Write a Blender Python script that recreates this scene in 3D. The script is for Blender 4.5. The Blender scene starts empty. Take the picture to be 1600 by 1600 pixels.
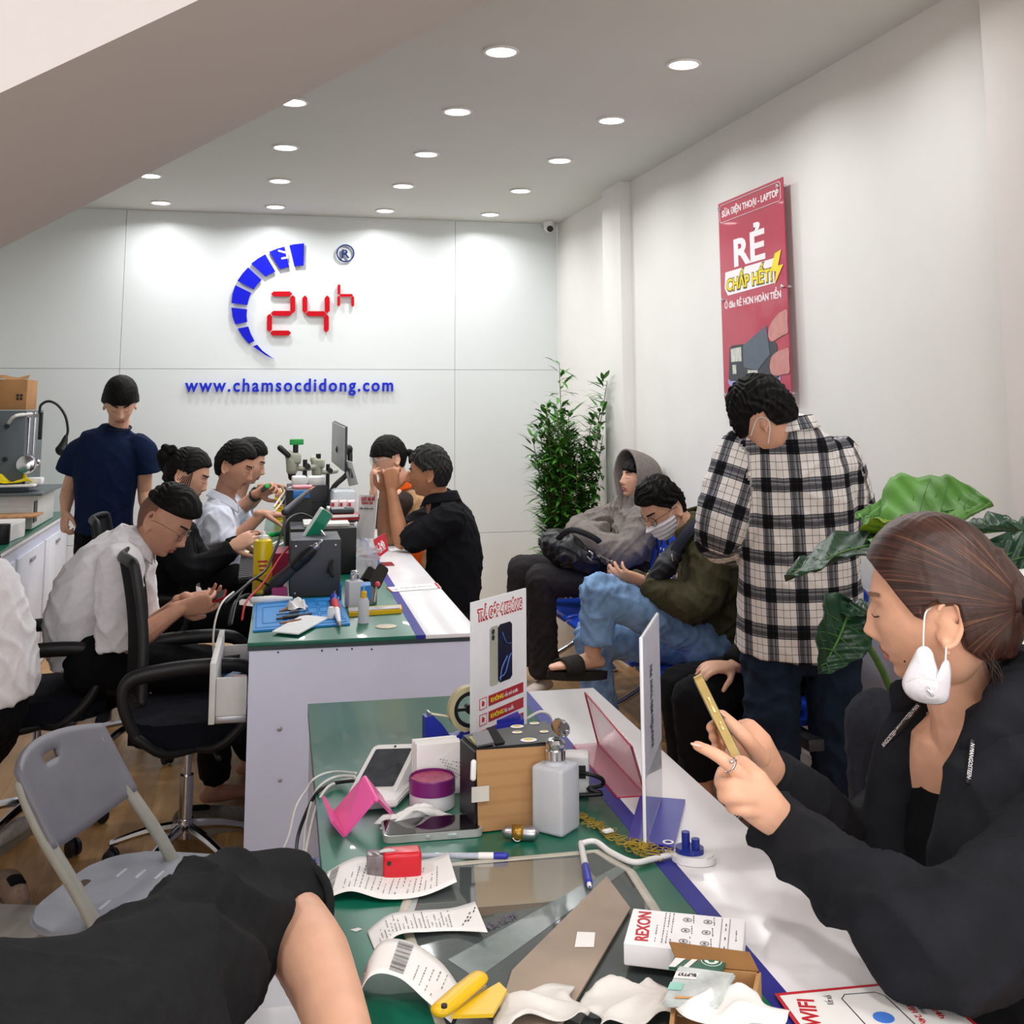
import bpy, bmesh, math, random
import numpy as np
from mathutils import Vector, Matrix
random.seed(7); rng = np.random.RandomState(7)
PI = math.pi
sc = bpy.context.scene
C = sc.collection

# ---------------------------------------------------------------- camera
CAMZ = 1.55
F_PX, YAW, PIT, ROLL, CY = 1748.5, .2342, .1467, -.0044, 374.6
_f = Vector((math.sin(YAW)*math.cos(PIT), math.cos(YAW)*math.cos(PIT), math.sin(PIT)))
_r0 = Vector((math.cos(YAW), -math.sin(YAW), 0)); _u0 = _r0.cross(_f)
_r = _r0*math.cos(ROLL)+_u0*math.sin(ROLL); _u = -_r0*math.sin(ROLL)+_u0*math.cos(ROLL)
camd = bpy.data.cameras.new('camera'); cam = bpy.data.objects.new('camera', camd); C.objects.link(cam)
camd.sensor_width = 36; camd.lens = F_PX*36/1600; camd.shift_y = -(800-CY)/1600
camd.clip_start = .05; camd.clip_end = 60
M = Matrix((( _r.x,_u.x,-_f.x,0),(_r.y,_u.y,-_f.y,0),(_r.z,_u.z,-_f.z,CAMZ),(0,0,0,1)))
cam.matrix_world = M
sc.camera = cam
sc.view_settings.view_transform = 'Standard'; sc.view_settings.look = 'None'
sc.view_settings.gamma = 1; sc.view_settings.use_curve_mapping = False
sc.view_settings.exposure = EXPOSURE = 0.14
# ---------------------------------------------------------------- world: daylight of the street through the open shop front
w = bpy.data.worlds.new('world'); sc.world = w; w.use_nodes = True
w.node_tree.nodes['Background'].inputs[0].default_value = (.93,.96,1,1)
w.node_tree.nodes['Background'].inputs[1].default_value = 1.15
def area(name, loc, rot, sx, sy, power, col):
    d = bpy.data.lights.new(name, 'AREA'); d.shape='RECTANGLE'; d.size=sx; d.size_y=sy; d.energy=power; d.color=col
    o = bpy.data.objects.new(name, d); C.objects.link(o); o.location=loc; o.rotation_euler=rot; return o
area('daylight', (.2,-2.3,1.5), (PI/2,0,0), 4.0, 2.4, 60, (1,.99,.985))

# ---------------------------------------------------------------- pixel <-> place helpers
def ray(px, py): return _f + _r*((px-800)/F_PX) + _u*((CY-py)/F_PX)
O0 = Vector((0,0,CAMZ))
def T(px, py, z=.85): d = ray(px,py); return O0 + d*((z-CAMZ)/d.z)
def P(px, py, Y): d = ray(px,py); return O0 + d*(Y/d.y)
def PX(px, py, X): d = ray(px,py); return O0 + d*(X/d.x)
def mpp(p): return (Vector(p)-O0).dot(_f)/F_PX          # metres per photo pixel at a point
V = Vector
def drape(px,py,off=.003):
    'point where the sight line meets what is already built, lifted off it'
    bpy.context.view_layer.update(); h,l,n,i,o,m=sc.ray_cast(bpy.context.evaluated_depsgraph_get(),O0,ray(px,py).normalized()); return l-ray(px,py).normalized()*off
# ---------------------------------------------------------------- materials
def lin(h):
    if not isinstance(h, str): return (*h, 1)
    h = h.lstrip('#'); o=[]
    for i in (0,2,4):
        c = int(h[i:i+2],16)/255; o.append(c/12.92 if c<=.04045 else ((c+.055)/1.055)**2.4)
    return (*o,1)
_m = {}
def mat(name, col='#808080', rough=.5, metal=0, noise=0, nscale=30, bump=0, bscale=200, alpha=1, trans=0, ior=1.45, coat=0, emit=None, es=1, stretch=None, sss=0, spec=.5, col2=None):
    if name in _m: return _m[name]
    m = bpy.data.materials.new(name); _m[name]=m; m.use_nodes=True
    nt=m.node_tree; b=nt.nodes['Principled BSDF']; I=b.inputs
    I['Base Color'].default_value=lin(col); I['Roughness'].default_value=rough; I['Metallic'].default_value=metal
    I['Alpha'].default_value=alpha; I['Transmission Weight'].default_value=trans; I['IOR'].default_value=ior
    I['Coat Weight'].default_value=coat; I['Specular IOR Level'].default_value=spec
    if sss: I['Subsurface Weight'].default_value=sss; I['Subsurface Radius'].default_value=(.02,.008,.004); I['Subsurface Scale'].default_value=.5
    if emit: I['Emission Color'].default_value=lin(emit); I['Emission Strength'].default_value=es
    if noise or bump:
        tc=nt.nodes.new('ShaderNodeTexCoord'); src=tc.outputs['Object']
        if stretch:
            mp=nt.nodes.new('ShaderNodeMapping'); mp.inputs['Scale'].default_value=stretch; nt.links.new(src,mp.inputs[0]); src=mp.outputs[0]
    if noise:
        n=nt.nodes.new('ShaderNodeTexNoise'); n.inputs['Scale'].default_value=nscale; n.inputs['Detail'].default_value=5
        nt.links.new(src,n.inputs['Vector'])
        mx=nt.nodes.new('ShaderNodeMix'); mx.data_type='RGBA'
        c=lin(col); 
        if col2: mx.inputs[6].default_value=c; mx.inputs[7].default_value=lin(col2)
        else:
            mx.inputs[6].default_value=tuple(v*(1-noise) for v in c[:3])+(1,); mx.inputs[7].default_value=tuple(min(1,v*(1+noise)) for v in c[:3])+(1,)
        rp=nt.nodes.new('ShaderNodeMapRange'); rp.inputs[1].default_value=.35; rp.inputs[2].default_value=.65
        nt.links.new(n.outputs[0],rp.inputs[0]); nt.links.new(rp.outputs[0],mx.inputs[0]); nt.links.new(mx.outputs[2],I['Base Color'])
    if bump:
        n2=nt.nodes.new('ShaderNodeTexNoise'); n2.inputs['Scale'].default_value=bscale; n2.inputs['Detail'].default_value=3
        nt.links.new(src,n2.inputs['Vector'])
        bp=nt.nodes.new('ShaderNodeBump'); bp.inputs['Strength'].default_value=bump; bp.inputs['Distance'].default_value=.002
        nt.links.new(n2.outputs[0],bp.inputs['Height']); nt.links.new(bp.outputs[0],I['Normal'])
    return m
def fabric(name, col, **k): return mat(name, col, rough=.92, noise=k.pop('noise',.12), nscale=k.pop('nscale',60), bump=.35, bscale=900, spec=.2, **k)
def plastic(name, col, rough=.35, **k): return mat(name, col, rough=rough, noise=.05, nscale=12, **k)
M_chrome = mat('chrome', '#d8d8dc', .12, 1, noise=.05)
M_steel = mat('steel', '#b8b8bc', .35, 1, noise=.05)
M_white = plastic('white_plastic', '#eceaea', .4)
M_black = plastic('black_plastic', '#17171a', .45)
M_darkgrey = plastic('dark_grey_plastic', '#3a3b40', .5)
M_blue = plastic('royal_blue_plastic', '#2b33a8', .35)
M_glass = mat('clear_glass', '#f4fbff', .03, trans=1, ior=1.45)
M_screen = mat('phone_glass', '#0c0d10', .05, coat=.5)
M_paper = mat('paper', '#eeebea', .8, noise=.03, nscale=8)
M_ink = mat('black_ink', '#2b2a2e', .7)
M_inkgrey = mat('grey_ink', '#6d6a70', .7)
M_inkred = mat('red_ink', '#c0202e', .6)
M_inkwhite = mat('white_ink', '#f2eef0', .6)
M_yellow = plastic('yellow_plastic', '#e8c81e', .4)
M_card = mat('cardboard', '#a97c50', .85, noise=.12, nscale=6, bump=.3, bscale=60)
# ---------------------------------------------------------------- mesh building
def rotz(a): return Matrix.Rotation(a,4,'Z')
def basis(x, y, z, o=(0,0,0)):
    x,y,z,o=V(x),V(y),V(z),V(o)
    return Matrix(((x.x,y.x,z.x,o.x),(x.y,y.y,z.y,o.y),(x.z,y.z,z.z,o.z),(0,0,0,1)))
def frame(o, z, x=(1,0,0)):
    z=V(z).normalized(); x=V(x); x=(x-z*x.dot(z)).normalized(); return basis(x,z.cross(x),z,o)
def box(bm, c, s, M=None, bev=0, seg=2):
    r=bmesh.ops.create_cube(bm,size=1,matrix=(M or Matrix())@Matrix.Translation(c)@Matrix.Diagonal((*s,1)))
    if bev:
        vs=r['verts']; es=list({e for v in vs for e in v.link_edges})
        bmesh.ops.bevel(bm,geom=es,offset=bev,segments=seg,affect='EDGES',profile=.5)
    return bm
def cyl(bm, c, r, h, M=None, r2=None, n=24, bev=0):
    "stands on c"
    q=bmesh.ops.create_cone(bm,cap_ends=True,segments=n,radius1=r,radius2=r if r2 is None else r2,depth=h,matrix=(M or Matrix())@Matrix.Translation(V(c)+V((0,0,h/2))))
    if bev:
        es=list({e for v in q['verts'] for e in v.link_edges if len([f for f in e.link_faces if len(f.verts)>4])})
        bmesh.ops.bevel(bm,geom=es,offset=bev,segments=2,affect='EDGES',profile=.5)
    return bm
def lathe(bm, prof, M=None, n=28):
    M=M or Matrix(); rows=[]
    for r,z in prof:
        rows.append([bm.verts.new(M@V((r*math.cos(2*PI*i/n),r*math.sin(2*PI*i/n),z))) for i in range(n)] if r>1e-6 else [bm.verts.new(M@V((0,0,z)))])
    for a,b in zip(rows,rows[1:]):
        for i in range(n):
            j=(i+1)%n
            if len(a)==1 and len(b)==1: continue
            if len(a)==1: bm.faces.new((a[0],b[j],b[i]))
            elif len(b)==1: bm.faces.new((a[i],a[j],b[0]))
            else: bm.faces.new((a[i],a[j],b[j],b[i]))
    return bm
def prism(bm, pts, h, M=None):
    "polygon in local xy, from z 0 to h"
    M=M or Matrix()
    a=[bm.verts.new(M@V((x,y,0))) for x,y in pts]; b=[bm.verts.new(M@V((x,y,h))) for x,y in pts]
    bm.faces.new(a[::-1]); bm.faces.new(b)
    for i in range(len(a)):
        j=(i+1)%len(a); bm.faces.new((a[i],a[j],b[j],b[i]))
    return bm
def rrect(w, h, r, n=5, cx=0, cy=0):
    o=[]
    for k,(sx,sy) in enumerate(((1,1),(-1,1),(-1,-1),(1,-1))):
        for i in range(n+1):
            a=PI/2*k+PI/2*i/n; o.append((cx+sx*(w/2-r)+r*math.cos(a), cy+sy*(h/2-r)+r*math.sin(a)))
    return o
def cat(pts, rad, sub=5):
    "Catmull-Rom through points with radii"
    P_=[V(p) for p in pts]; n=len(P_); R_=[np.atleast_1d(np.array(r,float)) for r in rad]
    if n==2: sub=max(2,sub//2)
    op,orr=[],[]
    for i in range(n-1):
        p0,p1,p2,p3=P_[max(i-1,0)],P_[i],P_[i+1],P_[min(i+2,n-1)]
        for k in range(sub):
            t=k/sub
            op.append(.5*((2*p1)+(p2-p0)*t+(2*p0-5*p1+4*p2-p3)*t*t+(3*p1-p0-3*p2+p3)*t**3))
            s=t; orr.append(R_[i]*(1-s)+R_[i+1]*s)
    op.append(P_[-1]); orr.append(R_[-1]); return op,orr
def tube(bm, pts, rad, up=None, n=12, sub=4, caps=True, sq=0, end=True):
    "closed tapered tube; rad scalars or (across, along-up) pairs; hemispherical ends"
    if not isinstance(rad,(list,tuple)): rad=[rad]*len(pts)
    pp,rr=cat(pts,rad,sub) if sub>1 else ([V(p) for p in pts],[np.atleast_1d(np.array(r,float)) for r in rad])
    N=len(pp); tn=[]
    for i in range(N):
        t=pp[min(i+1,N-1)]-pp[max(i-1,0)]; tn.append(t.normalized() if t.length>1e-9 else V((0,0,1)))
    ref=V(up) if up is not None else (V((0,0,1)) if abs(tn[0].z)<.9 else V((0,1,0)))
    rings=[]; y=None
    for i in range(N):
        t=tn[i]
        if up is not None or y is None: yy=ref-t*ref.dot(t); 
        else: yy=y-t*y.dot(t)
        if yy.length<1e-4: yy=V((1,0,0))-t*t.x
        y=yy.normalized(); x=y.cross(t)
        a=rr[i][0]; b=rr[i][-1]; rings.append((pp[i],x*a,y*b,t*((a+b)/2)))
    out=[]
    if caps:
        p,x,y_,t=rings[0]
        for k in (.95,.7,.35): s=math.sqrt(1-k*k); out.append((p-t*k,x*s,y_*s))
    out+= [(p,x,y_) for p,x,y_,t in rings]
    if caps:
        p,x,y_,t=rings[-1]
        for k in ((.35,.7,.95) if end else (.08,)): s=math.sqrt(1-k*k); out.append((p+t*k,x*s,y_*s))
    loft(bm,out,n,sq)
    return bm
def loft(bm, rings, n=16, sq=0):
    rows=[]
    for p,x,y in rings:
        row=[]
        for i in range(n):
            a=2*PI*i/n; c,s=math.cos(a),math.sin(a)
            if sq: e=1-sq; c=math.copysign(abs(c)**e,c); s=math.copysign(abs(s)**e,s)
            row.append(bm.verts.new(p+x*c+y*s))
        rows.append(row)
    for a,b in zip(rows,rows[1:]):
        for i in range(n):
            j=(i+1)%n; bm.faces.new((a[i],a[j],b[j],b[i]))
    bm.faces.new(rows[0][::-1]); bm.faces.new(rows[-1])
    return bm
def grid(bm, f, nu, nv, M=None):
    M=M or Matrix()
    g=[[bm.verts.new(M@V(f(i/nu,j/nv))) for j in range(nv+1)] for i in range(nu+1)]
    for i in range(nu):
        for j in range(nv): bm.faces.new((g[i][j],g[i+1][j],g[i+1][j+1],g[i][j+1]))
    return bm
def solid(bm, t):
    "give an open sheet thickness t"
    bm.normal_update(); r=bmesh.ops.solidify(bm,geom=bm.faces[:],thickness=t); return bm
# ---------------------------------------------------------------- objects
def tag(o, label=None, cat_=None, group=None, kind=None):
    if label: o['label']=label
    if cat_: o['category']=cat_
    if group: o['group']=group
    if kind: o['kind']=kind
    return o
def mobj(name, me, m, parent=None, smooth=True, loc=None, rz=None):
    o=bpy.data.objects.new(name, me); C.objects.link(o)
    for x in (m if isinstance(m,(list,tuple)) else [m]):
        if x: me.materials.append(x)
    if smooth is True: me.shade_smooth()
    elif smooth:
        me.shade_smooth(); 
        try: me.set_sharp_from_angle(angle=smooth)
        except Exception: pass
    if parent: o.parent=parent
    if loc is not None: o.location=loc
    if rz is not None: o.rotation_euler=(0,0,rz)
    return o
def obj(name, bm, m, parent=None, smooth=.6, loc=None, rz=None):
    bmesh.ops.recalc_face_normals(bm,faces=bm.faces)
    if parent is not None and '_org' in parent: bmesh.ops.translate(bm,verts=bm.verts,vec=-V(parent['_org']))
    me=bpy.data.meshes.new(name); bm.to_mesh(me); bm.free()
    o=mobj(name,me,m,parent,smooth,loc,rz)
    if parent is not None and '_org' in parent: o['_org']=list(parent['_org'])
    return o
def thing(name, label, cat_, loc=(0,0,0), rz=0, group=None, world=False):
    "Empty at the base of a thing; world=True: its parts are given in room coordinates"
    o=bpy.data.objects.new(name,None); C.objects.link(o); o.location=loc; o.rotation_euler=(0,0,rz); o.empty_display_size=.05
    tag(o,label,cat_,group)
    if world: o['_org']=list(loc)
    return o
def B(): return bmesh.new()
def struct(name, bm, m, smooth=.6): o=obj(name,bm,m,None,smooth); o['kind']='structure'; return o
def text(name, s, size, m, Mx, parent=None, ext=.0006, bold=0, align='LEFT', sx=1, sp=1, shear=0, local=False):
    cu=bpy.data.curves.new(name,'FONT'); cu.body=s; cu.size=size; cu.extrude=ext; cu.offset=bold; cu.align_x=align; cu.space_character=sp; cu.shear=shear
    cu.resolution_u=3
    o=bpy.data.objects.new('tmp',cu); C.objects.link(o)
    dg=bpy.context.evaluated_depsgraph_get(); me=bpy.data.meshes.new_from_object(o.evaluated_get(dg)); bpy.data.objects.remove(o); 
    M_=Mx@Matrix.Diagonal((sx,1,1,1))
    if parent is not None and '_org' in parent and not local: M_=Matrix.Translation(-V(parent['_org']))@M_
    me.transform(M_)
    if name is None: return me
    me.materials.clear()
    return mobj(name,me,m,parent,False)
# ================================================================ THE SETTING
XL,XR,YB,YF,ZC = -1.95,2.35,8.33,-2.4,2.95
# floor: wood planks
def wood_floor():
    m=bpy.data.materials.new('wood_plank_floor'); m.use_nodes=True; nt=m.node_tree; L=nt.links.new; b=nt.nodes['Principled BSDF']
    tc=nt.nodes.new('ShaderNodeTexCoord')
    mp=nt.nodes.new('ShaderNodeMapping'); mp.inputs['Rotation'].default_value=(0,0,PI/2); L(tc.outputs['Object'],mp.inputs[0])
    br=nt.nodes.new('ShaderNodeTexBrick'); br.inputs['Scale'].default_value=1; br.inputs['Brick Width'].default_value=1.2; br.inputs['Row Height'].default_value=.15
    br.inputs['Mortar Size'].default_value=.0012; br.inputs['Color1'].default_value=lin('#c1935a'); br.inputs['Color2'].default_value=lin('#a87a45'); br.inputs['Mortar'].default_value=lin('#6b4a2a')
    L(mp.outputs[0],br.inputs['Vector'])
    mp2=nt.nodes.new('ShaderNodeMapping'); mp2.inputs['Scale'].default_value=(1,.12,1); L(tc.outputs['Object'],mp2.inputs[0])
    n=nt.nodes.new('ShaderNodeTexNoise'); n.inputs['Scale'].default_value=22; n.inputs['Detail'].default_value=8; n.inputs['Distortion'].default_value=1.2; L(mp2.outputs[0],n.inputs['Vector'])
    cr=nt.nodes.new('ShaderNodeValToRGB'); cr.color_ramp.elements[0].position=.3; cr.color_ramp.elements[1].position=.7
    cr.color_ramp.elements[0].color=lin('#8a6238'); cr.color_ramp.elements[1].color=lin('#d2a368'); L(n.outputs[0],cr.inputs[0])
    mx=nt.nodes.new('ShaderNodeMix'); mx.data_type='RGBA'; mx.inputs[0].default_value=.45; L(br.outputs[0],mx.inputs[6]); L(cr.outputs[0],mx.inputs[7]); L(mx.outputs[2],b.inputs['Base Color'])
    b.inputs['Roughness'].default_value=.35
    return m
def slab(name,c,s,m): return struct(name, box(B(),c,s), m)
M_floor=wood_floor()
M_wallR=mat('painted_wall','#e9e7e3',.7,noise=.015,nscale=3,bump=.05,bscale=120)
M_wallB=mat('white_wall_panels','#dfe4e4',.28,noise=.01,nscale=2)
M_ceil=mat('ceiling_paint','#d6d8d4',.75,noise=.01,nscale=2)
slab('floor',((XL+XR)/2,(YB+YF)/2,-.05),(XR-XL+.3,YB-YF+.3,.1),M_floor)
slab('wall_right',(XR+.05,(YB+YF)/2,ZC/2),(.1,YB-YF,ZC),M_wallR)
slab('wall_left',(XL-.05,(YB+YF)/2,ZC/2),(.1,YB-YF,ZC),M_wallR)
slab('ceiling',((XL+XR)/2,(YB+YF)/2,ZC+.05),(XR-XL+.3,YB-YF+.3,.1),M_ceil)
# back wall of panels with joints
bw=B()
xs=[XL,-.85,1.542,XR]; zs=[0,.617,1.815,ZC]
g=.0025
for i in range(3):
    for j in range(3):
        x0,x1,z0,z1=xs[i],xs[i+1],zs[j],zs[j+1]
        box(bw,((x0+x1)/2,YB+.01,(z0+z1)/2),(x1-x0-g,.02,z1-z0-g))
wb=struct('wall_back',bw,M_wallB)
slab('wall_backing',((XL+XR)/2,YB+.045,ZC/2),(XR-XL,.04,ZC),mat('joint_grey','#8f9494',.9,noise=.02))  # grey core board, seen as the dark joints between the panels
bpy.data.objects['wall_backing'].name='wall_back_core'
# columns on the right wall
slab('trim_1',(XR-.035,6.80,ZC/2),(.07,.36,ZC),M_wallR)
slab('trim_2',(XR-.03,2.87,ZC/2),(.06,.34,ZC),mat('column_paint','#e6e0dc',.7,noise=.02,nscale=3))
slab('trim_3',(XR-.06,2.45,ZC/2),(.12,.30,ZC),mat('column_paint_warm','#dfd0c4',.7,noise=.02,nscale=3))
# front header + shop-front frame behind the camera (open to the street)
slab('wall_front',((XL+XR)/2,YF-.05,ZC-.15),(XR-XL,.1,.3),M_wallR)
slab('baseboard_right',(XR-.006,(YB+YF)/2,.05),(.012,YB-YF,.1),M_wallR)
# stair flight crossing overhead
def stair():
    a,b=1.64,2.54; tan=.6
    # outline in XZ at the underside:  Z = c + tan*X
    c=2.19
    bm=B()
    x0,x1=XL,(ZC-c)/tan
    pts=[(x0,c+tan*x0),(x1,ZC),(x0,ZC)]
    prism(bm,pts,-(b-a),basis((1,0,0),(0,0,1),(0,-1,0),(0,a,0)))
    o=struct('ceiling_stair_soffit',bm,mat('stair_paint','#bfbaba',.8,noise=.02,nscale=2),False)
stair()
# ---------------------------------------------------------------- downlights
lamp_m=mat('lamp_glow','#ffffff',emit='#fffaf0',es=9)
def downlight(x,y,on=True):
    t=thing('ceiling_downlight',None,'ceiling light',(x,y,ZC))
    lathe_b=lathe(B(),[(.058,-.001),(.072,-.001),(.074,-.006),(.070,-.010),(.060,-.010),(.058,-.004)])
    obj('rim',lathe_b,M_white,t)
    d=B(); cyl(d,(0,0,-.006),.0585,.0055); obj('diffuser',d,lamp_m,t)
    l=bpy.data.lights.new('downlight_lamp','AREA'); l.shape='DISK'; l.size=.11; l.energy=DL; l.spread=2.75; l.color=(.985,.99,1)
    lo=bpy.data.objects.new('lamp',l); C.objects.link(lo); lo.parent=t; lo.location=(0,0,-.013)
    return t
DL=5.2
rows=[7.972,7.028,6.084,5.14,4.197,3.25]
colx=[-.593,.184,.960,1.737]
side=['leftmost','left-middle one','right-middle one','rightmost']
rn=['the row nearest the logo wall','the second row from the wall','the third row from the wall','the fourth row from the wall','the fifth row from the wall','']
for j,y in enumerate(rows):
    for i,x in enumerate(colx):
        if y<3.6 and i<3: continue
        if y<4.3 and i<2: continue
        if y<6.2 and i<1: continue
        t=downlight(x,y)
        t['label']=('round recessed ceiling light, '+side[i]+' in '+rn[j]) if j<5 else 'round white recessed ceiling light above the leafy plant, overhead of the photo'
        t['group']='recessed downlights in the ceiling'
for x,y in ((1.5,.6),(.2,.3),(-1.3,1.2)):
    l=bpy.data.lights.new('front_lamp','AREA'); l.shape='DISK'; l.size=.3; l.energy=14; l.color=(1,.98,.96)
    lo=bpy.data.objects.new('front_ceiling_lamp',l); C.objects.link(lo); lo.location=(x,y,ZC-.02)
# ---------------------------------------------------------------- counters
M_lam=mat('laminate','#d9ddf4',.45,noise=.03,nscale=4)
M_lamside=mat('laminate_side','#a5a6b2',.5,noise=.03,nscale=4)
M_green=mat('green_mat','#0c6650',.30,noise=.1,nscale=5,coat=.15)
M_purple=mat('blue_edge_strip','#2a2b8c',.5,noise=.05,nscale=6,spec=.25)
M_ledge=mat('white_marble_laminate','#ece9ec',.22,noise=.04,nscale=3)
def counter(name,label,M0,L,w=.703,stripe=(.505,.535),near=True):
    "local: x across to customer side, y along, top at z .85"
    t=thing(name,label,'counter',M0.translation.xyz.to_tuple()[:2]+(0,),M0.to_euler().z)
    h=.85
    b=B(); box(b,(w/2,L/2,(h-.012)/2+.02),(w-.01,L-.01,h-.052)); box(b,(w/2,L/2,.02),(w-.08,L-.08,.04)); obj('cabinet',b,M_lam,t)
    b=B(); box(b,(stripe[0]/2,L/2,h-.006),(stripe[0],L,.012),bev=.001); o=obj('green_worktop',b,M_green,t)
    b=B(); box(b,((stripe[0]+stripe[1])/2,L/2,h-.006),(stripe[1]-stripe[0],L,.012)); obj('edge_strip',b,M_purple,t)
    b=B(); box(b,((stripe[1]+w)/2,L/2,h-.006),(w-stripe[1],L,.012),bev=.001); obj('ledge',b,M_ledge,t)
    b=B(); box(b,(w/2,L/2,h-.018),(w,L,.012)); obj('top_rim',b,mat('dark_rim','#2d3a3c',.5,noise=.1),t)
    return t
ang=-.033
Mmid=Matrix.Translation((.035,3.575,0))@rotz(ang)
mid=counter('service_counter','long white counter with green worktop and white customer ledge, the technicians sit along it',Mmid,3.8)
# screw heads, scuffs on the end panel
b=B()
for x,z in ((.22,.837),(.265,.838),(.31,.838),(.09,.838),(.37,.834)):
    b=B(); cyl(b,(0,0,0),.0028,.002,Matrix.Translation((x,.004,z-.02))@Matrix.Rotation(PI/2,4,'X'),n=10); obj('screw_hole',b,M_ink,mid)
b=B(); cyl(b,(0,0,0),.008,.003,Matrix.Translation((.10,.004,.60))@Matrix.Rotation(PI/2,4,'X'),n=20,bev=.001)
obj('screw_cap',b,M_steel,mid)
b=B(); cyl(b,(0,0,0),.006,.003,Matrix.Translation((.105,.004,.455))@Matrix.Rotation(PI/2,4,'X'),n=20,bev=.001)
obj('screw_cap',b,M_steel,mid)
# front counter runs from y=2.83 toward the camera
Mfr=Matrix.Translation((.171-.033*1.9,2.83-1.9,0))@rotz(ang)
front=counter('display_counter','near white counter with green top, inset glass display and white ledge before the masked woman',Mfr,1.9)
def wm(M,x,y,z): return M@V((x,y,z))
# left counter
lc=thing('workbench_counter','low white counter with green top along the left wall, behind the office chairs','counter',(-1.945,5.0,0))
b=B(); box(b,(.40,1.4,.41),(.785,3.7,.80)); obj('cabinet',b,M_lam,lc)
b=B(); box(b,(.405,1.4,.843),(.81,3.74,.014),bev=.002); obj('green_worktop',b,M_green,lc)
b=B(); box(b,(.405,1.4,.828),(.81,3.75,.016)); obj('top_rim',b,M_white,lc)
for k in range(4):
    b=B(); box(b,(.80,.2+k*.9,.42),(.012,.84,.66),bev=.003); d=obj('door',b,mat('worn_white_panel','#dcdee8',.5,noise=.10,nscale=3),lc)
    b=B(); box(b,(.812,.2+k*.9,.70),(.012,.14,.02),bev=.004); obj('door_handle',b,M_steel,d)
# ================================================================ FIGURE TOOLKIT
def np_co(me):
    a=np.empty(len(me.vertices)*3,np.float32); me.vertices.foreach_get('co',a); return a.reshape(-1,3).astype(float)
def np_no(me):
    a=np.empty(len(me.vertices)*3,np.float32); me.vertices.foreach_get('normal',a); return a.reshape(-1,3).astype(float)
def set_co(me,co): me.vertices.foreach_set('co',co.astype(np.float32).ravel()); me.update()
def fuse(bm, vox, sm=4, fold=0, fs=.09, seed=0):
    "union of overlapping closed shapes -> one continuous smooth surface, optional cloth folds"
    bmesh.ops.recalc_face_normals(bm,faces=bm.faces)
    me=bpy.data.meshes.new('t'); bm.to_mesh(me); bm.free()
    o=bpy.data.objects.new('t',me); C.objects.link(o)
    r=o.modifiers.new('r','REMESH'); r.mode='VOXEL'; r.voxel_size=vox
    if sm: s=o.modifiers.new('s','SMOOTH'); s.factor=.5; s.iterations=sm
    dg=bpy.context.evaluated_depsgraph_get(); out=bpy.data.meshes.new_from_object(o.evaluated_get(dg))
    bpy.data.objects.remove(o); bpy.data.meshes.remove(me)
    if fold:
        co=np_co(out); no=np_no(out); set_co(out,co+no*(folds(co,fs,seed)*fold)[:,None])
    return out
def folds(co, s, seed=0):
    w=co*(2*PI/s)+seed*1.7; x,y,z=w[:,0],w[:,1],w[:,2]
    wx=x+1.6*np.sin(.43*y+.31*z+seed)+.9*np.sin(.9*z-.5*x); wz=z+1.9*np.sin(.37*x-.45*y+2)+.8*np.sin(1.1*y)
    a=np.sin(.55*wx+.8*wz+.5*y); b=np.sin(1.1*wx-.45*wz+.9*y+1.3); c=np.sin(.35*wz-.6*wx+1.6*y)
    r=(1-np.abs(a))**1.5*1.1+(1-np.abs(b))**2*.7+.45*c
    m=.5+.5*np.sin(.21*x+.17*y-.25*z+seed)
    return (r-.75)*(.45+.55*m)
# ---- head ---------------------------------------------------------------
def ico(n):
    bm=B(); bmesh.ops.create_icosphere(bm,subdivisions=n,radius=1)
    v=np.array([q.co[:] for q in bm.verts]); f=[[q.index for q in fc.verts] for fc in bm.faces]; bm.free(); return v/np.linalg.norm(v,axis=1)[:,None],f
ICO5=ico(6); ICO6=ico(7)
_v8,_f8=ico(8); _k8=_v8[:,1]>.0; ICO8=(_v8,np.array(_f8))
def ss(x,a,b): t=np.clip((x-a)/(b-a),0,1); return t*t*(3-2*t)
def headshape(d, jaw=1.0, nose=1.0):
    x=d[:,0]*.0765; y=d[:,1]*.097; z=d[:,2]*.118; y=y.copy()
    fr=ss(d[:,1],-.15,.35); t=np.clip(-z/.118,0,1)
    x=x*(1-(.30*jaw)*t**1.7*fr)*(1-.18*t*(1-fr))
    y=y+fr*.036*t**2.2*np.clip(d[:,1]*2.2,0,1)
    y=np.where(d[:,1]<0, y*(1-.38*t**1.1), y)
    # temples
    x=x*(1-.05*np.exp(-((z-.02)/.03)**2)*fr)
    ax=np.abs(x); g=lambda a,s: np.exp(-(a/s)**2)
    F=ss(d[:,1],.25,.6)
    dy=.020*nose*g(z+.034,.013)*g(x,.0125)+.013*nose*g(z+.012,.022)*g(x,.009)+.007*g(ax-.013,.007)*g(z+.039,.008)
    dy+= -.010*g(ax-.031,.015)*g(z-.004,.011)+.004*g(ax-.03,.02)*g(z-.024,.008)-.003*g(x,.012)*g(z-.012,.01)
    dy+= .0055*g(ax-.031,.012)*g(z-.0,.0075)
    dy+= .006*g(x,.021)*g(z+.060,.006)+.006*g(x,.019)*g(z+.072,.006)-.0025*g(x,.03)*g(z+.066,.002)
    dy+= -.004*g(x,.03)*g(z+.083,.006)+.006*g(x,.02)*g(z+.101,.013)
    dy+= .003*g(ax-.04,.016)*g(z+.022,.016)
    return np.stack([x,y+dy*F,z],1)
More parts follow.
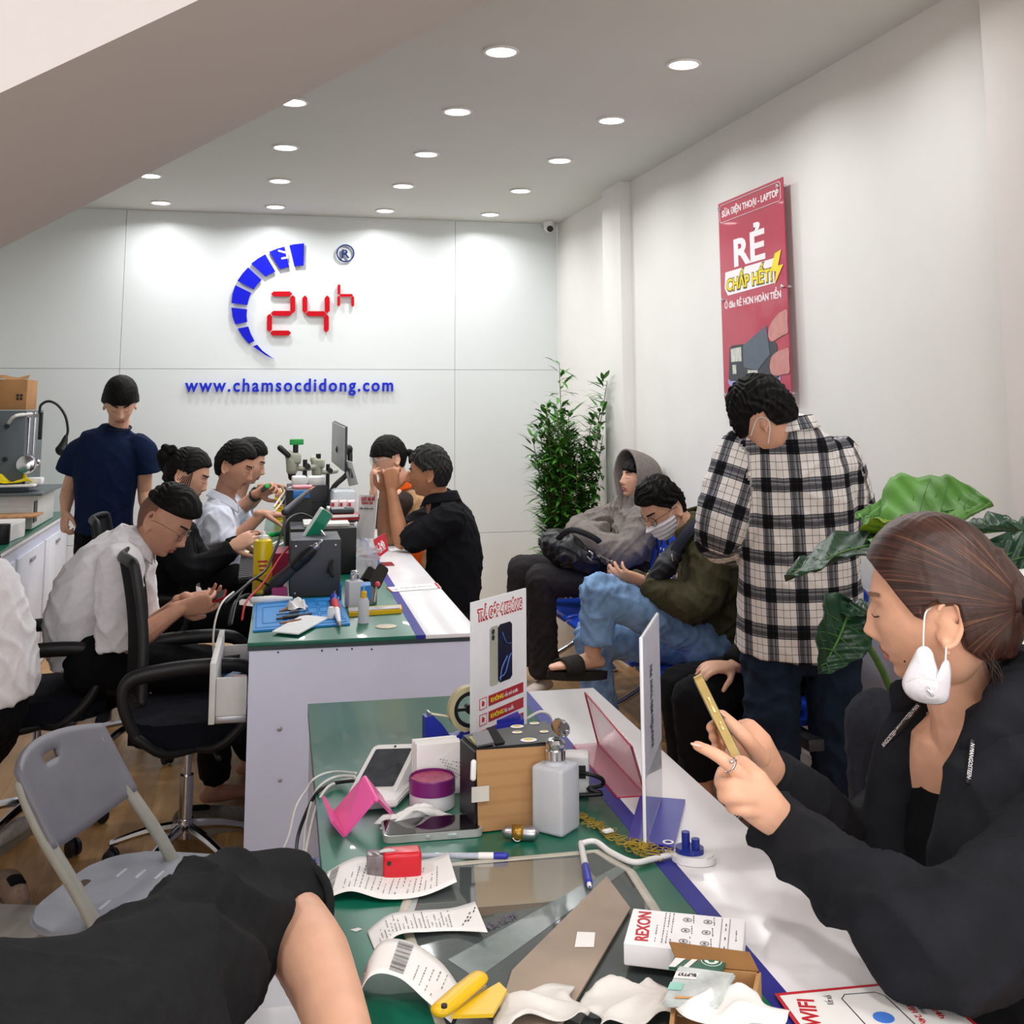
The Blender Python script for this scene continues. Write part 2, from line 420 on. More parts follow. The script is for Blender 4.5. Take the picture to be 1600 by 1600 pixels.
class Head:
    def __init__(s, c, fwd, up=(0,0,1), size=1.0, jaw=1.0, nose=1.0):
        f=V(fwd).normalized(); u=V(up); u=(u-f*u.dot(f)).normalized(); r=f.cross(u)
        s.M=basis(r,f,u,c); s.k=size; s.jaw=jaw; s.nose=nose; s.c=V(c)
        s.A=np.array(s.M)[:3,:3]; s.o=np.array(c,float)
    def W(s, p): return s.M@(V(p)*s.k)
    def world(s, L): return (L*s.k)@s.A.T+s.o
    def add(s, bm):
        v,f=ICO5; p=s.world(headshape(v,s.jaw,s.nose)); vs=[bm.verts.new(q) for q in p]
        for a in f: bm.faces.new([vs[i] for i in a])
        for sd in (-1,1): s.ear(bm,sd)
    def ear(s, bm, sd):
        M=s.M@Matrix.Diagonal((s.k,s.k,s.k,1))@Matrix.Translation((sd*.0745,-.012,-.018))@Matrix.Diagonal((1.15,1.15,1.18,1))@Matrix.Rotation(sd*-.42,4,'Z')@Matrix.Rotation(.15,4,'X')
        # helix rim, bowl and lobe
        pts=[(sd*.010,-.012+.0*k,0) for k in (0,)]
        rim=[]
        for i in range(11):
            a=-PI*.55+ (PI*1.35)*i/10
            rim.append(M@V((sd*.011,-.004-.0165*math.cos(a-.2),.004+.0275*math.sin(a))))
        tube(bm,rim,[.0035*s.k]+[.0045*s.k]*9+[.0035*s.k],n=8,sub=2)
        tube(bm,[M@V((0,0,.010)),M@V((sd*.004,-.006,-.002)),M@V((0,0,-.016))],[(.013*s.k,.005*s.k)]*3,n=8,sub=2,up=s.M.to_3x3()@V((1,0,0)))
        tube(bm,[M@V((sd*.004,0,-.022)),M@V((sd*.006,-.001,-.030))],[.0065*s.k,.006*s.k],n=8,sub=2)
    def patch(s, name, m, parent, test, off=.001, hi=True, fn=None, thick=0):
        "piece of skin surface, lifted by off, where test(local xyz) holds"
        v,f=ICO8; L=headshape(v,s.jaw,s.nose); n=v/np.array([.0765,.097,.118]); n/=np.linalg.norm(n,axis=1)[:,None]
        keep=test(L); f=f[keep[f].all(axis=1)].tolist(); o_=off(L)[:,None] if callable(off) else off
        L2=L+n*o_
        if fn is not None: L2=fn(L2)
        Wd=s.world(L2); bm=B(); mp={}
        for fc in f:
            if all(keep[i] for i in fc):
                for i in fc:
                    if i not in mp: mp[i]=bm.verts.new(Wd[i])
                bm.faces.new([mp[i] for i in fc])
        if thick: solid(bm,-thick)
        return obj(name,bm,m,parent,True)
    def hair(s, m, parent, zl, thick=.014, tex=.0018, name='hair', top=0, fade=None, seed=0, extra=None, vox=None, part=None, back=0, ears=True):
        "shell over the scalp. zl: list of (y, z) hairline; thick: scalar or fn(L)"
        v,f=ICO6; L=headshape(v,s.jaw,s.nose); n=v/np.array([.0765,.097,.118]); n/=np.linalg.norm(n,axis=1)[:,None]
        ys=[a for a,b in zl]; zz=[b for a,b in zl]
        base=v*np.array([.0765,.097,.118])
        line=np.interp(base[:,1],ys,zz); dz=base[:,2]-line
        k=ss(dz,-.004,.012)
        if ears: k=k*(1-ss(np.abs(base[:,0]),.045,.06)*ss(base[:,1],-.040,-.030)*(1-ss(base[:,1],.004,.012))*(1-ss(base[:,2],.004,.014)))
        th=thick(L) if callable(thick) else thick
        # strands: high frequency across, low along (flow from crown)
        ang=np.arctan2(L[:,0],L[:,1]+.02); rad=np.arccos(np.clip(v[:,2],-1,1))
        st=np.sin(L[:,0]*420+9*np.sin(L[:,1]*60+seed)+5*np.sin(L[:,2]*50)+seed)*.45+np.sin(L[:,0]*230-L[:,2]*190+4*np.sin(L[:,1]*45)+seed)*.4+np.sin(L[:,1]*150+4*np.sin(L[:,0]*70+L[:,2]*40)+seed)*.5
        th=th+tex*st*ss(dz,0,.02)
        if top: th=th+top*ss(base[:,2],.04,.11)
        if back: th=th+back*ss(-base[:,1],.02,.08)
        L2=L+n*(k*th-(1-k)*.010)[:,None]
        Wd=s.world(L2); bm=B(); vs=[bm.verts.new(q) for q in Wd]
        for a in f: bm.faces.new([vs[i] for i in a])
        # drop faces well inside the head
        dead=[q for q,kk in zip(vs,k) if kk<.001]
        bmesh.ops.delete(bm,geom=dead,context='VERTS')
        if extra: extra(bm)
        return obj(name,bm,m,parent,True)
    def features(s, parent, lip='#a8605a', brow='#1a1412', lash=True, lips=True, browk=1.6, foff=.0028):
        ax=lambda L: np.abs(L[:,0])
        if brow: s.patch('eyebrow',mat('brow_'+brow,brow,.9,noise=.1),parent,lambda L:(L[:,1]>.03)&(ax(L)>.014)&(ax(L)<.048)&(np.abs(L[:,2]-(.0235+.004*np.sin((ax(L)-.014)*60)))<.0030*browk*(1.25-ax(L)*12)),foff*1.2)
        if lash: s.patch('eyelash',mat('lash','#15100f',.8,noise=.1),parent,lambda L:(L[:,1]>.03)&(ax(L)>.018)&(ax(L)<.044)&(np.abs(L[:,2]-(-.003-.003*np.cos((ax(L)-.031)*110)))<.0016),foff*2.0)
        if lips: s.patch('lips',mat('lip_'+lip,lip,.45,noise=.06,nscale=200),parent,lambda L:(L[:,1]>.03)&(ax(L)<.024)&(((L[:,2]+.0665)/.0105)**2+(L[:,0]/.0245)**2<1),foff*.6)
    def glasses(s, parent, m, r=.021, wire=.0012, lens=True):
        bm=B()
        for sd in (-1,1):
            c=V((sd*.032,.099,-.002))
            pts=[s.W((c.x+r*1.1*math.cos(a),c.y-.006*abs(math.cos(a)*(1 if math.cos(a)*sd>0 else .2)),c.z+r*.9*math.sin(a))) for a in [2*PI*i/20 for i in range(21)]]
            tube(bm,pts,wire*s.k,n=6,sub=1)
            tube(bm,[s.W((sd*.054,.093,.004)),s.W((sd*.072,.06,.004)),s.W((sd*.079,0,-.002)),s.W((sd*.078,-.02,-.012))],wire*s.k,n=6,sub=3)
        tube(bm,[s.W((-.010,.1,.002)),s.W((0,.104,.004)),s.W((.010,.1,.002))],wire*s.k,n=6,sub=2)
        g=obj('glasses',bm,m,parent,True)
        if lens:
            for sd in (-1,1):
                b=B(); pts=[(r*1.05*math.cos(a),r*.86*math.sin(a)) for a in [2*PI*i/20 for i in range(20)]]
                prism(b,pts,.0012,s.M@Matrix.Diagonal((s.k,s.k,s.k,1))@Matrix.Translation((sd*.032,.0965,-.002))@Matrix.Rotation(PI/2,4,'X')); obj('lens',b,M_glass,g if False else parent,False)
        return g
# ---- hands --------------------------------------------------------------
def hand(bm, W, d, n, side=1, curl=(.35,.35,.4,.45), thumb=.35, spread=.10, s=1.0, tin=.3):
    "W wrist, d towards the fingers, n where the palm faces, side: thumb on +/- (n x d)"
    W=V(W); d=V(d).normalized(); n=V(n); n=(n-d*n.dot(d)).normalized(); l=n.cross(d)*side
    at=lambda a,b,c: W+d*a*s+l*b*s+n*c*s
    tube(bm,[at(-.03,0,0),at(.0,0,0),at(.035,.002,0),at(.070,0,.001),at(.088,-.002,.002)],[(.024*s,.019*s),(.027*s,.018*s),(.037*s,.016*s),(.040*s,.0135*s),(.037*s,.011*s)],up=n,n=14,sub=3,sq=.25)
    roots=(.031,.0105,-.0105,-.030); lens=(.070,.079,.073,.057); back=(0,.004,.0,-.006)
    if not isinstance(curl,(tuple,list)): curl=(curl,)*4
    for i in range(4):
        a=(roots[i]/.03)*spread; dirl=(d*math.cos(a)+l*math.sin(a)).normalized()
        p=at(.082+back[i],roots[i],0); pts=[p-d*.012*s,p]; ang=0
        for j,fr in enumerate((.46,.30,.24)):
            ang+=curl[i]*(1,1.25,.8)[j]
            dd=dirl*math.cos(ang)+n*math.sin(ang); p=p+dd*lens[i]*fr*s; pts.append(p)
        r=.0088*s if i<3 else .0076*s
        tube(bm,pts,[r*1.12,r*1.12,r*1.0,r*.95,r*.80],n=10,sub=3)
    t0=at(.012,.022,.004); td=(d*.62+l*.78+n*tin).normalized(); t1=t0+td*.046*s
    td2=(td*(1-thumb)+d*thumb+n*thumb*.6).normalized(); t2=t1+td2*.034*s; td3=(td2+n*thumb*.5).normalized(); t3=t2+td3*.025*s
    tube(bm,[t0,t1,t2,t3],[.0145*s,.0125*s,.0105*s,.0085*s],n=10,sub=3)
def arm(bm, S, E, W, k=1.0):
    "bare arm from shoulder to wrist, tapered"
    S,E,W=V(S),V(E),V(W)
    tube(bm,[S,S.lerp(E,.35),E],[.050*k,.047*k,.038*k],n=12,sub=4)
    tube(bm,[E,E.lerp(W,.3),E.lerp(W,.75),W],[.038*k,.041*k,.030*k,(.026*k)],n=12,sub=4)
def sleeve(bm, pts, rad, **k):
    a,b_=V(pts[-2]),V(pts[-1]); r=rad[-1] if not isinstance(rad[-1],(tuple,list)) else rad[-1][0]
    tube(bm,list(pts[:-1])+[b_+(b_-a).normalized()*r*.35],rad,n=16,sub=5,end=False,**k)
def torso(bm, secs, side):
    "secs: (centre, half width, half depth) from hips up; side: shoulder axis"
    s=V(side).normalized(); pts=[V(a) for a,_,_ in secs]; rad=[(b,c) for _,b,c in secs]
    pp,rr=cat(pts,rad,4); N=len(pp); rings=[]
    for i in range(N):
        t=(pp[min(i+1,N-1)]-pp[max(i-1,0)]).normalized(); x=(s-t*s.dot(t)).normalized(); y=t.cross(x)
        rings.append((pp[i],x*rr[i][0],y*rr[i][1]))
    # rounded closing rings
    p,x,y=rings[-1]; t=(pp[-1]-pp[-2]).normalized(); b=rr[-1][1]
    rings+= [(p+t*b*.35,x*.9,y*.85),(p+t*b*.55,x*.6,y*.5)]
    p,x,y=rings[0]; t=(pp[1]-pp[0]).normalized(); b=rr[0][1]
    rings=[(p-t*.012,x*.93,y*.93)]+rings
    loft(bm,rings,20,.12)
def leg(bm, H, K, A, k=1.0, cuff=.07, knee=.075, thigh=.098):
    H,K,A=V(H),V(K),V(A)
    tube(bm,[H,H.lerp(K,.5),K],[thigh*k,thigh*.93*k,knee*k],n=16,sub=5)
    tube(bm,[K,K.lerp(A,.35),K.lerp(A,.8),A],[knee*k,knee*.95*k,cuff*k,cuff*k],n=16,sub=5,end=False)
def foot(bm, A, d, k=1.0):
    "A ankle, d toe direction"
    A=V(A); d=V(d).normalized(); u=V((0,0,1)) if abs(d.z)<.8 else V((1,0,0)); u=(u-d*u.dot(d)).normalized()
    tube(bm,[A+u*.06,A,A-u*.03-d*.015],[.033*k,.034*k,.030*k],n=12,sub=3)
    tube(bm,[A-u*.045*k-d*.035*k,A-u*.045*k+d*.03*k,A-u*.055*k+d*.11*k,A-u*.062*k+d*.16*k],[(.028*k,.024*k),(.033*k,.034*k),(.040*k,.022*k),(.034*k,.014*k)],up=u,n=12,sub=3)
    s=d.cross(u)
    for i,(o_,l_) in enumerate(((-.026,.205),(-.010,.203),(.004,.195),(.017,.186),(.029,.176))):
        tube(bm,[A-u*.06*k+d*.14*k+s*o_*k,A-u*.064*k+d*l_*k+s*o_*k],[.010*k if i==0 else .0075*k]*2,n=8,sub=2)
def person(label, base, group=None):
    return thing('person', label,'person',(base[0],base[1],0),0,group,world=True)
def put(name, bm, m, parent, vox=.006, sm=4, fold=0, fs=.09, seed=0, uvfn=None):
    me=fuse(bm,vox,sm,fold,fs,seed)
    if uvfn is not None:
        co=np_co(me); uv=uvfn(co); at_=me.attributes.new('weave','FLOAT_VECTOR','POINT'); at_.data.foreach_set('vector',uv.astype(np.float32).ravel())
    me.name=name
    me.transform(Matrix.Translation(-V(parent['_org'])))
    return mobj(name,me,m,parent,True)
def collar(parent, m, c, side, fwd, r=.065, h=.035, tilt=.3, gap=.5, flare=1.25, thick=.004, name='collar', up=(0,0,1)):
    "folded shirt collar: strip around the neck open at the front"
    s=V(side).normalized(); u=V(up).normalized(); f=V(fwd); f=(f-u*f.dot(u)).normalized(); s=f.cross(u)
    bm=B(); N=28
    def fn(a,b):
        t=gap/2+(2*PI-gap)*a; ca,sa=math.cos(t),math.sin(t)
        rr=r*(1+(flare-1)*(1-b)) ; hz=h*(b-.5)+ .012*(1-ca)*.5
        drop=-.03*max(0,ca)**2
        return V(c)+(f*ca*1.12+s*sa)*rr+u*(hz+drop)
    grid(bm,fn,N,5); solid(bm,thick)
    return obj(name,bm,m,parent,True)
M_skin=mat('skin','#c8937a',.5,noise=.06,nscale=25,sss=.08,spec=.35)
M_skinA=mat('skin_light','#dca98e',.48,noise=.05,nscale=25,sss=.1,spec=.35)
M_skinB=mat('skin_tan','#ab7757',.5,noise=.07,nscale=25,sss=.06,spec=.35)
M_skinW=mat('skin_warm_fair','#e3ad90',.45,noise=.06,nscale=30,sss=.12,spec=.35,bump=.15,bscale=700)
M_hair=mat('black_hair','#0d0b0a',.6,noise=.3,nscale=60,bump=.5,bscale=250,spec=.18)
M_wshirt=fabric('white_shirt','#f0edf1',noise=.03)
M_wshirt2=fabric('white_shirt_blueish','#dfe4f2',noise=.03)
M_blackcloth=fabric('black_cloth','#131316')
M_blackcloth2=fabric('black_trousers','#0f0f12')
M_lens=M_glass
# ================================================================ PEOPLE
def D(px,py,d): return O0+ray(px,py)*d          # point at a depth along the view axis
HL_M=[(-.1,-.082),(-.05,-.078),(-.03,-.045),(-.012,-.02),(.005,-.010),(.02,.012),(.045,.035),(.06,.055),(.1,.062)]
HL_BANG=[(-.1,-.082),(-.05,-.075),(-.03,-.03),(-.012,-.012),(.01,-.005),(.03,.012),(.05,.022),(.1,.030)]
HL_W=[(-.1,-.080),(-.05,-.075),(-.03,-.050),(-.022,-.035),(-.005,.012),(.012,.0),(.03,.022),(.05,.045),(.065,.058),(.1,.066)]
# ---- 1 standing man in the navy t-shirt
def standing_navy():
    d=6.12; p=person('standing young man in navy t-shirt looking down beside the workbench',(-.72,6.25))
    q=lambda x,y,k=0: D(x,y,d+k)
    H=Head(q(188,628,-.05),(.12,-.82,-.5),(.05,-.45,.85),1.0)
    b=B(); H.add(b)
    tube(b,[q(186,690,.05),q(186,662,.03),q(187,640,.03)],[.07,.056,.056])
    arm(b,q(128,708),q(106,768,.02),q(102,800,-.03)); hand(b,q(102,800,-.03),(-.02,-.12,-1),(.8,.5,0),-1,curl=(.7,.75,.8,.85),thumb=.6)
    arm(b,q(224,710),q(226,768,.04),q(232,812,-.02)); hand(b,q(232,812,-.02),(.05,-.2,-1),(-.8,.5,0),1,curl=(.6,.65,.7,.75),thumb=.5)
    put('body',b,M_skinA,p,.0042,3)
    H.hair(M_hair,p,HL_BANG,.022,.0008,top=.012,ears=False)
    H.features(p)
    b=B(); s=(1,-.08,0)
    torso(b,[(q(163,826),.150,.115),(q(163,790),.155,.115),(q(167,740),.178,.12),(q(173,702),.182,.112),(q(178,688,.01),.170,.095),(q(182,677,.02),.105,.075)],s)
    sleeve(b,[q(140,694),q(124,704),q(115,716),q(108,731)],[.062,.068,.069,.068]); sleeve(b,[q(216,694),q(226,704),q(231,716),q(233,731)],[.062,.066,.066,.066])
    put('shirt',b,fabric('navy_cotton','#12203f'),p,.008,5,.004,.22,1)
    b=B(); tube(b,[q(186+19*math.cos(a),668+5*math.sin(a),.0-.075*math.sin(a)) for a in [2*PI*i/16 for i in range(17)]],.006,n=8,sub=1); obj('neckband',b,mat('navy_rib','#0d1830',.9,noise=.1),p,True)
    b=B()
    z=lambda x,y: V((x,y,.09))
    leg(b,q(146,830),q(140,910,.0),V((q(146,830).x-.01,6.27,.08)),1,.085,.085,.10); leg(b,q(180,830),q(184,910),V((q(180,830).x+.03,6.22,.08)),1,.085,.085,.10)
    tube(b,[q(148,826),q(180,826)],.1)
    put('trousers',b,M_blackcloth2,p,.010,4,.006,.14,2)
    for sx in (q(146,830).x-.01,q(180,830).x+.03):
        b=B(); foot(b,V((sx,6.27,.07)),(0,-1,0)); put('shoe',b,M_black,p,.006)
standing_navy()
# ---- 2 seated man in white shirt, nearest chair
def phone(name,label,c,xd,zn,w=.074,h=.155,t=.0085,col='#1c1d22',screen=True,case=None,glow=None,cams=False):
    M0=frame(c,zn,xd); th=thing(name,label,'phone',c); th.matrix_world=M0
    b=B(); prism(b,rrect(w,h,.011),t); obj('case',b,case or plastic('phone_case_'+col,col,.3),th,.6)
    if screen:
        b=B(); prism(b,rrect(w-.006,h-.006,.009),.0006,Matrix.Translation((0,0,t))); obj('screen',b,glow or M_screen,th,.6)
    if cams:
        b=B()
        for x,y in ((-.018,.055),(-.018,.035),(.0,.045)): cyl(b,(x,y,-.002),.006,.002)
        obj('camera_lens',b,M_screen,th)
    b=B(); box(b,(w/2,.02,t/2),(.0016,.018,.003)); box(b,(-w/2,.025,t/2),(.0016,.012,.003)); box(b,(-w/2,.045,t/2),(.0016,.012,.003)); obj('side_button',b,M_steel,th)
    return th
def seated_white():
    d=4.15; q=lambda x,y,k=0: D(x,y,d+k)
    p=person('seated man in white shirt and round glasses bent over a phone, with faded sides',(q(140,1000).x,q(140,1000).y))
    H=Head(q(256,812,0),(.80,-.22,-.58),(.5,-.1,.85),1.03)
    b=B(); H.add(b)
    tube(b,[q(200,880,.02),q(222,850,.02),q(248,818,.02)],[.075,.062,.058])
    arm(b,q(190,890,-.17),q(205,1005,-.20),q(282,950,-.08)); hand(b,q(282,950,-.08),(.95,.1,.12),(-.1,.85,.3),1,curl=(.35,.4,.45,.5),thumb=.5)
    arm(b,q(205,880,.2),q(225,990,.22),q(290,935,.10)); hand(b,q(290,938,.10),(.97,-.1,.05),(-.1,-.5,.6),-1,curl=(.3,.35,.4,.45),thumb=.5)
    put('body',b,M_skin,p,.0038,3)
    H.hair(M_hair,p,[(-.1,.03),(-.03,.035),(0,.04),(.03,.045),(.06,.05),(.1,.060)],lambda L:.010+.012*ss(L[:,1],-.02,.09),.003,top=.012)
    H.patch('faded_sides',mat('fade_hair','#7a5646',.8,noise=.25,nscale=200),p,lambda L:(L[:,2]<.045)&(L[:,1]<-.022)&(L[:,2]>np.interp(L[:,1],[-.1,-.05,-.03,-.01,.02],[-.075,-.07,-.03,-.012,-.005])),.0022)
    H.features(p); H.glasses(p,mat('thin_wire','#6a625c',.3,.8,noise=.05),r=.022,wire=.0009)
    b=B(); s=(.1,1,0)
    torso(b,[(q(142,1020),.17,.14),(q(135,975),.175,.15),(q(150,920),.18,.145),(q(180,880),.185,.125),(q(205,855,.0),.13,.09),(q(218,842,.02),.07,.06)],s)
    sleeve(b,[q(188,885,-.16),q(186,940,-.2),q(188,992,-.2)],[.085,.085,.088]); sleeve(b,[q(210,880,.18),q(215,940,.22),q(220,975,.22)],[.08,.08,.08])
    put('shirt',b,M_wshirt,p,.008,4,.009,.17,3)
    collar(p,M_wshirt,q(214,846,.0),(0,1,0),(.9,-.1,-.1),.070,.04,gap=.7,up=(.45,0,.9))
    b=B(); K1=q(330,1035,-.1)
    leg(b,q(150,1035,-.12),q(330,1050,-.02),V((K1.x+.02,K1.y+.45,.12)),1,.065,.07,.095)
    leg(b,q(155,1030,.14),q(335,1040,.2),V((K1.x+.16,K1.y+.75,.12)),1,.065,.07,.095); tube(b,[q(150,1030,-.1),q(150,1030,.14)],.12)
    put('trousers',b,M_blackcloth2,p,.010,4,.005,.14,4)
    b=B(); foot(b,V((K1.x+.02,K1.y+.45,.085)),(.9,.4,0)); put('bare_foot',b,M_skin,p,.005,3)
    b=B(); foot(b,V((K1.x+.16,K1.y+.75,.085)),(1,.1,0)); put('bare_foot',b,M_skin,p,.005,3)
    phone('mobile_phone','red-cased phone held in both hands of the nearest seated technician',q(322,940,-.0),(.2,1,.1),(-.35,-.2,.9),col='#9c1320')
seated_white()
# ---- 3 woman with hair bun in black jacket
def bun_woman():
    d=5.15; q=lambda x,y,k=0: D(x,y,d+k)
    p=person('seated young woman with black hair bun and black jacket reaching over the desk',(q(270,960).x,q(270,960).y))
    H=Head(q(293,741,0),(.88,-.12,-.38),(.35,-.02,.93),.96,jaw=1.1,nose=.8)
    b=B(); H.add(b)
    tube(b,[q(268,815,.02),q(277,785,.02),q(289,755,.02)],[.06,.05,.05])
    arm(b,q(270,835,-.14),q(296,895,-.17),q(360,858,-.08),.85); hand(b,q(362,855,-.08),(.9,.1,.45),(.3,.8,-.3),1,curl=(.2,.25,.3,.35),thumb=.2,s=.92)
    arm(b,q(280,835,.16),q(320,880,.14),q(375,848,.05),.85); hand(b,q(375,846,.05),(.95,-.1,.3),(.2,-.7,-.4),-1,curl=(.25,.3,.35,.4),thumb=.3,s=.92)
    put('body',b,M_skinA,p,.004,3)
    def ex(bm):
        tube(bm,[q(276,735,.02),q(264,722,.02)],[.055,.05]); tube(bm,[q(256,712,.0),q(262,718,.02),q(268,705,.02)],[.035,.047,.030]); tube(bm,[q(258,700,0),q(266,704,.0),q(271,699,.0)],[.02,.026,.012])
    H.hair(M_hair,p,HL_W,.014,.002,extra=ex,back=.008)
    b=B(); 
    for k in range(7): tube(b,[H.W((.07-.002*k,.03-.006*k,.02)),H.W((.080,.04-.01*k,-.03)),H.W((.076-.003*k,.045-.02*k,-.085-.006*k))],[.0022,.002,.0008],n=5,sub=3)
    for k in range(6): tube(b,[q(262,735,.01*k),q(258-k,748,0),q(262+k*2,765,0)],[.002,.0015,.0006],n=5,sub=3)
    obj('loose_hair_strand',b,M_hair,p,True)
    H.features(p,lip='#b0605c')
    b=B(); s=(.1,1,0)
    torso(b,[(q(262,960),.16,.13),(q(260,910),.16,.13),(q(265,860),.17,.12),(q(272,825),.15,.09),(q(277,805,.02),.07,.055)],s)
    sleeve(b,[q(268,835,-.13),q(290,890,-.18),q(325,880,-.14),q(356,860,-.09)],[.075,.068,.055,.044]); sleeve(b,[q(285,835,.15),q(322,882,.14),q(366,852,.06)],[.07,.06,.045])
    put('jacket',b,M_blackcloth,p,.008,4,.007,.13,5)
    b=B(); tube(b,[q(262,965,-.1),q(400,975,-.1),],[.095,.075]); tube(b,[q(262,965,.1),q(400,975,.1),],[.095,.075])
    tube(b,[q(400,975,-.1),V((q(400,975,-.1).x,q(400,975,-.1).y,.12))],[.07,.06]);tube(b,[q(400,975,.1),V((q(400,975,.1).x,q(400,975,.1).y,.12))],[.07,.06])
    put('trousers',b,M_blackcloth2,p,.012)
    b=B(); K=q(400,975,-.1); foot(b,V((K.x,K.y,.085)),(1,.1,0)); put('shoe',b,M_black,p,.007)
    b=B(); K=q(400,975,.1); foot(b,V((K.x,K.y,.085)),(1,.1,0)); put('shoe',b,M_black,p,.007)
bun_woman()
# ---- 4 technician in white shirt behind the woman
def tech(label,d,hc,fw,up,parts,shirt,hips,seed,hairkw={},skin=None):
    q=lambda x,y,k=0: D(x,y,d+k)
    p=person(label,(q(*hips).x,q(*hips).y))
    H=Head(q(*hc),fw,up,1.0); b=B(); H.add(b)
    return p,H,b,q
def tech2():
    p,H,b,q=tech('technician in white shirt with a black watch, behind the woman with the bun',5.85,(366,727),(.85,-.25,-.36),(.3,-.05,.94),None,None,(345,900),6)
    tube(b,[q(345,795,.02),q(352,770,.02),q(362,740,.02)],[.07,.056,.056])
    arm(b,q(345,815,-.14),q(352,858,-.18),q(410,803,-.12)); hand(b,q(412,803,-.12),(.95,.1,-.05),(.1,.1,-1),1,curl=(.3,.35,.4,.4),thumb=.3)
    arm(b,q(365,810,.14),q(372,800,.22),q(400,772,.1)); hand(b,q(402,771,.1),(.9,-.1,.35),(.2,-.6,-.4),-1,curl=(.7,.8,.85,.9),thumb=.7)
    put('body',b,M_skin,p,.0042,3)
    H.hair(M_hair,p,HL_M,.012,.002,top=.010); H.features(p)
    b=B(); s=(.1,1,0)
    torso(b,[(q(340,900),.16,.13),(q(336,860),.165,.13),(q(338,825),.18,.12),(q(342,800),.17,.09),(q(350,783,.02),.075,.06)],s)
    sleeve(b,[q(342,812,-.15),q(346,840,-.18)],[.08,.08]); sleeve(b,[q(362,808,.14),q(374,812,.2)],[.075,.075])
    put('shirt',b,M_wshirt2,p,.008,4,.007,.15,7)
    collar(p,M_wshirt2,q(351,780,.0),(0,1,0),(.9,-.1,-.1),.068,.04,gap=.7,up=(.3,0,.95))
    b=B(); w1=q(398,774,.1); dd=(q(402,771,.1)-q(385,785,.15)).normalized(); lathe(b,[(.031,-.011),(.034,-.009),(.034,.009),(.031,.011),(.029,0),(.031,-.011)],frame(w1,dd)); box(b,(0,.036,0),(.03,.012,.034),frame(w1,dd),bev=.003); obj('wristwatch',b,M_black,p)
    b=B(); tube(b,[q(340,905,-.1),q(430,915,-.1)],[.095,.075]); tube(b,[q(340,905,.1),q(430,915,.1)],[.095,.075])
    for k in (-.1,.1): K=q(430,915,k); tube(b,[K,V((K.x,K.y,.12))],[.07,.06])
    put('trousers',b,M_blackcloth2,p,.012)
    for k in (-.1,.1): K=q(430,915,k); b=B(); foot(b,V((K.x,K.y,.085)),(1,.1,0)); put('shoe',b,M_black,p,.007)
    # screwdriver in his hand
    t=thing('screwdriver','grey and green handled screwdriver gripped by the technician with the watch','screwdriver',q(412,764,.08)); M0=frame((0,0,0),(.05,.25,1))
    dv=(q(411,762,-.0)-q(402,770,.06)).normalized(); Mz=frame((0,0,0),dv)
    b=B(); lathe(b,[(0,-.05),(.010,-.048),(.014,-.03),(.012,0),(.015,.03),(.014,.045),(.0,.047)],Mz); obj('handle',b,plastic('grey_grip','#5b5f5c',.5),t)
    b=B(); lathe(b,[(.0,.046),(.013,.046),(.013,.056),(0,.060)],Mz); obj('end_cap',b,plastic('green_cap','#1fa84a',.4),t)
    b=B(); cyl(b,(0,0,-.14),.003,.09,Mz); obj('shaft',b,M_chrome,t)
tech2()
def tech3():
    p,H,b,q=tech('technician mostly hidden behind the watch-wearing one, black hair and a hand show',6.45,(386,722),(.9,-.1,-.3),(.25,0,.95),None,None,(365,880),8)
    tube(b,[q(362,790,.02),q(370,770,.02),q(382,735,.02)],[.07,.056,.056])
    arm(b,q(370,800,.14),q(385,792,.2),q(415,762,.05)); hand(b,q(415,760,.05),(.95,-.2,.05),(.1,-.2,-1),-1,curl=(.3,.35,.4,.5),thumb=.4)
    put('body',b,M_skinA,p,.005,3)
    H.hair(M_hair,p,HL_M,.016,.002,top=.012); H.features(p)
    b=B(); torso(b,[(q(358,900),.16,.13),(q(352,850),.17,.13),(q(352,810),.18,.12),(q(358,790),.16,.09),(q(364,775,.02),.075,.06)],(.1,1,0)); sleeve(b,[q(366,800,.14),q(380,796,.19)],[.075,.07])
    put('shirt',b,M_wshirt2,p,.010,4,.006,.15,9)
    b=B(); tube(b,[q(358,905,-.1),q(430,915,-.1)],[.095,.075]); tube(b,[q(358,905,.1),q(430,915,.1)],[.095,.075])
    for k in (-.1,.1): K=q(430,915,k); tube(b,[K,V((K.x,K.y,.03))],[.07,.06])
    put('trousers',b,M_blackcloth2,p,.014)
tech3()
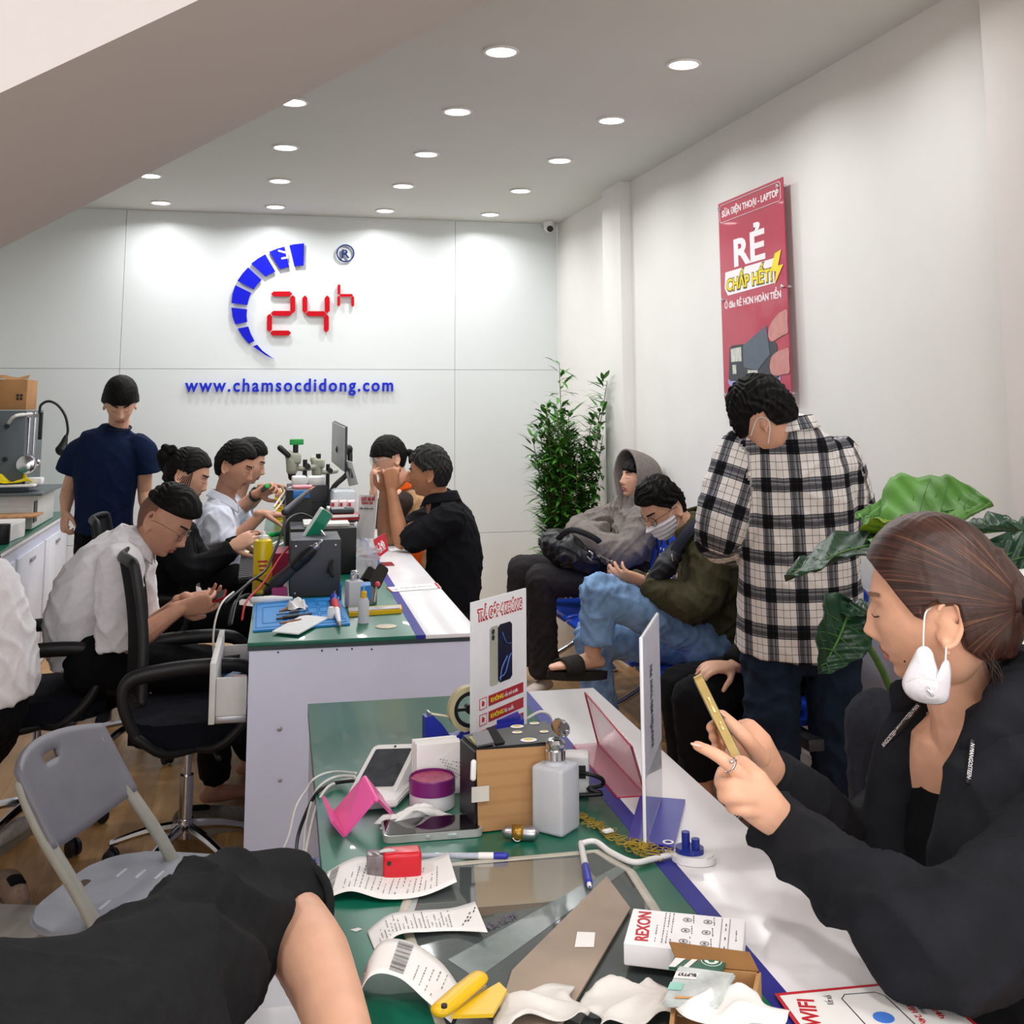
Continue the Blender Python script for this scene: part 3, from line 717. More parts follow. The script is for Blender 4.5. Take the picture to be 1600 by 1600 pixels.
# ---- customers at the counter
def glasses_woman():
    d=6.62; q=lambda x,y,k=0: D(x,y,d+k)
    p=person('seated woman with clear glasses, black bangs and brown jacket, cheek resting on her hand',(q(630,900).x,q(630,900).y))
    H=Head(q(607,714,0),(-.93,-.25,-.22),(-.1,0,1),1.0,jaw=1.05,nose=.7)
    b=B(); H.add(b)
    tube(b,[q(634,768,.0),q(626,748,.0),q(614,725,.0)],[.06,.05,.05])
    arm(b,q(620,775,-.15),q(588,835,-.14),q(583,768,-.1),.85); hand(b,q(584,762,-.1),(-.05,.05,1),(.8,.3,.1),-1,curl=(.45,.5,.55,.6),thumb=.3,s=.92)
    put('body',b,M_skinA,p,.0045,3)
    def ex(bm): tube(bm,[q(628,712,.03),q(640,706,.03),q(643,712,.03),q(641,722,.03)],[.02,.018,.022,.01])
    H.hair(M_hair,p,[(-.1,-.080),(-.05,-.075),(-.03,-.03),(-.012,-.012),(.01,-.01),(.03,.002),(.05,.012),(.1,.018)],.014,.0015,extra=ex,back=.006)
    H.features(p,lip='#b0605c'); H.glasses(p,mat('clear_frame','#c9c0b8',.2,noise=.05),r=.025,wire=.0016)
    b=B(); torso(b,[(q(645,900),.17,.14),(q(645,850),.17,.14),(q(645,800),.18,.13),(q(640,778),.16,.09),(q(632,765,.0),.075,.06)],(.1,1,0))
    put('jacket',b,fabric('tan_brown_cloth','#b08a66'),p,.009,4,.006,.15,10)
    b=B(); sleeve(b,[q(628,785,-.15),q(600,830,-.15),q(590,835,-.15),q(584,785,-.11)],[.07,.06,.058,.05]); put('dark_sleeve',b,fabric('dark_brown_cloth','#3a302b'),p,.008,4,.006,.1,11)
    collar(p,fabric('orange_cloth','#e8601c'),q(632,757,-.02),(0,1,0),(-.9,-.2,0),.060,.055,gap=.6)
    b=B(); tube(b,[q(650,830,-.19),q(648,860,-.2),q(646,890,-.18)],[.04,.05,.04]); tube(b,[q(642,842,-.2),q(640,868,-.2)],[.05,.05]); put('orange_lining',b,fabric('orange_cloth','#e8601c'),p,.008)
    b=B(); tube(b,[q(650,905,-.1),q(585,915,-.1)],[.095,.075]); tube(b,[q(650,905,.1),q(585,915,.1)],[.095,.075])
    for k in (-.1,.1): K=q(585,915,k); tube(b,[K,V((K.x+.1,K.y,.03))],[.07,.06])
    put('trousers',b,M_blackcloth2,p,.014)
glasses_woman()
def polo_man():
    d=5.55; q=lambda x,y,k=0: D(x,y,d+k)
    p=person('seated man in black polo shirt with clasped hands, elbows on the white ledge',(q(705,960).x,q(705,960).y))
    H=Head(q(671,737,0),(-.86,.38,-.12),(-.05,.0,1),1.0,nose=1.1)
    b=B(); H.add(b)
    tube(b,[q(690,800,.0),q(682,775,.0),q(674,745,.0)],[.075,.060,.058])
    arm(b,q(700,815,-.16),q(627,846,-.12),q(612,768,-.0)); hand(b,q(612,766,-.0),(-.02,.1,1),(.3,1,.0),1,curl=(.75,.85,.9,.95),thumb=.5)
    arm(b,q(680,810,.2),q(602,845,.12),q(600,772,.1)); hand(b,q(601,768,.1),(.15,-.1,1),(.1,-1,0),1,curl=(.75,.8,.85,.9),thumb=.5)
    put('body',b,M_skinB,p,.0042,3)
    H.hair(mat('dark_brown_hair','#100d0b',.7,noise=.3,nscale=60,bump=.5,bscale=250),p,HL_M,.013,.0035,top=.006,back=.006); H.features(p,lash=False)
    b=B(); s=(.25,1,0)
    torso(b,[(q(700,975),.16,.135),(q(706,920),.165,.14),(q(710,865),.175,.14),(q(704,820),.185,.125),(q(696,795,.0),.14,.09),(q(689,778,.0),.075,.065)],s)
    sleeve(b,[q(703,812,-.15),q(665,832,-.16),q(645,842,-.13)],[.085,.075,.066]); sleeve(b,[q(680,808,.19),q(645,825,.2),q(632,832,.16)],[.08,.07,.062])
    put('polo_shirt',b,fabric('black_polo','#131418'),p,.008,4,.008,.15,12)
    collar(p,fabric('black_polo','#131418'),q(688,778,.0),(0,1,0),(-.86,.38,0),.072,.045,gap=.8)
    b=B(); leg(b,q(705,985,-.1),q(650,1000,-.1),V((q(670,985,-.1).x,q(670,985,-.1).y,.1)),1,.07,.075,.1); leg(b,q(705,985,.12),q(650,1000,.12),V((q(670,985,.1).x,q(670,985,.12).y,.1)),1,.07,.075,.1); tube(b,[q(705,980,-.1),q(705,980,.12)],.12)
    put('trousers',b,M_blackcloth2,p,.012)
    for k in (-.1,.12): K=q(670,985,k); b=B(); foot(b,V((K.x,K.y,.085)),(-1,.2,0)); put('shoe',b,M_black,p,.007)
polo_man()
# ---- waiting on the bench
def hoodie_man():
    d=6.35; q=lambda x,y,k=0: D(x,y,d+k)
    M_h=fabric('grey_fleece','#7d7570'); M_t=fabric('charcoal_cloth','#2e2b2d')
    p=person('man asleep on the bench in a grey hoodie with the hood up, arms crossed',(q(985,930).x,q(985,930).y))
    H=Head(q(997,747,0),(-.93,-.22,.12),(.12,0,1),1.0)
    b=B(); H.add(b); tube(b,[q(1003,815,0),q(1002,780,0)],[.06,.055]); put('body',b,M_skinA,p,.0045,3)
    H.hair(M_hair,p,HL_BANG,.012,.002); H.features(p)
    # hood: open-fronted shell
    bm=B(); f=(H.M.to_3x3()@V((0,1,0))); r=H.M.to_3x3()@V((1,0,0)); u=V((.05,0,1))
    def hd(a,t):
        # a around opening -> from chin left over top to chin right ; t from opening to back
        th=-PI*.80+ (PI*1.60)*a
        wx=.118*math.sin(th)*(1-.12*max(0,-math.cos(th))); wz=.140*math.cos(th)+.006
        k=math.cos(t*PI/2)**.62 if t<1 else 0
        fwd=.085-.215*math.sin(t*PI/2)
        if math.cos(th)<0: fwd+=.03*(math.cos(th))
        drop=-.10*max(0,-math.cos(th))*(1) 
        return H.c+r*wx*(k*.98+.02)+u*(wz*(k*.95+.05)+drop*k)+f*fwd
    grid(bm,hd,40,14); bmesh.ops.remove_doubles(bm,verts=bm.verts,dist=.002); solid(bm,.010)
    obj('hood',bm,M_h,p,True)
    b=B(); s=(.15,1,0)
    torso(b,[(q(1010,905),.18,.16),(q(1005,870),.19,.17),(q(1000,835),.20,.16),(q(1003,808),.19,.13),(q(1004,788,.0),.12,.11),(q(1004,772,0),.09,.09)],s)
    sleeve(b,[q(1005,815,-.17),q(985,858,-.26),q(950,858,-.26),q(905,835,-.2)],[.098,.095,.088,.062])
    sleeve(b,[q(965,805,.16),q(915,822,.12),q(905,830,-.02),q(940,832,-.16)],[.085,.075,.07,.06])
    put('hoodie',b,M_h,p,.009,5,.010,.17,20)
    b=B()
    for k,(x0,x1) in enumerate(((958,952),(966,957))): tube(b,[q(x0,775,-.12),q((x0+x1)/2-2,792,-.14),q(x1,806,-.16)],.004,n=6,sub=3)
    obj('drawstring',b,M_h,p,True)
    b=B(); 
    F1=V((T(850,1052,.1).x,T(850,1052,.1).y,.1)); F2=V((F1.x-.08,F1.y+.28,.1))
    leg(b,q(990,905,-.14),q(845,905,-.28),F1,1,.085,.085,.11); leg(b,q(985,900,.1),q(815,890,.02),F2,1,.085,.085,.11); tube(b,[q(1000,900,-.12),q(1000,900,.12)],.13)
    put('trousers',b,M_t,p,.010,4,.007,.16,21)
    for F_ in (F1,F2):
        t=F_+V((0,0,0)); b=B(); foot(b,V((t.x,t.y,.085)),(-.8,-.6,0),1.08); put('sneaker',b,mat('cream_sneaker','#cfc3b8',.7,noise=.06),p,.006,4)
    # bag on the lap
    g=thing('shoulder_bag','black leather bag resting on the lap of the hooded man','bag',q(893,865,-.2),world=True)
    b=B(); c=q(893,862,-.22); tube(b,[q(868,850,-.2),q(890,862,-.24),q(922,880,-.28)],[(.10,.09),(.125,.105),(.075,.07)],n=18,sub=5,up=(0,0,1)); put('bag_body',b,mat('black_leather','#16171b',.38,noise=.15,nscale=12,bump=.4,bscale=80),g,.008,4,.010,.12,22)
    b=B(); tube(b,[q(872,842,-.3),q(895,828,-.32),q(935,845,-.32),q(942,868,-.3)],[(.016,.004)]*4,n=8,sub=5,up=(0,-1,0)); obj('strap',b,M_black,g)
    b=B(); tube(b,[q(921,862,-.36),q(926,866,-.37),q(925,872,-.36)],.006,n=8,sub=3); tube(b,[q(918,870,-.36),q(924,876,-.36)],.005,n=8); obj('buckle',b,M_chrome,g,True)
hoodie_man()
def olive_man():
    d=4.85; q=lambda x,y,k=0: D(x,y,d+k)
    M_o=fabric('olive_cloth','#4a4632'); M_j=fabric('light_denim','#7d9dc4',noise=.25,nscale=18)
    p=person('seated man in olive jacket, light jeans, face mask and glasses looking at his phone',(q(1110,1005).x,q(1110,1005).y))
    H=Head(q(1035,793,0),(-.80,-.24,-.55),(-.5,-.1,.85),1.0)
    b=B(); H.add(b); tube(b,[q(1085,850,.0),q(1068,822,0),q(1045,798,0)],[.07,.058,.056])
    arm(b,q(1100,860,-.15),q(1085,950,-.22),q(1008,910,-.2)); hand(b,q(1006,908,-.2),(-.96,.05,.25),(.1,.6,.7),-1,curl=(.3,.35,.4,.5),thumb=.5)
    arm(b,q(1085,850,.18),q(1060,940,.15),q(985,905,-.02)); hand(b,q(984,902,-.02),(-.9,-.25,.2),(-.1,-.6,.7),1,curl=(.35,.4,.45,.5),thumb=.6)
    put('body',b,M_skinA,p,.0038,3)
    H.hair(M_hair,p,HL_M,.014,.005,top=.016); H.features(p,lips=False); H.glasses(p,mat('dark_wire','#2b2624',.3,.7,noise=.05),r=.024,wire=.0011)
    mk=H.patch('face_mask',mat('mask_white','#e9e6ec',.85,noise=.03,nscale=60,bump=.3,bscale=150),p,lambda L:(L[:,1]>.012)&(L[:,2]<-.020+.10*(.1-np.clip(L[:,1],0,.1))*-.35)&(L[:,2]>-.125+.4*(.08-np.clip(L[:,1],0,.08)))&(np.abs(L[:,0])<.072),lambda L:.006+.004*np.sin(L[:,2]*330),thick=.002)
    b=B()
    for sd in (-1,1):
        tube(b,[H.W((sd*.066,.045,-.035)),H.W((sd*.078,.0,-.0)),H.W((sd*.082,-.02,.005)),H.W((sd*.080,-.024,-.03)),H.W((sd*.066,.03,-.085))],.0016,n=6,sub=4)
    obj('ear_loop',b,M_white,mk,True)
    b=B(); s=(.12,1,0)
    torso(b,[(q(1125,1020,0),.19,.17),(q(1125,980),.19,.175),(q(1122,920),.19,.165),(q(1112,872),.195,.145),(q(1096,845,.0),.15,.11),(q(1078,820,0),.078,.07)],s)
    sleeve(b,[q(1108,865,-.16),q(1105,925,-.22),q(1085,945,-.24),q(1045,930,-.22),q(1014,915,-.2)],[.088,.085,.082,.07,.058]); sleeve(b,[q(1090,850,.17),q(1060,938,.15),q(992,908,.0)],[.08,.07,.05])
    put('jacket',b,M_o,p,.008,4,.010,.15,23)
    collar(p,M_o,q(1074,818,-.0),(0,1,0),(-.85,-.2,-.2),.080,.055,gap=.7,up=(-.35,0,.93),thick=.008)
    b=B(); Ft=V((q(935,1080).x+.02,q(935,1080).y,.1))
    leg(b,q(1100,995,-.10),q(935,925,-.25),q(932,1002,-.25),1,.072,.08,.10); leg(b,q(1100,1010,.12),q(925,995,.0),Ft,1,.075,.08,.10); tube(b,[q(1105,1003,-.1),q(1105,1003,.1)],.125)
    put('jeans',b,M_j,p,.009,4,.010,.13,24)
    b=B(); A=q(926,1016,-.25); A2=q(925,1036,-.25); fd=V((-.95,-.25,.10)); foot(b,A,fd); tube(b,[A,q(931,985,-.25)],.035); put('bare_foot',b,M_skinA,p,.0045,3)
    b=B(); foot(b,V((Ft.x,Ft.y,.085)),(-.9,-.3,0)); put('bare_foot',b,M_skinA,p,.0045,3)
    # slides
    def slide(A,f,lab):
        f=V(f).normalized(); u=V((0,0,1)); u=(u-f*u.dot(f)).normalized(); s_=f.cross(u); t=thing('slide_sandal',lab,'sandal',A-u*.085,world=True)
        bm=B(); pts=[]
        for i in range(24):
            a=2*PI*i/24; c,s2=math.cos(a),math.sin(a); pts.append((.06+.145*c*(1 if c>0 else .95),.050*s2*(1+.15*c)))
        prism(bm,pts,.030,basis(f,-s_ if False else u.cross(f),u,A-u*.110)); obj('sole',bm,fabric('black_foam','#2b2825'),t)
        bm=B(); grid(bm,lambda a,c:A+f*(.065+.085*c)+u*(-.085+.062*math.sin(PI*a)**.6*(1-.25*c))+s_*(.053*math.cos(PI*a)),14,6); solid(bm,.006); obj('strap',bm,fabric('black_foam','#2b2825'),t,True)
    slide(A,fd,'black slide sandal on the raised foot of the man in jeans'); slide(V((Ft.x,Ft.y,.115)),(-.9,-.3,0),'black slide sandal on the foot planted on the floor under the crossed leg')
    phone('mobile_phone','black phone held low by the masked man in the olive jacket',q(960,884,-.12),(.1,1,0),(.45,-.1,.85),col='#141417')
    g=thing('crossbody_bag','black crossbody bag on the chest of the man in the olive jacket','bag',q(1035,900,-.2),world=True)
    b=B(); tube(b,[q(1020,908,-.2),q(1040,885,-.2),q(1058,855,-.15)],[(.035,.035),(.055,.05),(.035,.035)],n=16,sub=5); put('bag_body',b,mat('navy_nylon','#15171f',.55,noise=.1,bump=.4,bscale=90),g,.007,4,.008,.1,25)
    b=B(); tube(b,[q(1055,860,-.20),q(1078,828,-.17),q(1100,808,-.05)],[(.022,.006)]*3,n=8,sub=6,up=(-.2,-1,.3)); obj('strap',b,mat('navy_web','#1b1f30',.8,noise=.1),g)
    b=B(); tube(b,[q(1008,905,-.27),q(1012,897,-.28)],.004,n=8); tube(b,[q(1050,868,-.27),q(1052,876,-.27)],.004,n=8); obj('zip_puller',b,M_chrome,g,True)
olive_man()
def leg_person():
    d=3.95; q=lambda x,y,k=0: D(x+(15 if k>.3 else 0),y,d+k+(.18 if k>.3 else .1))
    p=person('seated person in black clothes behind the plaid-shirted man, only legs and one hand show',(q(1180,1060).x,q(1180,1060).y))
    H=Head(q(1200,830,.35),(-.8,-.2,-.5),(-.4,-.1,.85)); b=B(); H.add(b)
    tube(b,[q(1205,880,.35),q(1203,840,.35)],.06)
    arm(b,q(1195,920,.15),q(1180,1010,.1),q(1145,1042,0)); hand(b,q(1143,1042,-.02),(-.9,-.2,.1),(0,.3,-1),-1,curl=.35)
    put('body',b,M_skinA,p,.006); H.hair(M_hair,p,HL_M)
    b=B(); torso(b,[(q(1215,1060,.35),.16,.13),(q(1215,1000,.35),.17,.13),(q(1210,920,.35),.18,.12),(q(1206,885,.35),.14,.08)],(.1,1,0)); sleeve(b,[q(1200,915,.17),q(1180,1000,.1),q(1150,1035,.02)],[.07,.06,.05]); put('jacket',b,M_blackcloth,p,.010,4,.006,.14,26)
    b=B(); f1=V((T(1085,1235,.1).x,T(1085,1235,.1).y,.1))
    leg(b,q(1200,1075,.15),q(1085,1095,-.1),q(1098,1205,-.1),1,.08,.085,.105); leg(b,q(1215,1050,.45),q(1062,1075,.25),q(1075,1190,.2),1,.075,.085,.105)
    put('trousers',b,M_blackcloth2,p,.010,4,.006,.15,27)
    for A in (q(1098,1215,-.1),q(1075,1190,.2)):
        b=B(); foot(b,V((A.x,A.y,.085)),(-.8,-.5,0)); tube(b,[A,V((A.x,A.y,.08))],.035); put('bare_foot',b,M_skin,p,.006,3)
leg_person()
# ---- man in plaid shirt seen from behind
def plaid_mat():
    m=bpy.data.materials.new('plaid_flannel'); m.use_nodes=True; nt=m.node_tree; L=nt.links.new; b=nt.nodes['Principled BSDF']
    at_=nt.nodes.new('ShaderNodeAttribute'); at_.attribute_name='weave'; sp=nt.nodes.new('ShaderNodeSeparateXYZ'); L(at_.outputs['Vector'],sp.inputs[0])
    def bands(src,per):
        mu=nt.nodes.new('ShaderNodeMath'); mu.operation='DIVIDE'; L(src,mu.inputs[0]); mu.inputs[1].default_value=per
        fr=nt.nodes.new('ShaderNodeMath'); fr.operation='FRACT'; L(mu.outputs[0],fr.inputs[0])
        r=nt.nodes.new('ShaderNodeValToRGB'); cr=r.color_ramp; cr.interpolation='CONSTANT'
        st=[(0,0),(.10,.8),(.115,0),(.25,.30),(.262,0),(.30,.0),(.50,.78),(.0,0)]
        el=[(0,.0),(.19,.42),(.205,.0),(.40,.42),(.415,0),(.60,.46),(.64,.30),(.655,.48),(.76,.56),(.775,.42),(.83,.28),(.845,.48),(.92,.30),(.935,.44),(.985,0)]
        while len(cr.elements)>1: cr.elements.remove(cr.elements[0])
        cr.elements[0].position=0; cr.elements[0].color=(0,0,0,1)
        for p_,v in el[1:]: e=cr.elements.new(p_); e.color=(v,v,v,1)
        L(fr.outputs[0],r.inputs[0]); return r.outputs[0]
    a=bands(sp.outputs[0],.113); c=bands(sp.outputs[1],.123)
    ad=nt.nodes.new('ShaderNodeMath'); ad.operation='ADD'; L(a,ad.inputs[0]); L(c,ad.inputs[1])
    n=nt.nodes.new('ShaderNodeTexNoise'); n.inputs['Scale'].default_value=420; tc=nt.nodes.new('ShaderNodeTexCoord'); L(tc.outputs['Object'],n.inputs['Vector'])
    mr=nt.nodes.new('ShaderNodeMath'); mr.operation='MULTIPLY_ADD'; mr.inputs[1].default_value=.35; mr.inputs[2].default_value=-.17; L(n.outputs[0],mr.inputs[0])
    mm=nt.nodes.new('ShaderNodeMath'); mm.operation='MULTIPLY'; L(mr.outputs[0],mm.inputs[0]); L(ad.outputs[0],mm.inputs[1])
    a2=nt.nodes.new('ShaderNodeMath'); a2.operation='ADD'; L(ad.outputs[0],a2.inputs[0]); L(mm.outputs[0],a2.inputs[1])
    r=nt.nodes.new('ShaderNodeValToRGB'); cr=r.color_ramp; cr.elements[0].position=0; cr.elements[0].color=lin('#e9e2de'); cr.elements[1].position=1.0; cr.elements[1].color=lin('#0d0d11')
    e=cr.elements.new(.30); e.color=lin('#a9a7ab'); e=cr.elements.new(.46); e.color=lin('#58585e'); e=cr.elements.new(.72); e.color=lin('#1c1c21')
    L(a2.outputs[0],r.inputs[0]); L(r.outputs[0],b.inputs['Base Color']); b.inputs['Roughness'].default_value=.95; b.inputs['Specular IOR Level'].default_value=.15
    return m
def uv_from(segs):
    "segs: (a, b, across axis, u offset, v offset, radius weight) nearest bone decides the cloth direction"
    def fn(co):
        best=np.full(len(co),1e9); uv=np.zeros((len(co),3))
        for a,b,ax,u0,v0,rw in segs:
            a=np.array(a,float); b=np.array(b,float); ax=np.array(ax,float); d=b-a; Ln=np.linalg.norm(d); d/=Ln; ax=ax-d*ax.dot(d); ax/=np.linalg.norm(ax); nn=np.cross(d,ax)
            r=co-a; t=r@d; tc=np.clip(t,0,Ln); q=r-tc[:,None]*d; ds=np.linalg.norm(q,axis=1)/rw
            x=q@ax; y=q@nn; R=np.maximum(np.hypot(x,y),.01); u=np.arctan2(x,np.abs(y)+1e-4)*R
            m=ds<best; best=np.where(m,ds,best); uv[m,0]=(u+u0)[m]; uv[m,1]=(t+v0)[m]
        return uv
    return fn
def plaid_man():
    d=3.90; q=lambda x,y,k=0: D(x,y,d+k)
    p=person('standing man in black and white plaid shirt and dark jeans seen from behind',(q(1250,1200).x,q(1250,1200).y))
    H=Head(q(1193,650,-.02),(-.58,.66,-.48),(-.40,.28,.87),1.0)
    b=B(); H.add(b); tube(b,[q(1240,700,.03),q(1225,675,.03),q(1200,655,.03)],[.075,.062,.06])
    A0=q(1150,720,.02); A1=q(1122,825,.0); A2=q(1168,848,.28)
    arm(b,A0,A1,A2); hand(b,A2,(-.1,.9,.25),(0,.2,1),1,curl=.4)
    arm(b,q(1318,725,.06),q(1345,840,.12),q(1290,850,.35)); hand(b,q(1290,850,.35),(-.5,.85,.1),(0,.2,1),-1,curl=.4)
    put('body',b,M_skinA,p,.0042,3)
    H.hair(M_hair,p,[(-.1,-.070),(-.05,-.055),(-.03,-.01),(0,.012),(.02,.008),(.045,-.02),(.06,-.035),(.1,-.04)],lambda L:.020+0*L[:,0],.005,top=.012,back=.006,seed=3)
    if 0: H.patch('faded_sides',mat('fade_hair2','#8a6350',.8,noise=.3,nscale=200),p,lambda L:(L[:,2]<.02)&(L[:,1]<-.03)&(L[:,2]>-.075),.0025)
    b=B(); tube(b,[H.W((-.072,.05,-.04)),H.W((-.080,.0,-.005)),H.W((-.084,-.028,-.01)),H.W((-.080,-.034,-.04)),H.W((-.070,.01,-.09))],.0018,n=6,sub=4); obj('ear_loop',b,M_white,p,True)
    b=B(); s=(q(1320,700)-q(1140,700)).normalized()
    torso(b,[(q(1250,1010,.02),.228,.165),(q(1250,985,.02),.224,.160),(q(1248,900,.02),.212,.155),(q(1245,800,.02),.205,.14),(q(1240,740,.02),.205,.128),(q(1238,705,.02),.178,.105),(q(1236,680,.02),.13,.085),(q(1235,662,.03),.075,.065)],s)
    sl=[q(1160,712,.02),q(1140,770,.0),q(1130,812,-.02),q(1128,840,.06),q(1150,848,.30)]
    sleeve(b,sl,[.095,.100,.098,.09,.07]); sr=[q(1310,718,.04),q(1328,770,.06),q(1335,830,.1),q(1310,848,.3)]; sleeve(b,sr,[.085,.08,.08,.06])
    ax=np.array(s)
    put('plaid_shirt',b,plaid_mat(),p,.008,4,.007,.20,30,uvfn=uv_from([(q(1250,1008,.02),q(1236,640,.02),s,0,0,2.2),(sl[0],sl[2],(.75,-.5,.3),.02,.03,1),(sl[3],sl[4],(0,0,1),.02,.3,1),(sr[0],sr[2],s,.03,.05,.8)]))
    bm=B(); c=q(1233,664,.01)
    N=24; u=V((-.12,.05,1)).normalized(); f=V((-.35,.93,0)); f=(f-u*f.dot(u)).normalized(); s2=f.cross(u)
    def cf(a,b_): t=.5+(2*PI-1.0)*a; rr=.080+.020*b_; return c+(f*math.cos(t)*1.1+s2*math.sin(t))*rr+u*(.018-.045*b_+.010*(1-math.cos(t))*.5)
    grid(bm,cf,N,5); solid(bm,.004)
    me=bpy.data.meshes.new('collar'); bm.normal_update(); bm.to_mesh(me); bm.free(); co=np_co(me); cn=np.array(c); rel=co-cn
    uv=np.zeros((len(co),3)); uv[:,0]=np.arctan2(rel@np.array(s2),-(rel@np.array(f)))*.09; uv[:,1]=rel@np.array(u)+.05
    at_=me.attributes.new('weave','FLOAT_VECTOR','POINT'); at_.data.foreach_set('vector',uv.astype(np.float32).ravel()); me.transform(Matrix.Translation(-V(p['_org']))); mobj('collar',me,bpy.data.materials['plaid_flannel'],p,True)
    b=B(); y=q(1250,1000).y
    L_=q(1205,1010,.0); R_=q(1300,1010,.06)
    a1=D(1208,1262,3.80); a2=D(1312,1262,3.92)
    leg(b,L_,q(1205,1110,-.06),a1,1,.095,.10,.105); leg(b,R_,q(1305,1110,.03),a2,1,.095,.10,.105); tube(b,[L_,R_],.10)
    put('jeans',b,fabric('dark_denim','#1c2738',noise=.3,nscale=14),p,.010,4,.009,.16,31)
    for A in (a1,a2):
        b=B(); foot(b,V((A.x,A.y+.02,.085)),(-.5,.8,0)); tube(b,[A,V((A.x,A.y+.02,.09))],[.04,.036]); put('bare_foot',b,M_skin,p,.006,3)
plaid_man()
# ---- partly seen people
def left_edge_man():
    d=3.55; q=lambda x,y,k=0: D(x,y,d+k)
    p=person('man in white shirt and black trousers at the left edge, only his back shows',(q(-30,1080).x,q(-30,1080).y))
    b=B(); H=Head(q(-70,800,0),(.5,.6,-.6),(.3,.3,.9)); H.add(b); tube(b,[q(-60,870),q(-68,820)],.058)
    arm(b,q(-30,900,-.1),q(-70,1000,-.1),q(-40,1060,-.1)); hand(b,q(-40,1060,-.1),(0,.3,-1),(1,0,0)); put('body',b,M_skin,p,.006); H.hair(M_hair,p,HL_M)
    b=B(); torso(b,[(q(-25,1085),.165,.155),(q(-28,1040),.175,.165),(q(-38,960),.175,.15),(q(-55,900),.18,.12),(q(-62,870),.08,.06)],(.6,-.8,0)); sleeve(b,[q(-90,910,-.05),q(-90,990,-.05)],[.08,.075])
    put('shirt',b,M_wshirt,p,.009,4,.009,.17,33)
    b=B(); K=q(-10,1150,.3); leg(b,q(-32,1100,-.05),q(-10,1150,.25),V((K.x-.25,K.y+.1,.1)),1,.08,.08,.115); leg(b,q(-60,1100,0),q(-80,1150,.2),V((K.x-.4,K.y,.1)),1,.08,.08,.11); tube(b,[q(-45,1100),q(-28,1100)],.14)
    put('trousers',b,M_blackcloth2,p,.012,4,.006,.15,34)
left_edge_man()
def cap_person():
    d=2.35; q=lambda x,y,k=0: D(x,y,d+k)
    p=person('person in a white cap half hidden behind the masked woman at the right edge',(q(1640,1200).x,q(1640,1200).y))
    H=Head(q(1622,985),(-.86,-.25,-.42),(-.35,-.1,.9)); b=B(); H.add(b); tube(b,[q(1650,1080,.0),q(1630,1010)],.055)
    put('body',b,M_skinB,p,.005,3)
    H.hair(M_white,p,[(-.1,-.03),(0,-.005),(.05,.006),(.1,.016)],.012,.0,name='white_cap'); H.features(p,lip='#7d4438')
    b=B(); torso(b,[(q(1680,1300),.16,.13),(q(1680,1200),.17,.13),(q(1670,1110),.17,.12),(q(1655,1070),.08,.06)],(.1,1,0)); put('jacket',b,M_blackcloth,p,.010,4,.006,.14,35)
    b=B(); K=q(1372,1130,.45); leg(b,q(1640,1270,.1),K,V((K.x,K.y,.1)),1,.075,.085,.1); leg(b,q(1660,1280,.0),q(1430,1160,.3),V((q(1430,1160,.3).x,q(1430,1160,.3).y,.1)),1,.075,.085,.1)
    put('trousers',b,fabric('dark_grey_cloth','#33343c'),p,.012,4,.006,.15,36)
cap_person()
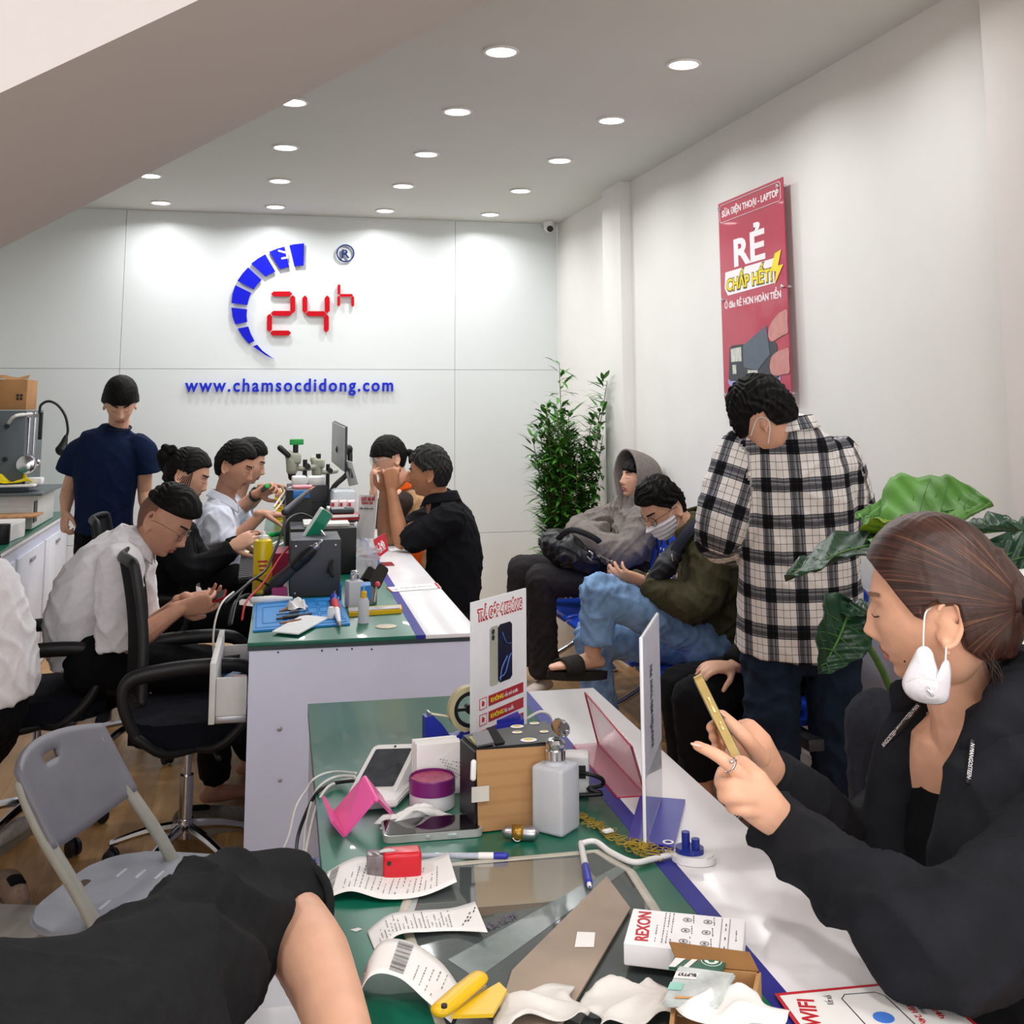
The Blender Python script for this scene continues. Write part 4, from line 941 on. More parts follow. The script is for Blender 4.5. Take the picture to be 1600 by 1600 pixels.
# ---- the masked woman in the foreground
def finger(bm, pts, r): tube(bm,pts,r,n=12,sub=4)
def woman():
    d=1.71; q=lambda x,y,k=0: D(x,y,d+k)
    p=person('seated woman in black hoodie with brown tied-back hair, white mask hanging from her ear',(q(1560,1250).x,q(1560,1250).y-.02))
    H=Head(q(1465,943,0),(-.756,.653,-.15),(-.10,.03,1),1.0,jaw=1.05,nose=.95)
    b=B(); H.add(b)
    # neck and upper chest
    tube(b,[q(1470,1000,.02),q(1492,1060,.02),q(1510,1110,.02),q(1530,1165,.02)],[.052,.052,.056,.075],n=18)
    torso(b,[(q(1560,1400,.02),.13,.09),(q(1545,1250,.02),.15,.09),(q(1530,1175,.02),.13,.075)],(.25,-1,0))
    # near arm and hand (left hand of the woman)
    def Q(x,y,dd): return D(x,y,dd)
    w1=q(1205,1262,-.20)
    tube(b,[q(1665,1300,-.20),q(1500,1465,-.38),q(1440,1460,-.38),q(1350,1392,-.32),q(1275,1335,-.24),Q(1215,1283,1.515)],[.03,.03,.03,.028,.026,.024])
    # near hand: palm toward the phone
    def Q(x,y,dd): return D(x,y,dd)
    tube(b,[Q(1222,1285,1.51),Q(1196,1262,1.50),Q(1168,1232,1.50),Q(1150,1205,1.52)],[(.024,.022),(.029,.024),(.033,.020),(.026,.013)],up=(_f-_u*.3),n=14,sub=4,sq=.2)
    finger(b,[Q(1172,1222,1.495),Q(1146,1200,1.49),Q(1120,1180,1.49),Q(1089,1165,1.50)],[.0105,.0100,.0088,.0066])       # index, stretched out
    finger(b,[Q(1178,1236,1.49),Q(1146,1228,1.485),Q(1126,1224,1.50),Q(1128,1205,1.53)],[.0105,.0102,.0092,.0075])
    finger(b,[Q(1178,1252,1.485),Q(1150,1244,1.475),Q(1130,1244,1.49),Q(1133,1222,1.52)],[.0102,.0100,.0090,.0072])
    finger(b,[Q(1186,1270,1.485),Q(1160,1264,1.475),Q(1142,1260,1.49),Q(1146,1240,1.515)],[.0095,.0090,.0082,.0065])
    finger(b,[Q(1188,1240,1.52),Q(1168,1212,1.56),Q(1150,1190,1.59),Q(1140,1176,1.60)],[.0130,.0115,.0100,.0080])
    # far hand holding the phone
    tube(b,[q(1430,1210,.24),q(1385,1290,.18),q(1330,1320,.10),q(1262,1262,.02),Q(1212,1222,1.70)],[.03,.03,.03,.025,.022])
    tube(b,[Q(1212,1222,1.70),Q(1196,1200,1.68),Q(1176,1172,1.66),Q(1160,1150,1.66)],[(.024,.020),(.029,.023),(.034,.020),(.030,.013)],up=(_f-_u*.3),n=14,sub=4,sq=.2)
    finger(b,[Q(1190,1185,1.63),Q(1166,1155,1.60),Q(1146,1135,1.60),Q(1128,1117,1.61)],[.0130,.0115,.0102,.0078])    # thumb
    for k,(x,y) in enumerate(((1150,1135),(1154,1150),(1158,1165),(1166,1182))):
        finger(b,[Q(x+10,y+4,1.675),Q(x-14,y-2,1.69),Q(x-32,y-2,1.67),Q(x-40,y+2,1.64)],[.0095,.0090,.0085,.0070])
    put('body',b,M_skinW,p,.0026,4)
    # fingernails
    bn=B()
    for (x,y,dd,ax) in ((1092,1165,1.492,(-.9,0,.25)),(1131,1118,1.600,(-.7,.1,.7))):
        tube(bn,[Q(x,y,dd),Q(x,y,dd)+V(ax).normalized()*.009],[(.0050,.0022),(.0042,.0018)],n=10,sub=2)
    obj('fingernail',bn,mat('nail','#e8b9a8',.25,noise=.04),p,True)
    bn=B(); dv=(Q(1120,1180,1.49)-Q(1146,1200,1.49)).normalized(); lathe(bn,[(.0100,-.0012),(.0112,-.0012),(.0112,.0012),(.0100,.0012),(.0100,-.0012)],frame(Q(1142,1196,1.49),dv)); bmesh.ops.create_icosphere(bn,subdivisions=2,radius=.0032,matrix=Matrix.Translation(Q(1143,1190,1.478))); obj('ring',bn,M_chrome,p,True)
    # hair
    Mh=bpy.data.materials.new('brown_streaked_hair'); Mh.use_nodes=True; nt=Mh.node_tree; L=nt.links.new; pr=nt.nodes['Principled BSDF']
    at_=nt.nodes.new('ShaderNodeAttribute'); at_.attribute_name='weave'
    mp=nt.nodes.new('ShaderNodeMapping'); mp.inputs['Scale'].default_value=(1,1,1); L(at_.outputs['Vector'],mp.inputs[0])
    n=nt.nodes.new('ShaderNodeTexNoise'); n.inputs['Scale'].default_value=1; n.inputs['Detail'].default_value=6; n.inputs['Roughness'].default_value=.7; L(mp.outputs[0],n.inputs['Vector'])
    r=nt.nodes.new('ShaderNodeValToRGB'); r.color_ramp.elements[0].position=.38; r.color_ramp.elements[0].color=lin('#23130f'); r.color_ramp.elements[1].position=.68; r.color_ramp.elements[1].color=lin('#9a6a42')
    e=r.color_ramp.elements.new(.56); e.color=lin('#452620'); L(n.outputs[0],r.inputs[0]); L(r.outputs[0],pr.inputs['Base Color']); pr.inputs['Roughness'].default_value=.38
    bp=nt.nodes.new('ShaderNodeBump'); bp.inputs['Strength'].default_value=.6; bp.inputs['Distance'].default_value=.002; L(n.outputs[0],bp.inputs['Height']); L(bp.outputs[0],pr.inputs['Normal'])
    knot=H.W((.0,-.125,-.012))
    def ex(bm):
        tube(bm,[H.W((.01,-.075,.02)),H.W((.01,-.105,.0)),knot],[.060,.038,.018],n=20,sub=6)
        tube(bm,[H.W((.03,-.07,-.05)),H.W((.02,-.095,-.035)),knot],[.045,.030,.015],n=20,sub=6)
    HLF=[(-.1,-.085),(-.06,-.080),(-.04,-.062),(-.028,-.045),(-.012,.010),(.0,.004),(.012,-.012),(.022,-.008),(.035,.012),(.05,.036),(.07,.060),(.1,.072)]
    h=H.hair(Mh,p,HLF,.014,.0004,extra=ex,top=.006,back=.004)
    me=h.data; co=np_co(me)+np.array(p['_org']); rel=co-np.array(knot); 
    A_=np.array(H.M.to_3x3()); fr=np.array(H.M.to_3x3()@V((0,1,0))); rt=np.array(H.M.to_3x3()@V((1,0,0))); up=np.array(H.M.to_3x3()@V((0,0,1)))
    rr=np.linalg.norm(rel,axis=1); ang=np.arctan2(rel@up,rel@fr)*34+(rel@rt)/np.maximum(rr,.02)*16
    uv=np.stack([ang,rr*5,ang*.15],1); a_=me.attributes.new('weave','FLOAT_VECTOR','POINT'); a_.data.foreach_set('vector',uv.astype(np.float32).ravel())
    # tie and tail behind the knot
    b=B(); lathe(b,[(.012,-.007),(.019,-.005),(.019,.005),(.012,.007)],frame(knot,H.M.to_3x3()@V((0,-1,-.1)))); obj('hair_tie',b,M_black,p,True)
    b=B(); tube(b,[knot,H.W((0,-.15,-.02)),H.W((0,-.16,-.07))],[.014,.024,.012]); obj('ponytail',b,M_hair,p,True)
    b=B(); random.seed(3)
    for k in range(7):
        x=.052+.012*random.random(); tube(b,[H.W((-x,-.045-.03*random.random(),-.06)),H.W((-x+.004,-.05-.03*random.random(),-.10)),H.W((-x+.012,-.03-.05*random.random(),-.135-.02*random.random()))],[.0006,.0005,.0002],n=4,sub=3)
    for k in range(0):
        y=.03+.045*random.random(); tube(b,[H.W((-.05+.03*random.random(),y,.085-.25*(y-.03))),H.W((-.060,y+.012,.062)),H.W((-.064+.02*random.random(),y+.018,.035-.02*random.random()))],[.0009,.0007,.0002],n=4,sub=3)
    obj('loose_hair_strand',b,mat('brown_strand','#3a221c',.5,noise=.1),p,True)
    H.features(p,lip='#b06a68',brow='#80604f',browk=1.5,foff=.0022)
    b=B(); 
    for x,y,z in ((.070,.055,-.068),(.060,.0,-.100)): bmesh.ops.create_icosphere(b,subdivisions=1,radius=.0016,matrix=Matrix.Translation(H.W((-x*.86,y,z))))
    obj('mole',b,M_hair,p)
    # hanging mask: folded cup
    def outline(a,b_): pass
    c=D(1449,1049,1.60)
    ex_=(_r*1.0-_f*.15).normalized(); ey_=_u
    pts=[(1440,1010),(1448,1011),(1455,1019),(1459,1033),(1464,1047),(1469,1053),(1472,1046),(1474,1037),(1478,1032),(1482,1036),(1484,1050),(1483,1075),(1478,1095),(1462,1099),(1444,1097),(1426,1091),(1414,1079),(1411,1065),(1418,1046),(1428,1027),(1434,1014)]
    loop,_x=cat([V((x,y,0)) for x,y in pts+pts[:1]],[1]*(len(pts)+1),3); loop=loop[:-1]
    W_=[(v_.x,v_.y) for v_ in loop]; n=len(W_)
    bm=B(); rings=[]
    for k in range(10):
        t=k/9; row=[]
        for x,y in W_:
            cx,cy=1455,1085; X_,Y_=x+(cx-x)*t,y+(cy-y)*t; bul=.022*(1-(1-t)**2)+.001*math.sin(t*22+y*.2)
            row.append(bm.verts.new(D(X_,Y_,1.605-bul)))
        rings.append(row)
    for a_r,b_r in zip(rings,rings[1:]):
        for i in range(n): j=(i+1)%n; bm.faces.new((a_r[i],a_r[j],b_r[j],b_r[i])) if a_r is not rings[-1] else None
    bmesh.ops.remove_doubles(bm,verts=bm.verts,dist=.0002); solid(bm,.002)
    mo=obj('face_mask',bm,mat('mask_white2','#ece8ef',.85,noise=.02,nscale=60,bump=.4,bscale=500),p,True)
    b=B(); tube(b,[D(1443,1026,1.600),D(1443,990,1.615),D(1446,958,1.635),D(1458,948,1.65)],.0013,n=6,sub=4); tube(b,[D(1477,1036,1.600),D(1478,1020,1.61),D(1478,1004,1.625)],.0013,n=6,sub=4); obj('ear_loop',b,M_white,mo,True)
    b=B(); tube(b,[D(1416,1066,1.583),D(1440,1058,1.567),D(1476,1068,1.58)],.0006,n=5,sub=4); obj('mask_seam',b,M_white,mo,True)
    # clothes
    M_hd=fabric('black_fleece','#1d1e23',noise=.2,nscale=18); M_top=fabric('black_knit','#101114',noise=.15)
    b=B(); s=(.30,-1,0)
    torso(b,[(q(1600,1700,.0),.19,.15),(q(1590,1560,.0),.185,.15),(q(1580,1400,.0),.185,.14),(q(1568,1300,.0),.185,.125),(q(1560,1235,.01),.160,.10),(q(1552,1190,.015),.10,.075)],s)
    put('undershirt',b,M_top,p,.007,4,.004,.12,40)
    b=B()
    torso(b,[(q(1645,1700,.03),.215,.15),(q(1640,1560,.03),.21,.15),(q(1630,1400,.03),.21,.145),(q(1618,1300,.03),.205,.135),(q(1600,1225,.03),.175,.11),(q(1585,1180,.03),.11,.085)],s)
    sleeve(b,[q(1665,1290,-.20),q(1600,1400,-.32),q(1500,1470,-.38),q(1440,1465,-.38),q(1350,1395,-.32),q(1275,1335,-.24),q(1208,1285,-.19)],[.080,.080,.076,.068,.058,.050,.040])
    sleeve(b,[q(1430,1210,.24),q(1385,1290,.18),q(1330,1320,.10),q(1262,1262,.02),q(1212,1218,-.01)],[.070,.066,.060,.050,.042])
    # front panels of the open zip
    sleeve(b,[q(1418,1120,.10),q(1400,1220,.08),q(1390,1340,.05),q(1400,1480,.03)],[(.035,.025),(.05,.03),(.055,.04),(.06,.05)])
    sleeve(b,[q(1560,1130,-.10),q(1545,1200,-.13),q(1520,1320,-.17),q(1510,1450,-.17)],[(.05,.03),(.06,.035),(.06,.04),(.06,.05)])
    put('hoodie',b,M_hd,p,.006,4,.009,.21,44)
    # hood lying round the neck
    b=B(); tube(b,[q(1408,1090,.10),q(1440,1098,.14),q(1500,1085,.16),q(1570,1060,.12),q(1615,1075,-.02),q(1580,1110,-.10),q(1530,1170,-.12)],[(.018,.03),(.024,.035),(.034,.045),(.045,.055),(.05,.06),(.038,.045),(.022,.03)],n=16,sub=6)
    put('hood',b,M_hd,p,.006,4,.005,.10,42)
    # drawstrings with lettering
    b=B(); S1=[drape(x,y,.004) for x,y in ((1437,1102),(1424,1117),(1408,1138),(1382,1163))]; tube(b,S1,[(.0045,.0012)]*4,n=8,sub=5,up=_f); obj('drawstring',b,M_black,p,True); b=B(); S2=[drape(x,y,.004) for x,y in ((1520,1158),(1517,1190),(1513,1222))]; tube(b,S2,[(.0045,.0012)]*3,n=8,sub=5,up=_f); ds=obj('drawstring',b,M_black,p,True)
    a0=drape(1381,1168,.007); a1=drape(1433,1108,.007); xd=(a1-a0); text('drawstring_lettering','ANGOSTEEN·MANGOSTEEN·MAN',.0095,M_inkwhite,frame(a0,-_f+xd.normalized()*_f.dot(xd.normalized()),xd),ds,sx=.60,ext=.0002)
    a0=drape(1517,1160,.007); a1=drape(1510,1221,.007); xd=(a1-a0); text('drawstring_lettering','N·MANGOSTEEN·',.0088,M_inkwhite,frame(a0,-_f+xd.normalized()*_f.dot(xd.normalized()),xd),ds,sx=.72,ext=.0002)
    b=B(); leg(b,q(1640,1700,.1),q(1480,1640,.45),V((q(1480,1640,.45).x,q(1480,1640,.45).y,.1)),1,.07,.075,.09); put('trousers',b,M_blackcloth2,p,.012)
    # her phone
    A=Q(1100,1105,1.62); Bq=Q(1150,1190,1.585)
    up_=(Q(1098,1082,1.63)-Q(1150,1190,1.58)).normalized()
    c0=Q(1128,1138,1.615)
    Mz=V((.92,-.30,.28)); Mz=(Mz-up_*Mz.dot(up_)).normalized(); xd=up_.cross(Mz)
    t=thing('mobile_phone','phone in clear gold case held upright by the masked woman','phone',c0); t.matrix_world=basis(xd,up_,Mz,c0)
    b=B(); prism(b,rrect(.078,.150,.012),.012,Matrix.Translation((0,0,-.006))); obj('case',b,mat('gold_case','#b59a5e',.28,.35,noise=.08),t)
    b=B(); prism(b,rrect(.070,.142,.010),.001,Matrix.Translation((0,0,.006))); obj('screen',b,mat('screen_green','#20302c',.08,noise=.4,nscale=60,coat=.5),t)
    b=B(); box(b,(-.039,.03,0),(.002,.022,.004),bev=.0008); box(b,(-.039,.0,0),(.002,.012,.004),bev=.0008); obj('side_button',b,mat('gold_metal','#cbb27c',.25,.8,noise=.05),t)
woman()
# ---- arm in the foreground, bottom left
def front_arm():
    p=person('person in black top leaning an elbow on the near counter, bottom left',(-.35,1.0))
    E=D(450,1430,1.48); W=D(545,1650,1.16)
    b=B(); arm(b,D(120,1640,1.10),E,W,1.0); tube(b,[E,D(492,1500,1.34),W],[.043,.043,.030],n=16)
    hand(b,W,(.3,-.8,-.1),(0,0,-1),-1,curl=.2)
    put('body',b,M_skinA,p,.005,4)
    b=B(); sleeve(b,[D(30,1760,.98),D(150,1650,1.08),D(270,1530,1.25),D(372,1434,1.42),D(450,1422,1.485)],[.125,.108,.092,.080,.058],sq=.05)
    sleeve(b,[D(150,1700,1.1),D(-40,1780,1.0)],[.14,.16])
    put('t_shirt',b,fabric('black_jersey','#1c1d1f',noise=.12),p,.006,6,.013,.24,52)
    E2=D(462,1428,1.478); dv=(D(462,1436,1.475)-D(400,1424,1.42)).normalized(); b=B(); Mh_=frame(E2,dv); tube(b,[Mh_@V((.056*math.cos(a),.056*math.sin(a),0)) for a in [2*PI*i/28 for i in range(29)]],.006,n=8,sub=1); obj('sleeve_hem',b,mat('black_jersey','#17181a'),p,True)
front_arm()
# ================================================================ FURNITURE AND WALL PIECES
def copy_tree(o,parent=None):
    c=o.copy(); C.objects.link(c)
    if parent: c.parent=parent
    for ch in list(o.children): copy_tree(ch,c)
    return c
M_mesh=fabric('black_mesh_cloth','#1b1c21',noise=.2,nscale=300); M_navyseat=fabric('dark_navy_seat','#15161f')
def office_chair():
    t=thing('office_chair','','office chair')
    b=B(); 
    for i in range(5):
        a=2*PI*i/5+.3; c,s=math.cos(a),math.sin(a)
        tube(b,[(.02*c,.02*s,.135),(.15*c,.15*s,.115),(.29*c,.29*s,.075)],[(.021,.018),(.019,.015),(.014,.011)],n=8,sub=3)
    cyl(b,(0,0,.10),.032,.06); obj('star_base',b,M_chrome,t)
    for i in range(5):
        a=2*PI*i/5+.3; c,s=math.cos(a),math.sin(a); b=B()
        for w_ in (-.016,.016): cyl(b,(0,0,-.009),.028,.018,Matrix.Translation((.29*c-w_*s,.29*s+w_*c,.030))@Matrix.Rotation(a,4,'Z')@Matrix.Rotation(PI/2,4,'X'),bev=.004)
        cyl(b,(.29*c,.29*s,.03),.008,.05); obj('caster',b,M_black,t)
    b=B(); cyl(b,(0,0,.13),.027,.17); cyl(b,(0,0,.28),.017,.14); obj('gas_lift',b,M_chrome,t)
    b=B(); box(b,(0,0,.435),(.18,.14,.03),bev=.006); tube(b,[(.05,-.05,.43),(.08,-.2,.43),(.10,-.29,.425)],[.007,.007,.012],n=8); obj('lever',b,M_black,t)
    b=B(); prism(b,rrect(.50,.48,.09,8),.075,Matrix.Translation((.02,0,.45))); r=bmesh.ops.bevel(b,geom=[e for e in b.edges if abs(e.verts[0].co.z-e.verts[1].co.z)<1e-5],offset=.022,segments=3,affect='EDGES'); obj('seat',b,M_navyseat,t,.9)
    def bk(u,v): 
        y=(u-.5)*(.46-.05*v); z=.60+.44*v; return (-.185-.05*v-.05*(1-(2*u-1)**2)+.02*math.sin(v*PI),y,z)
    b=B(); grid(b,bk,16,12); solid(b,.010); obj('backrest',b,M_mesh,t,True)
    b=B(); pts=[bk(0,0),bk(0,.5),bk(0,.93),bk(.08,1),bk(.5,1.0),bk(.92,1),bk(1,.93),bk(1,.5),bk(1,0),bk(.5,0),bk(0,0)]
    tube(b,pts,[(.020,.012)]*len(pts),n=10,sub=5); 
    tube(b,[bk(.5,.0),(-.23,0,.54),(-.15,0,.44),(0,0,.44)],[(.035,.012)]*4,n=10,sub=4); obj('back_frame',b,M_black,t,True)
    for s in (-1,1):
        y=.265*s; b=B()
        tube(b,[(-.20,y*.97,.50),(-.25,y,.60),(-.235,y,.675),(-.10,y,.700),(.08,y,.705),(.20,y,.69),(.245,y,.63),(.20,y,.53),(.10,y*.95,.45),(.02,y*.8,.44)],[(.014,.02),(.016,.022),(.018,.026),(.020,.026),(.020,.026),(.018,.024),(.016,.02),(.015,.018),(.016,.016),(.014,.014)],n=10,sub=5,up=None)
        tube(b,[(-.20,y*.97,.50),(-.1,y*.93,.44),(.02,y*.8,.44)],[.016,.016,.014],n=10,sub=4)
        obj('armrest',b,M_black,t,True)
    return t
ch0=office_chair()
def chair_at(src,x,y,rz,label,group='office chairs behind the service counter',first=False):
    o=src if first else copy_tree(src); o.location=(x,y,0); o.rotation_euler=(0,0,rz); o.scale=(.86,.96,1); o['label']=label; o['group']=group; return o
chair_at(ch0,-.15,4.22,.08,'empty black mesh office chair with navy seat, right beside the white end panel',first=True)
chair_at(ch0,-.70,4.62,.12,'black office chair the nearest seated technician sits on')
chair_at(ch0,-.42,5.62,.0,'black office chair under the woman with the hair bun')
chair_at(ch0,-.22,6.40,.0,'black office chair under the technician wearing the watch')
def stool(name,label,x,y,h=.44,r=.17,group=None,col=None):
    t=thing(name,label,'stool',(x,y,0),0,group)
    b=B(); cyl(b,(0,0,h-.045),r,.045,bev=.012,n=32); obj('seat',b,col or M_black,t)
    for i in range(4):
        a=PI/4+PI/2*i; b=B(); tube(b,[(r*.6*math.cos(a),r*.6*math.sin(a),h-.05),(r*1.05*math.cos(a),r*1.05*math.sin(a),.008)],.010,n=8,sub=1); obj('leg',b,M_steel,t)
    b=B(); pts=[(r*.86*math.cos(a),r*.86*math.sin(a),.17) for a in [2*PI*i/20 for i in range(21)]]; tube(b,pts,.006,n=6,sub=1); obj('foot_ring',b,M_steel,t)
    return t
stool('bar_stool','round stool under the man in the black polo shirt',1.05,5.72,.36)
stool('bar_stool','round stool under the woman with clear glasses',1.06,6.85,.43)
stool('bar_stool','round stool under the masked woman in the black hoodie',1.30,1.70,.40)
stool('bar_stool','round stool under the half-hidden person in the white cap',1.62,2.28,.42)
stool('bar_stool','metal-legged stool at the left edge under the man in white',-.86,3.50,.48,.16)
def folding_chair():
    "x to sitter's front, seat z .43"
    t=thing('folding_chair','grey plastic folding chair with pale tube frame, in the aisle at lower left','chair',world=False)
    Mg=plastic('grey_chair_plastic','#767680',.45); Mt=mat('grey_tube','#98978f',.4,noise=.05)
    b=B(); out=[]
    for i in range(40):
        a=2*PI*i/40; c,s=math.cos(a),math.sin(a); e=.55
        out.append((.215*math.copysign(abs(c)**e,c),.225*math.copysign(abs(s)**e,s)))
    prism(b,out,.018,Matrix.Translation((0,0,.425))); bmesh.ops.bevel(b,geom=[e for e in b.edges if abs(e.verts[0].co.z-e.verts[1].co.z)<1e-6],offset=.006,segments=2,affect='EDGES')
    seat=obj('seat',b,plastic('grey_seat_plastic','#8f939f',.3),t,.8)
    for i in range(6):
        for k in (-1,1):
            b=B(); tube(b,[(-.11+.048*i,k*.085-.022,.4435),(-.11+.048*i,k*.085+.022,.4435)],[(.0045,.0018)]*2,n=8,sub=2,up=(0,0,1)); obj('seat_slot',b,mat('slot_shine','#b9bcc6',.3,noise=.05),seat)
    b=B(); tube(b,[(-.17,-.03,.4435),(-.17,.03,.4435)],[(.012,.0022)]*2,n=10,sub=2,up=(0,0,1)); obj('hand_hole',b,mat('hole_dark','#4d3c2c',.8,noise=.05),seat)
    def bk(u,v):
        w_=.185; a=(u-.5)*2; y=w_*a*(1 if v>.35 else 1)
        top=.755+.02*(1-a*a); bot=.555+.045*(a*a)
        return (-.125-.055*(1-a*a)-.10*v,y*(1.0),bot+(top-bot)*v)
    b=B(); grid(b,bk,22,12)
    # notches at the lower rear corners and a grip hole
    dead=[f for f in b.faces if abs(f.calc_center_median().y)<.035 and .715<f.calc_center_median().z<.745]
    bmesh.ops.delete(b,geom=dead,context='FACES'); solid(b,.014); obj('backrest',b,Mg,t,True)
    for s in (-1,1):
        b=B(); tube(b,[(-.225,s*.176,.72),(-.165,s*.18,.62),(-.02,s*.185,.43),(.22,s*.185,.012)],[(.013,.020)]*4,n=10,sub=5,up=(0,1,0)); obj('front_leg',b,Mt,t,True)
        b=B(); tube(b,[(.10,s*.19,.42),(-.12,s*.19,.22),(-.30,s*.19,.012)],[(.011,.016)]*3,n=10,sub=4,up=(0,1,0)); obj('rear_leg',b,Mt,t,True)
        b=B(); tube(b,[(-.02,s*.198,.43),(-.07,s*.200,.40),(-.10,s*.200,.33)],[(.010,.016)]*3,n=10,sub=4,up=(0,1,0)); cyl(b,(0,0,0),.014,.012,Matrix.Translation((-.02,s*.198+(.0 if s>0 else -.0),.43))@Matrix.Rotation(PI/2,4,'X')); obj('hinge',b,plastic('hinge_grey','#55554f'),t,True)
    b=B(); tube(b,[(-.2,-.19,.13),(-.2,.19,.13)],.008,n=8,sub=1); tube(b,[(.16,-.22,.12),(.16,.22,.12)],.008,n=8,sub=1); obj('crossbar',b,Mt,t)
    return t
fc=folding_chair(); fc.location=(-.18,2.90,0); fc.rotation_euler=(0,0,-.38)
# bench of blue seats
def bench():
    t=thing('waiting_bench','steel beam bench with royal blue perforated seats along the right wall','bench',(0,0,0))
    Mb=plastic('bench_blue','#1c3fae',.3)
    ys=[3.80,4.34,4.88,5.42,5.96]
    for y in ys:
        b=B(); grid(b,lambda u,v:(1.70+.45*u,y+.02+.49*v,.440-.022*math.sin(PI*u*.9)*math.sin(PI*v)**.4+(-.02*(1-u*8) if u<.125 else 0)),14,10); solid(b,.018); s_=obj('seat',b,Mb,t,True)
        b=B(); grid(b,lambda u,v:(2.15+.10*u**.9+.0*v,y+.02+.49*v,.47+.42*u-(.05*abs(2*v-1)**4*(u>.8))),12,12); solid(b,.014); bb=obj('backrest',b,Mb,t,True)
        b=B()
        for i in range(9):
            for j in range(9): cyl(b,(0,0,0),.007,.0016,Matrix.Translation((2.140+.10*(.14+.075*i)**.9,y+.09+.044*j,.47+.42*(.14+.075*i)))@Matrix.Rotation(-PI/2+.23,4,'Y'),n=8)
        obj('perforation',b,mat('hole_white','#c8cbd6',.8,noise=.05),bb)
    b=B(); box(b,(1.95,5.15,.39),(.06,2.9,.04),bev=.004); obj('beam',b,M_darkgrey,t)
    for y in (3.95,5.42,6.55):
        b=B(); tube(b,[(1.70,y,.03),(1.76,y,.09),(1.95,y,.20),(1.97,y,.38)],[(.018,.014)]*4,n=10,sub=4); tube(b,[(2.17,y,.03),(2.10,y,.09),(1.97,y,.20)],[(.018,.014)]*3,n=10,sub=4); cyl(b,(1.70,y,0),.022,.025); cyl(b,(2.17,y,0),.022,.025); obj('leg',b,M_chrome,t,True)
    for y in (3.79,4.87,6.48):
        b=B(); box(b,(1.73,y+.005,.455),(.06,.012,.016),bev=.004); obj('bracket',b,M_chrome,t)
bench()
# ---------------------------------------------------------------- wall sign: the logo
YS=YB-.012
def wq(x,y): p_=P(280+x/4.444,360+y/4.444,YS); return (p_.x,p_.z)
MW=basis((1,0,0),(0,0,1),(0,-1,0),(0,YS,0))
sg=thing('logo_sign','blue speedometer arc with red digital 24h on the white back wall','sign',(0,YS,0)); sg['_org']=[0,YS,0]
M_sb=mat('sign_blue','#0a14c4',.55,noise=.03,spec=.2); M_sr=mat('sign_red','#c00018',.55,noise=.03,spec=.2); M_sn=mat('sign_navy','#14286e',.55,noise=.03,spec=.2)
for pts in ([(765,105),(800,98),(866,92),(864,245),(800,250)],[(626,150),(680,128),(730,115),(763,255),(730,262),(700,270)],[(500,232),(545,198),(597,167),(667,287),(632,303),(600,322)],[(405,350),(438,302),(478,258),(572,345),(542,376),(518,410)],[(390,382),(500,435),(484,474),(474,518),(363,505),(370,440)],[(363,537),(472,550),(468,592),(473,635),(390,653),(370,600)],[(405,683),(480,668),(498,720),(523,768),(485,787),(438,735)],[(512,805),(542,795),(580,838),(662,897),(598,866)]):
    b=B(); prism(b,[wq(*a) for a in pts],.016,MW); obj('blade',b,M_sb,sg,False)
b=B()
for a,c in (((690,143),(722,152)),((722,152),(752,158)),((712,197),(750,190)),((745,150),(752,195))):
    p0=V((*wq(*a),0)); p1=V((*wq(*c),0)); tube(b,[MW@V((p0.x,p0.y,.0165)),MW@V((p1.x,p1.y,.0165))],[(.007,.002)]*2,n=6,sub=1,up=(0,1,0))
obj('white_lizard_mark',b,M_inkwhite,sg,False)
def seg(p0,p1,th):
    a=V((*wq(*p0),0)); c=V((*wq(*p1),0)); d=(c-a).normalized(); n=V((-d.y,d.x,0)); h=th/4.444*mpp(P(450,480,YS))/2
    pts=[a,a+d*h+n*h,c-d*h+n*h,c,c-d*h-n*h,a+d*h-n*h]; b=B(); prism(b,[(q_.x,q_.y) for q_ in pts],.016,MW); obj('digit_segment',b,M_sr,sg,False)
for s_ in (((638,442),(785,442)),((788,450),(788,577)),((635,577),(785,577)),((627,580),(627,706)),((631,713),(777,713)),((872,452),(872,576)),((876,579),(1022,579)),((1027,452),(1027,577)),((1021,582),(1021,710))): seg(*s_,34)
for s_ in (((1109,373),(1109,450)),((1107,454),(1107,530)),((1110,452),(1206,452)),((1204,455),(1204,532))): seg(*s_,19)
rg=thing('registered_mark','navy circled R at the upper right of the wall logo','sign',(0,YS,0)); rg['_org']=[0,YS,0]
c=wq(1154,160); b=B(); R_=62/4.444*mpp(P(540,396,YS)); lathe(b,[(R_*.87,0),(R_,0),(R_,.012),(R_*.87,.012),(R_*.87,0)],MW@Matrix.Translation((c[0],c[1],0)),n=40); obj('ring',b,M_sn,rg,.5)
def textfit(name,s,p0,p1,caph,nrm,m,parent,ext=.0006,bold=0,up=None,sp=1):
    "text whose baseline runs from p0 to p1 in the room; nrm points to the reader"
    p0,p1=V(p0),V(p1); x=(p1-p0); Lx=x.length; x.normalize(); z=V(nrm); z=(z-x*z.dot(x)).normalized(); y=z.cross(x)
    o=text(name,s,caph/.727,m,Matrix(),None,ext=ext,bold=bold,sp=sp)
    me=o.data; co=np_co(me); x0,x1=co[:,0].min(),co[:,0].max(); co[:,0]=(co[:,0]-x0)*Lx/max(x1-x0,1e-6); set_co(me,co)
    Mx=basis(x,y,z,p0)
    if parent is not None and '_org' in parent: Mx=Matrix.Translation(-V(parent['_org']))@Mx
    elif parent is not None: 
        bpy.context.view_layer.update(); Mx=parent.matrix_world.inverted()@Mx
    me.transform(Mx); o.parent=parent; return o
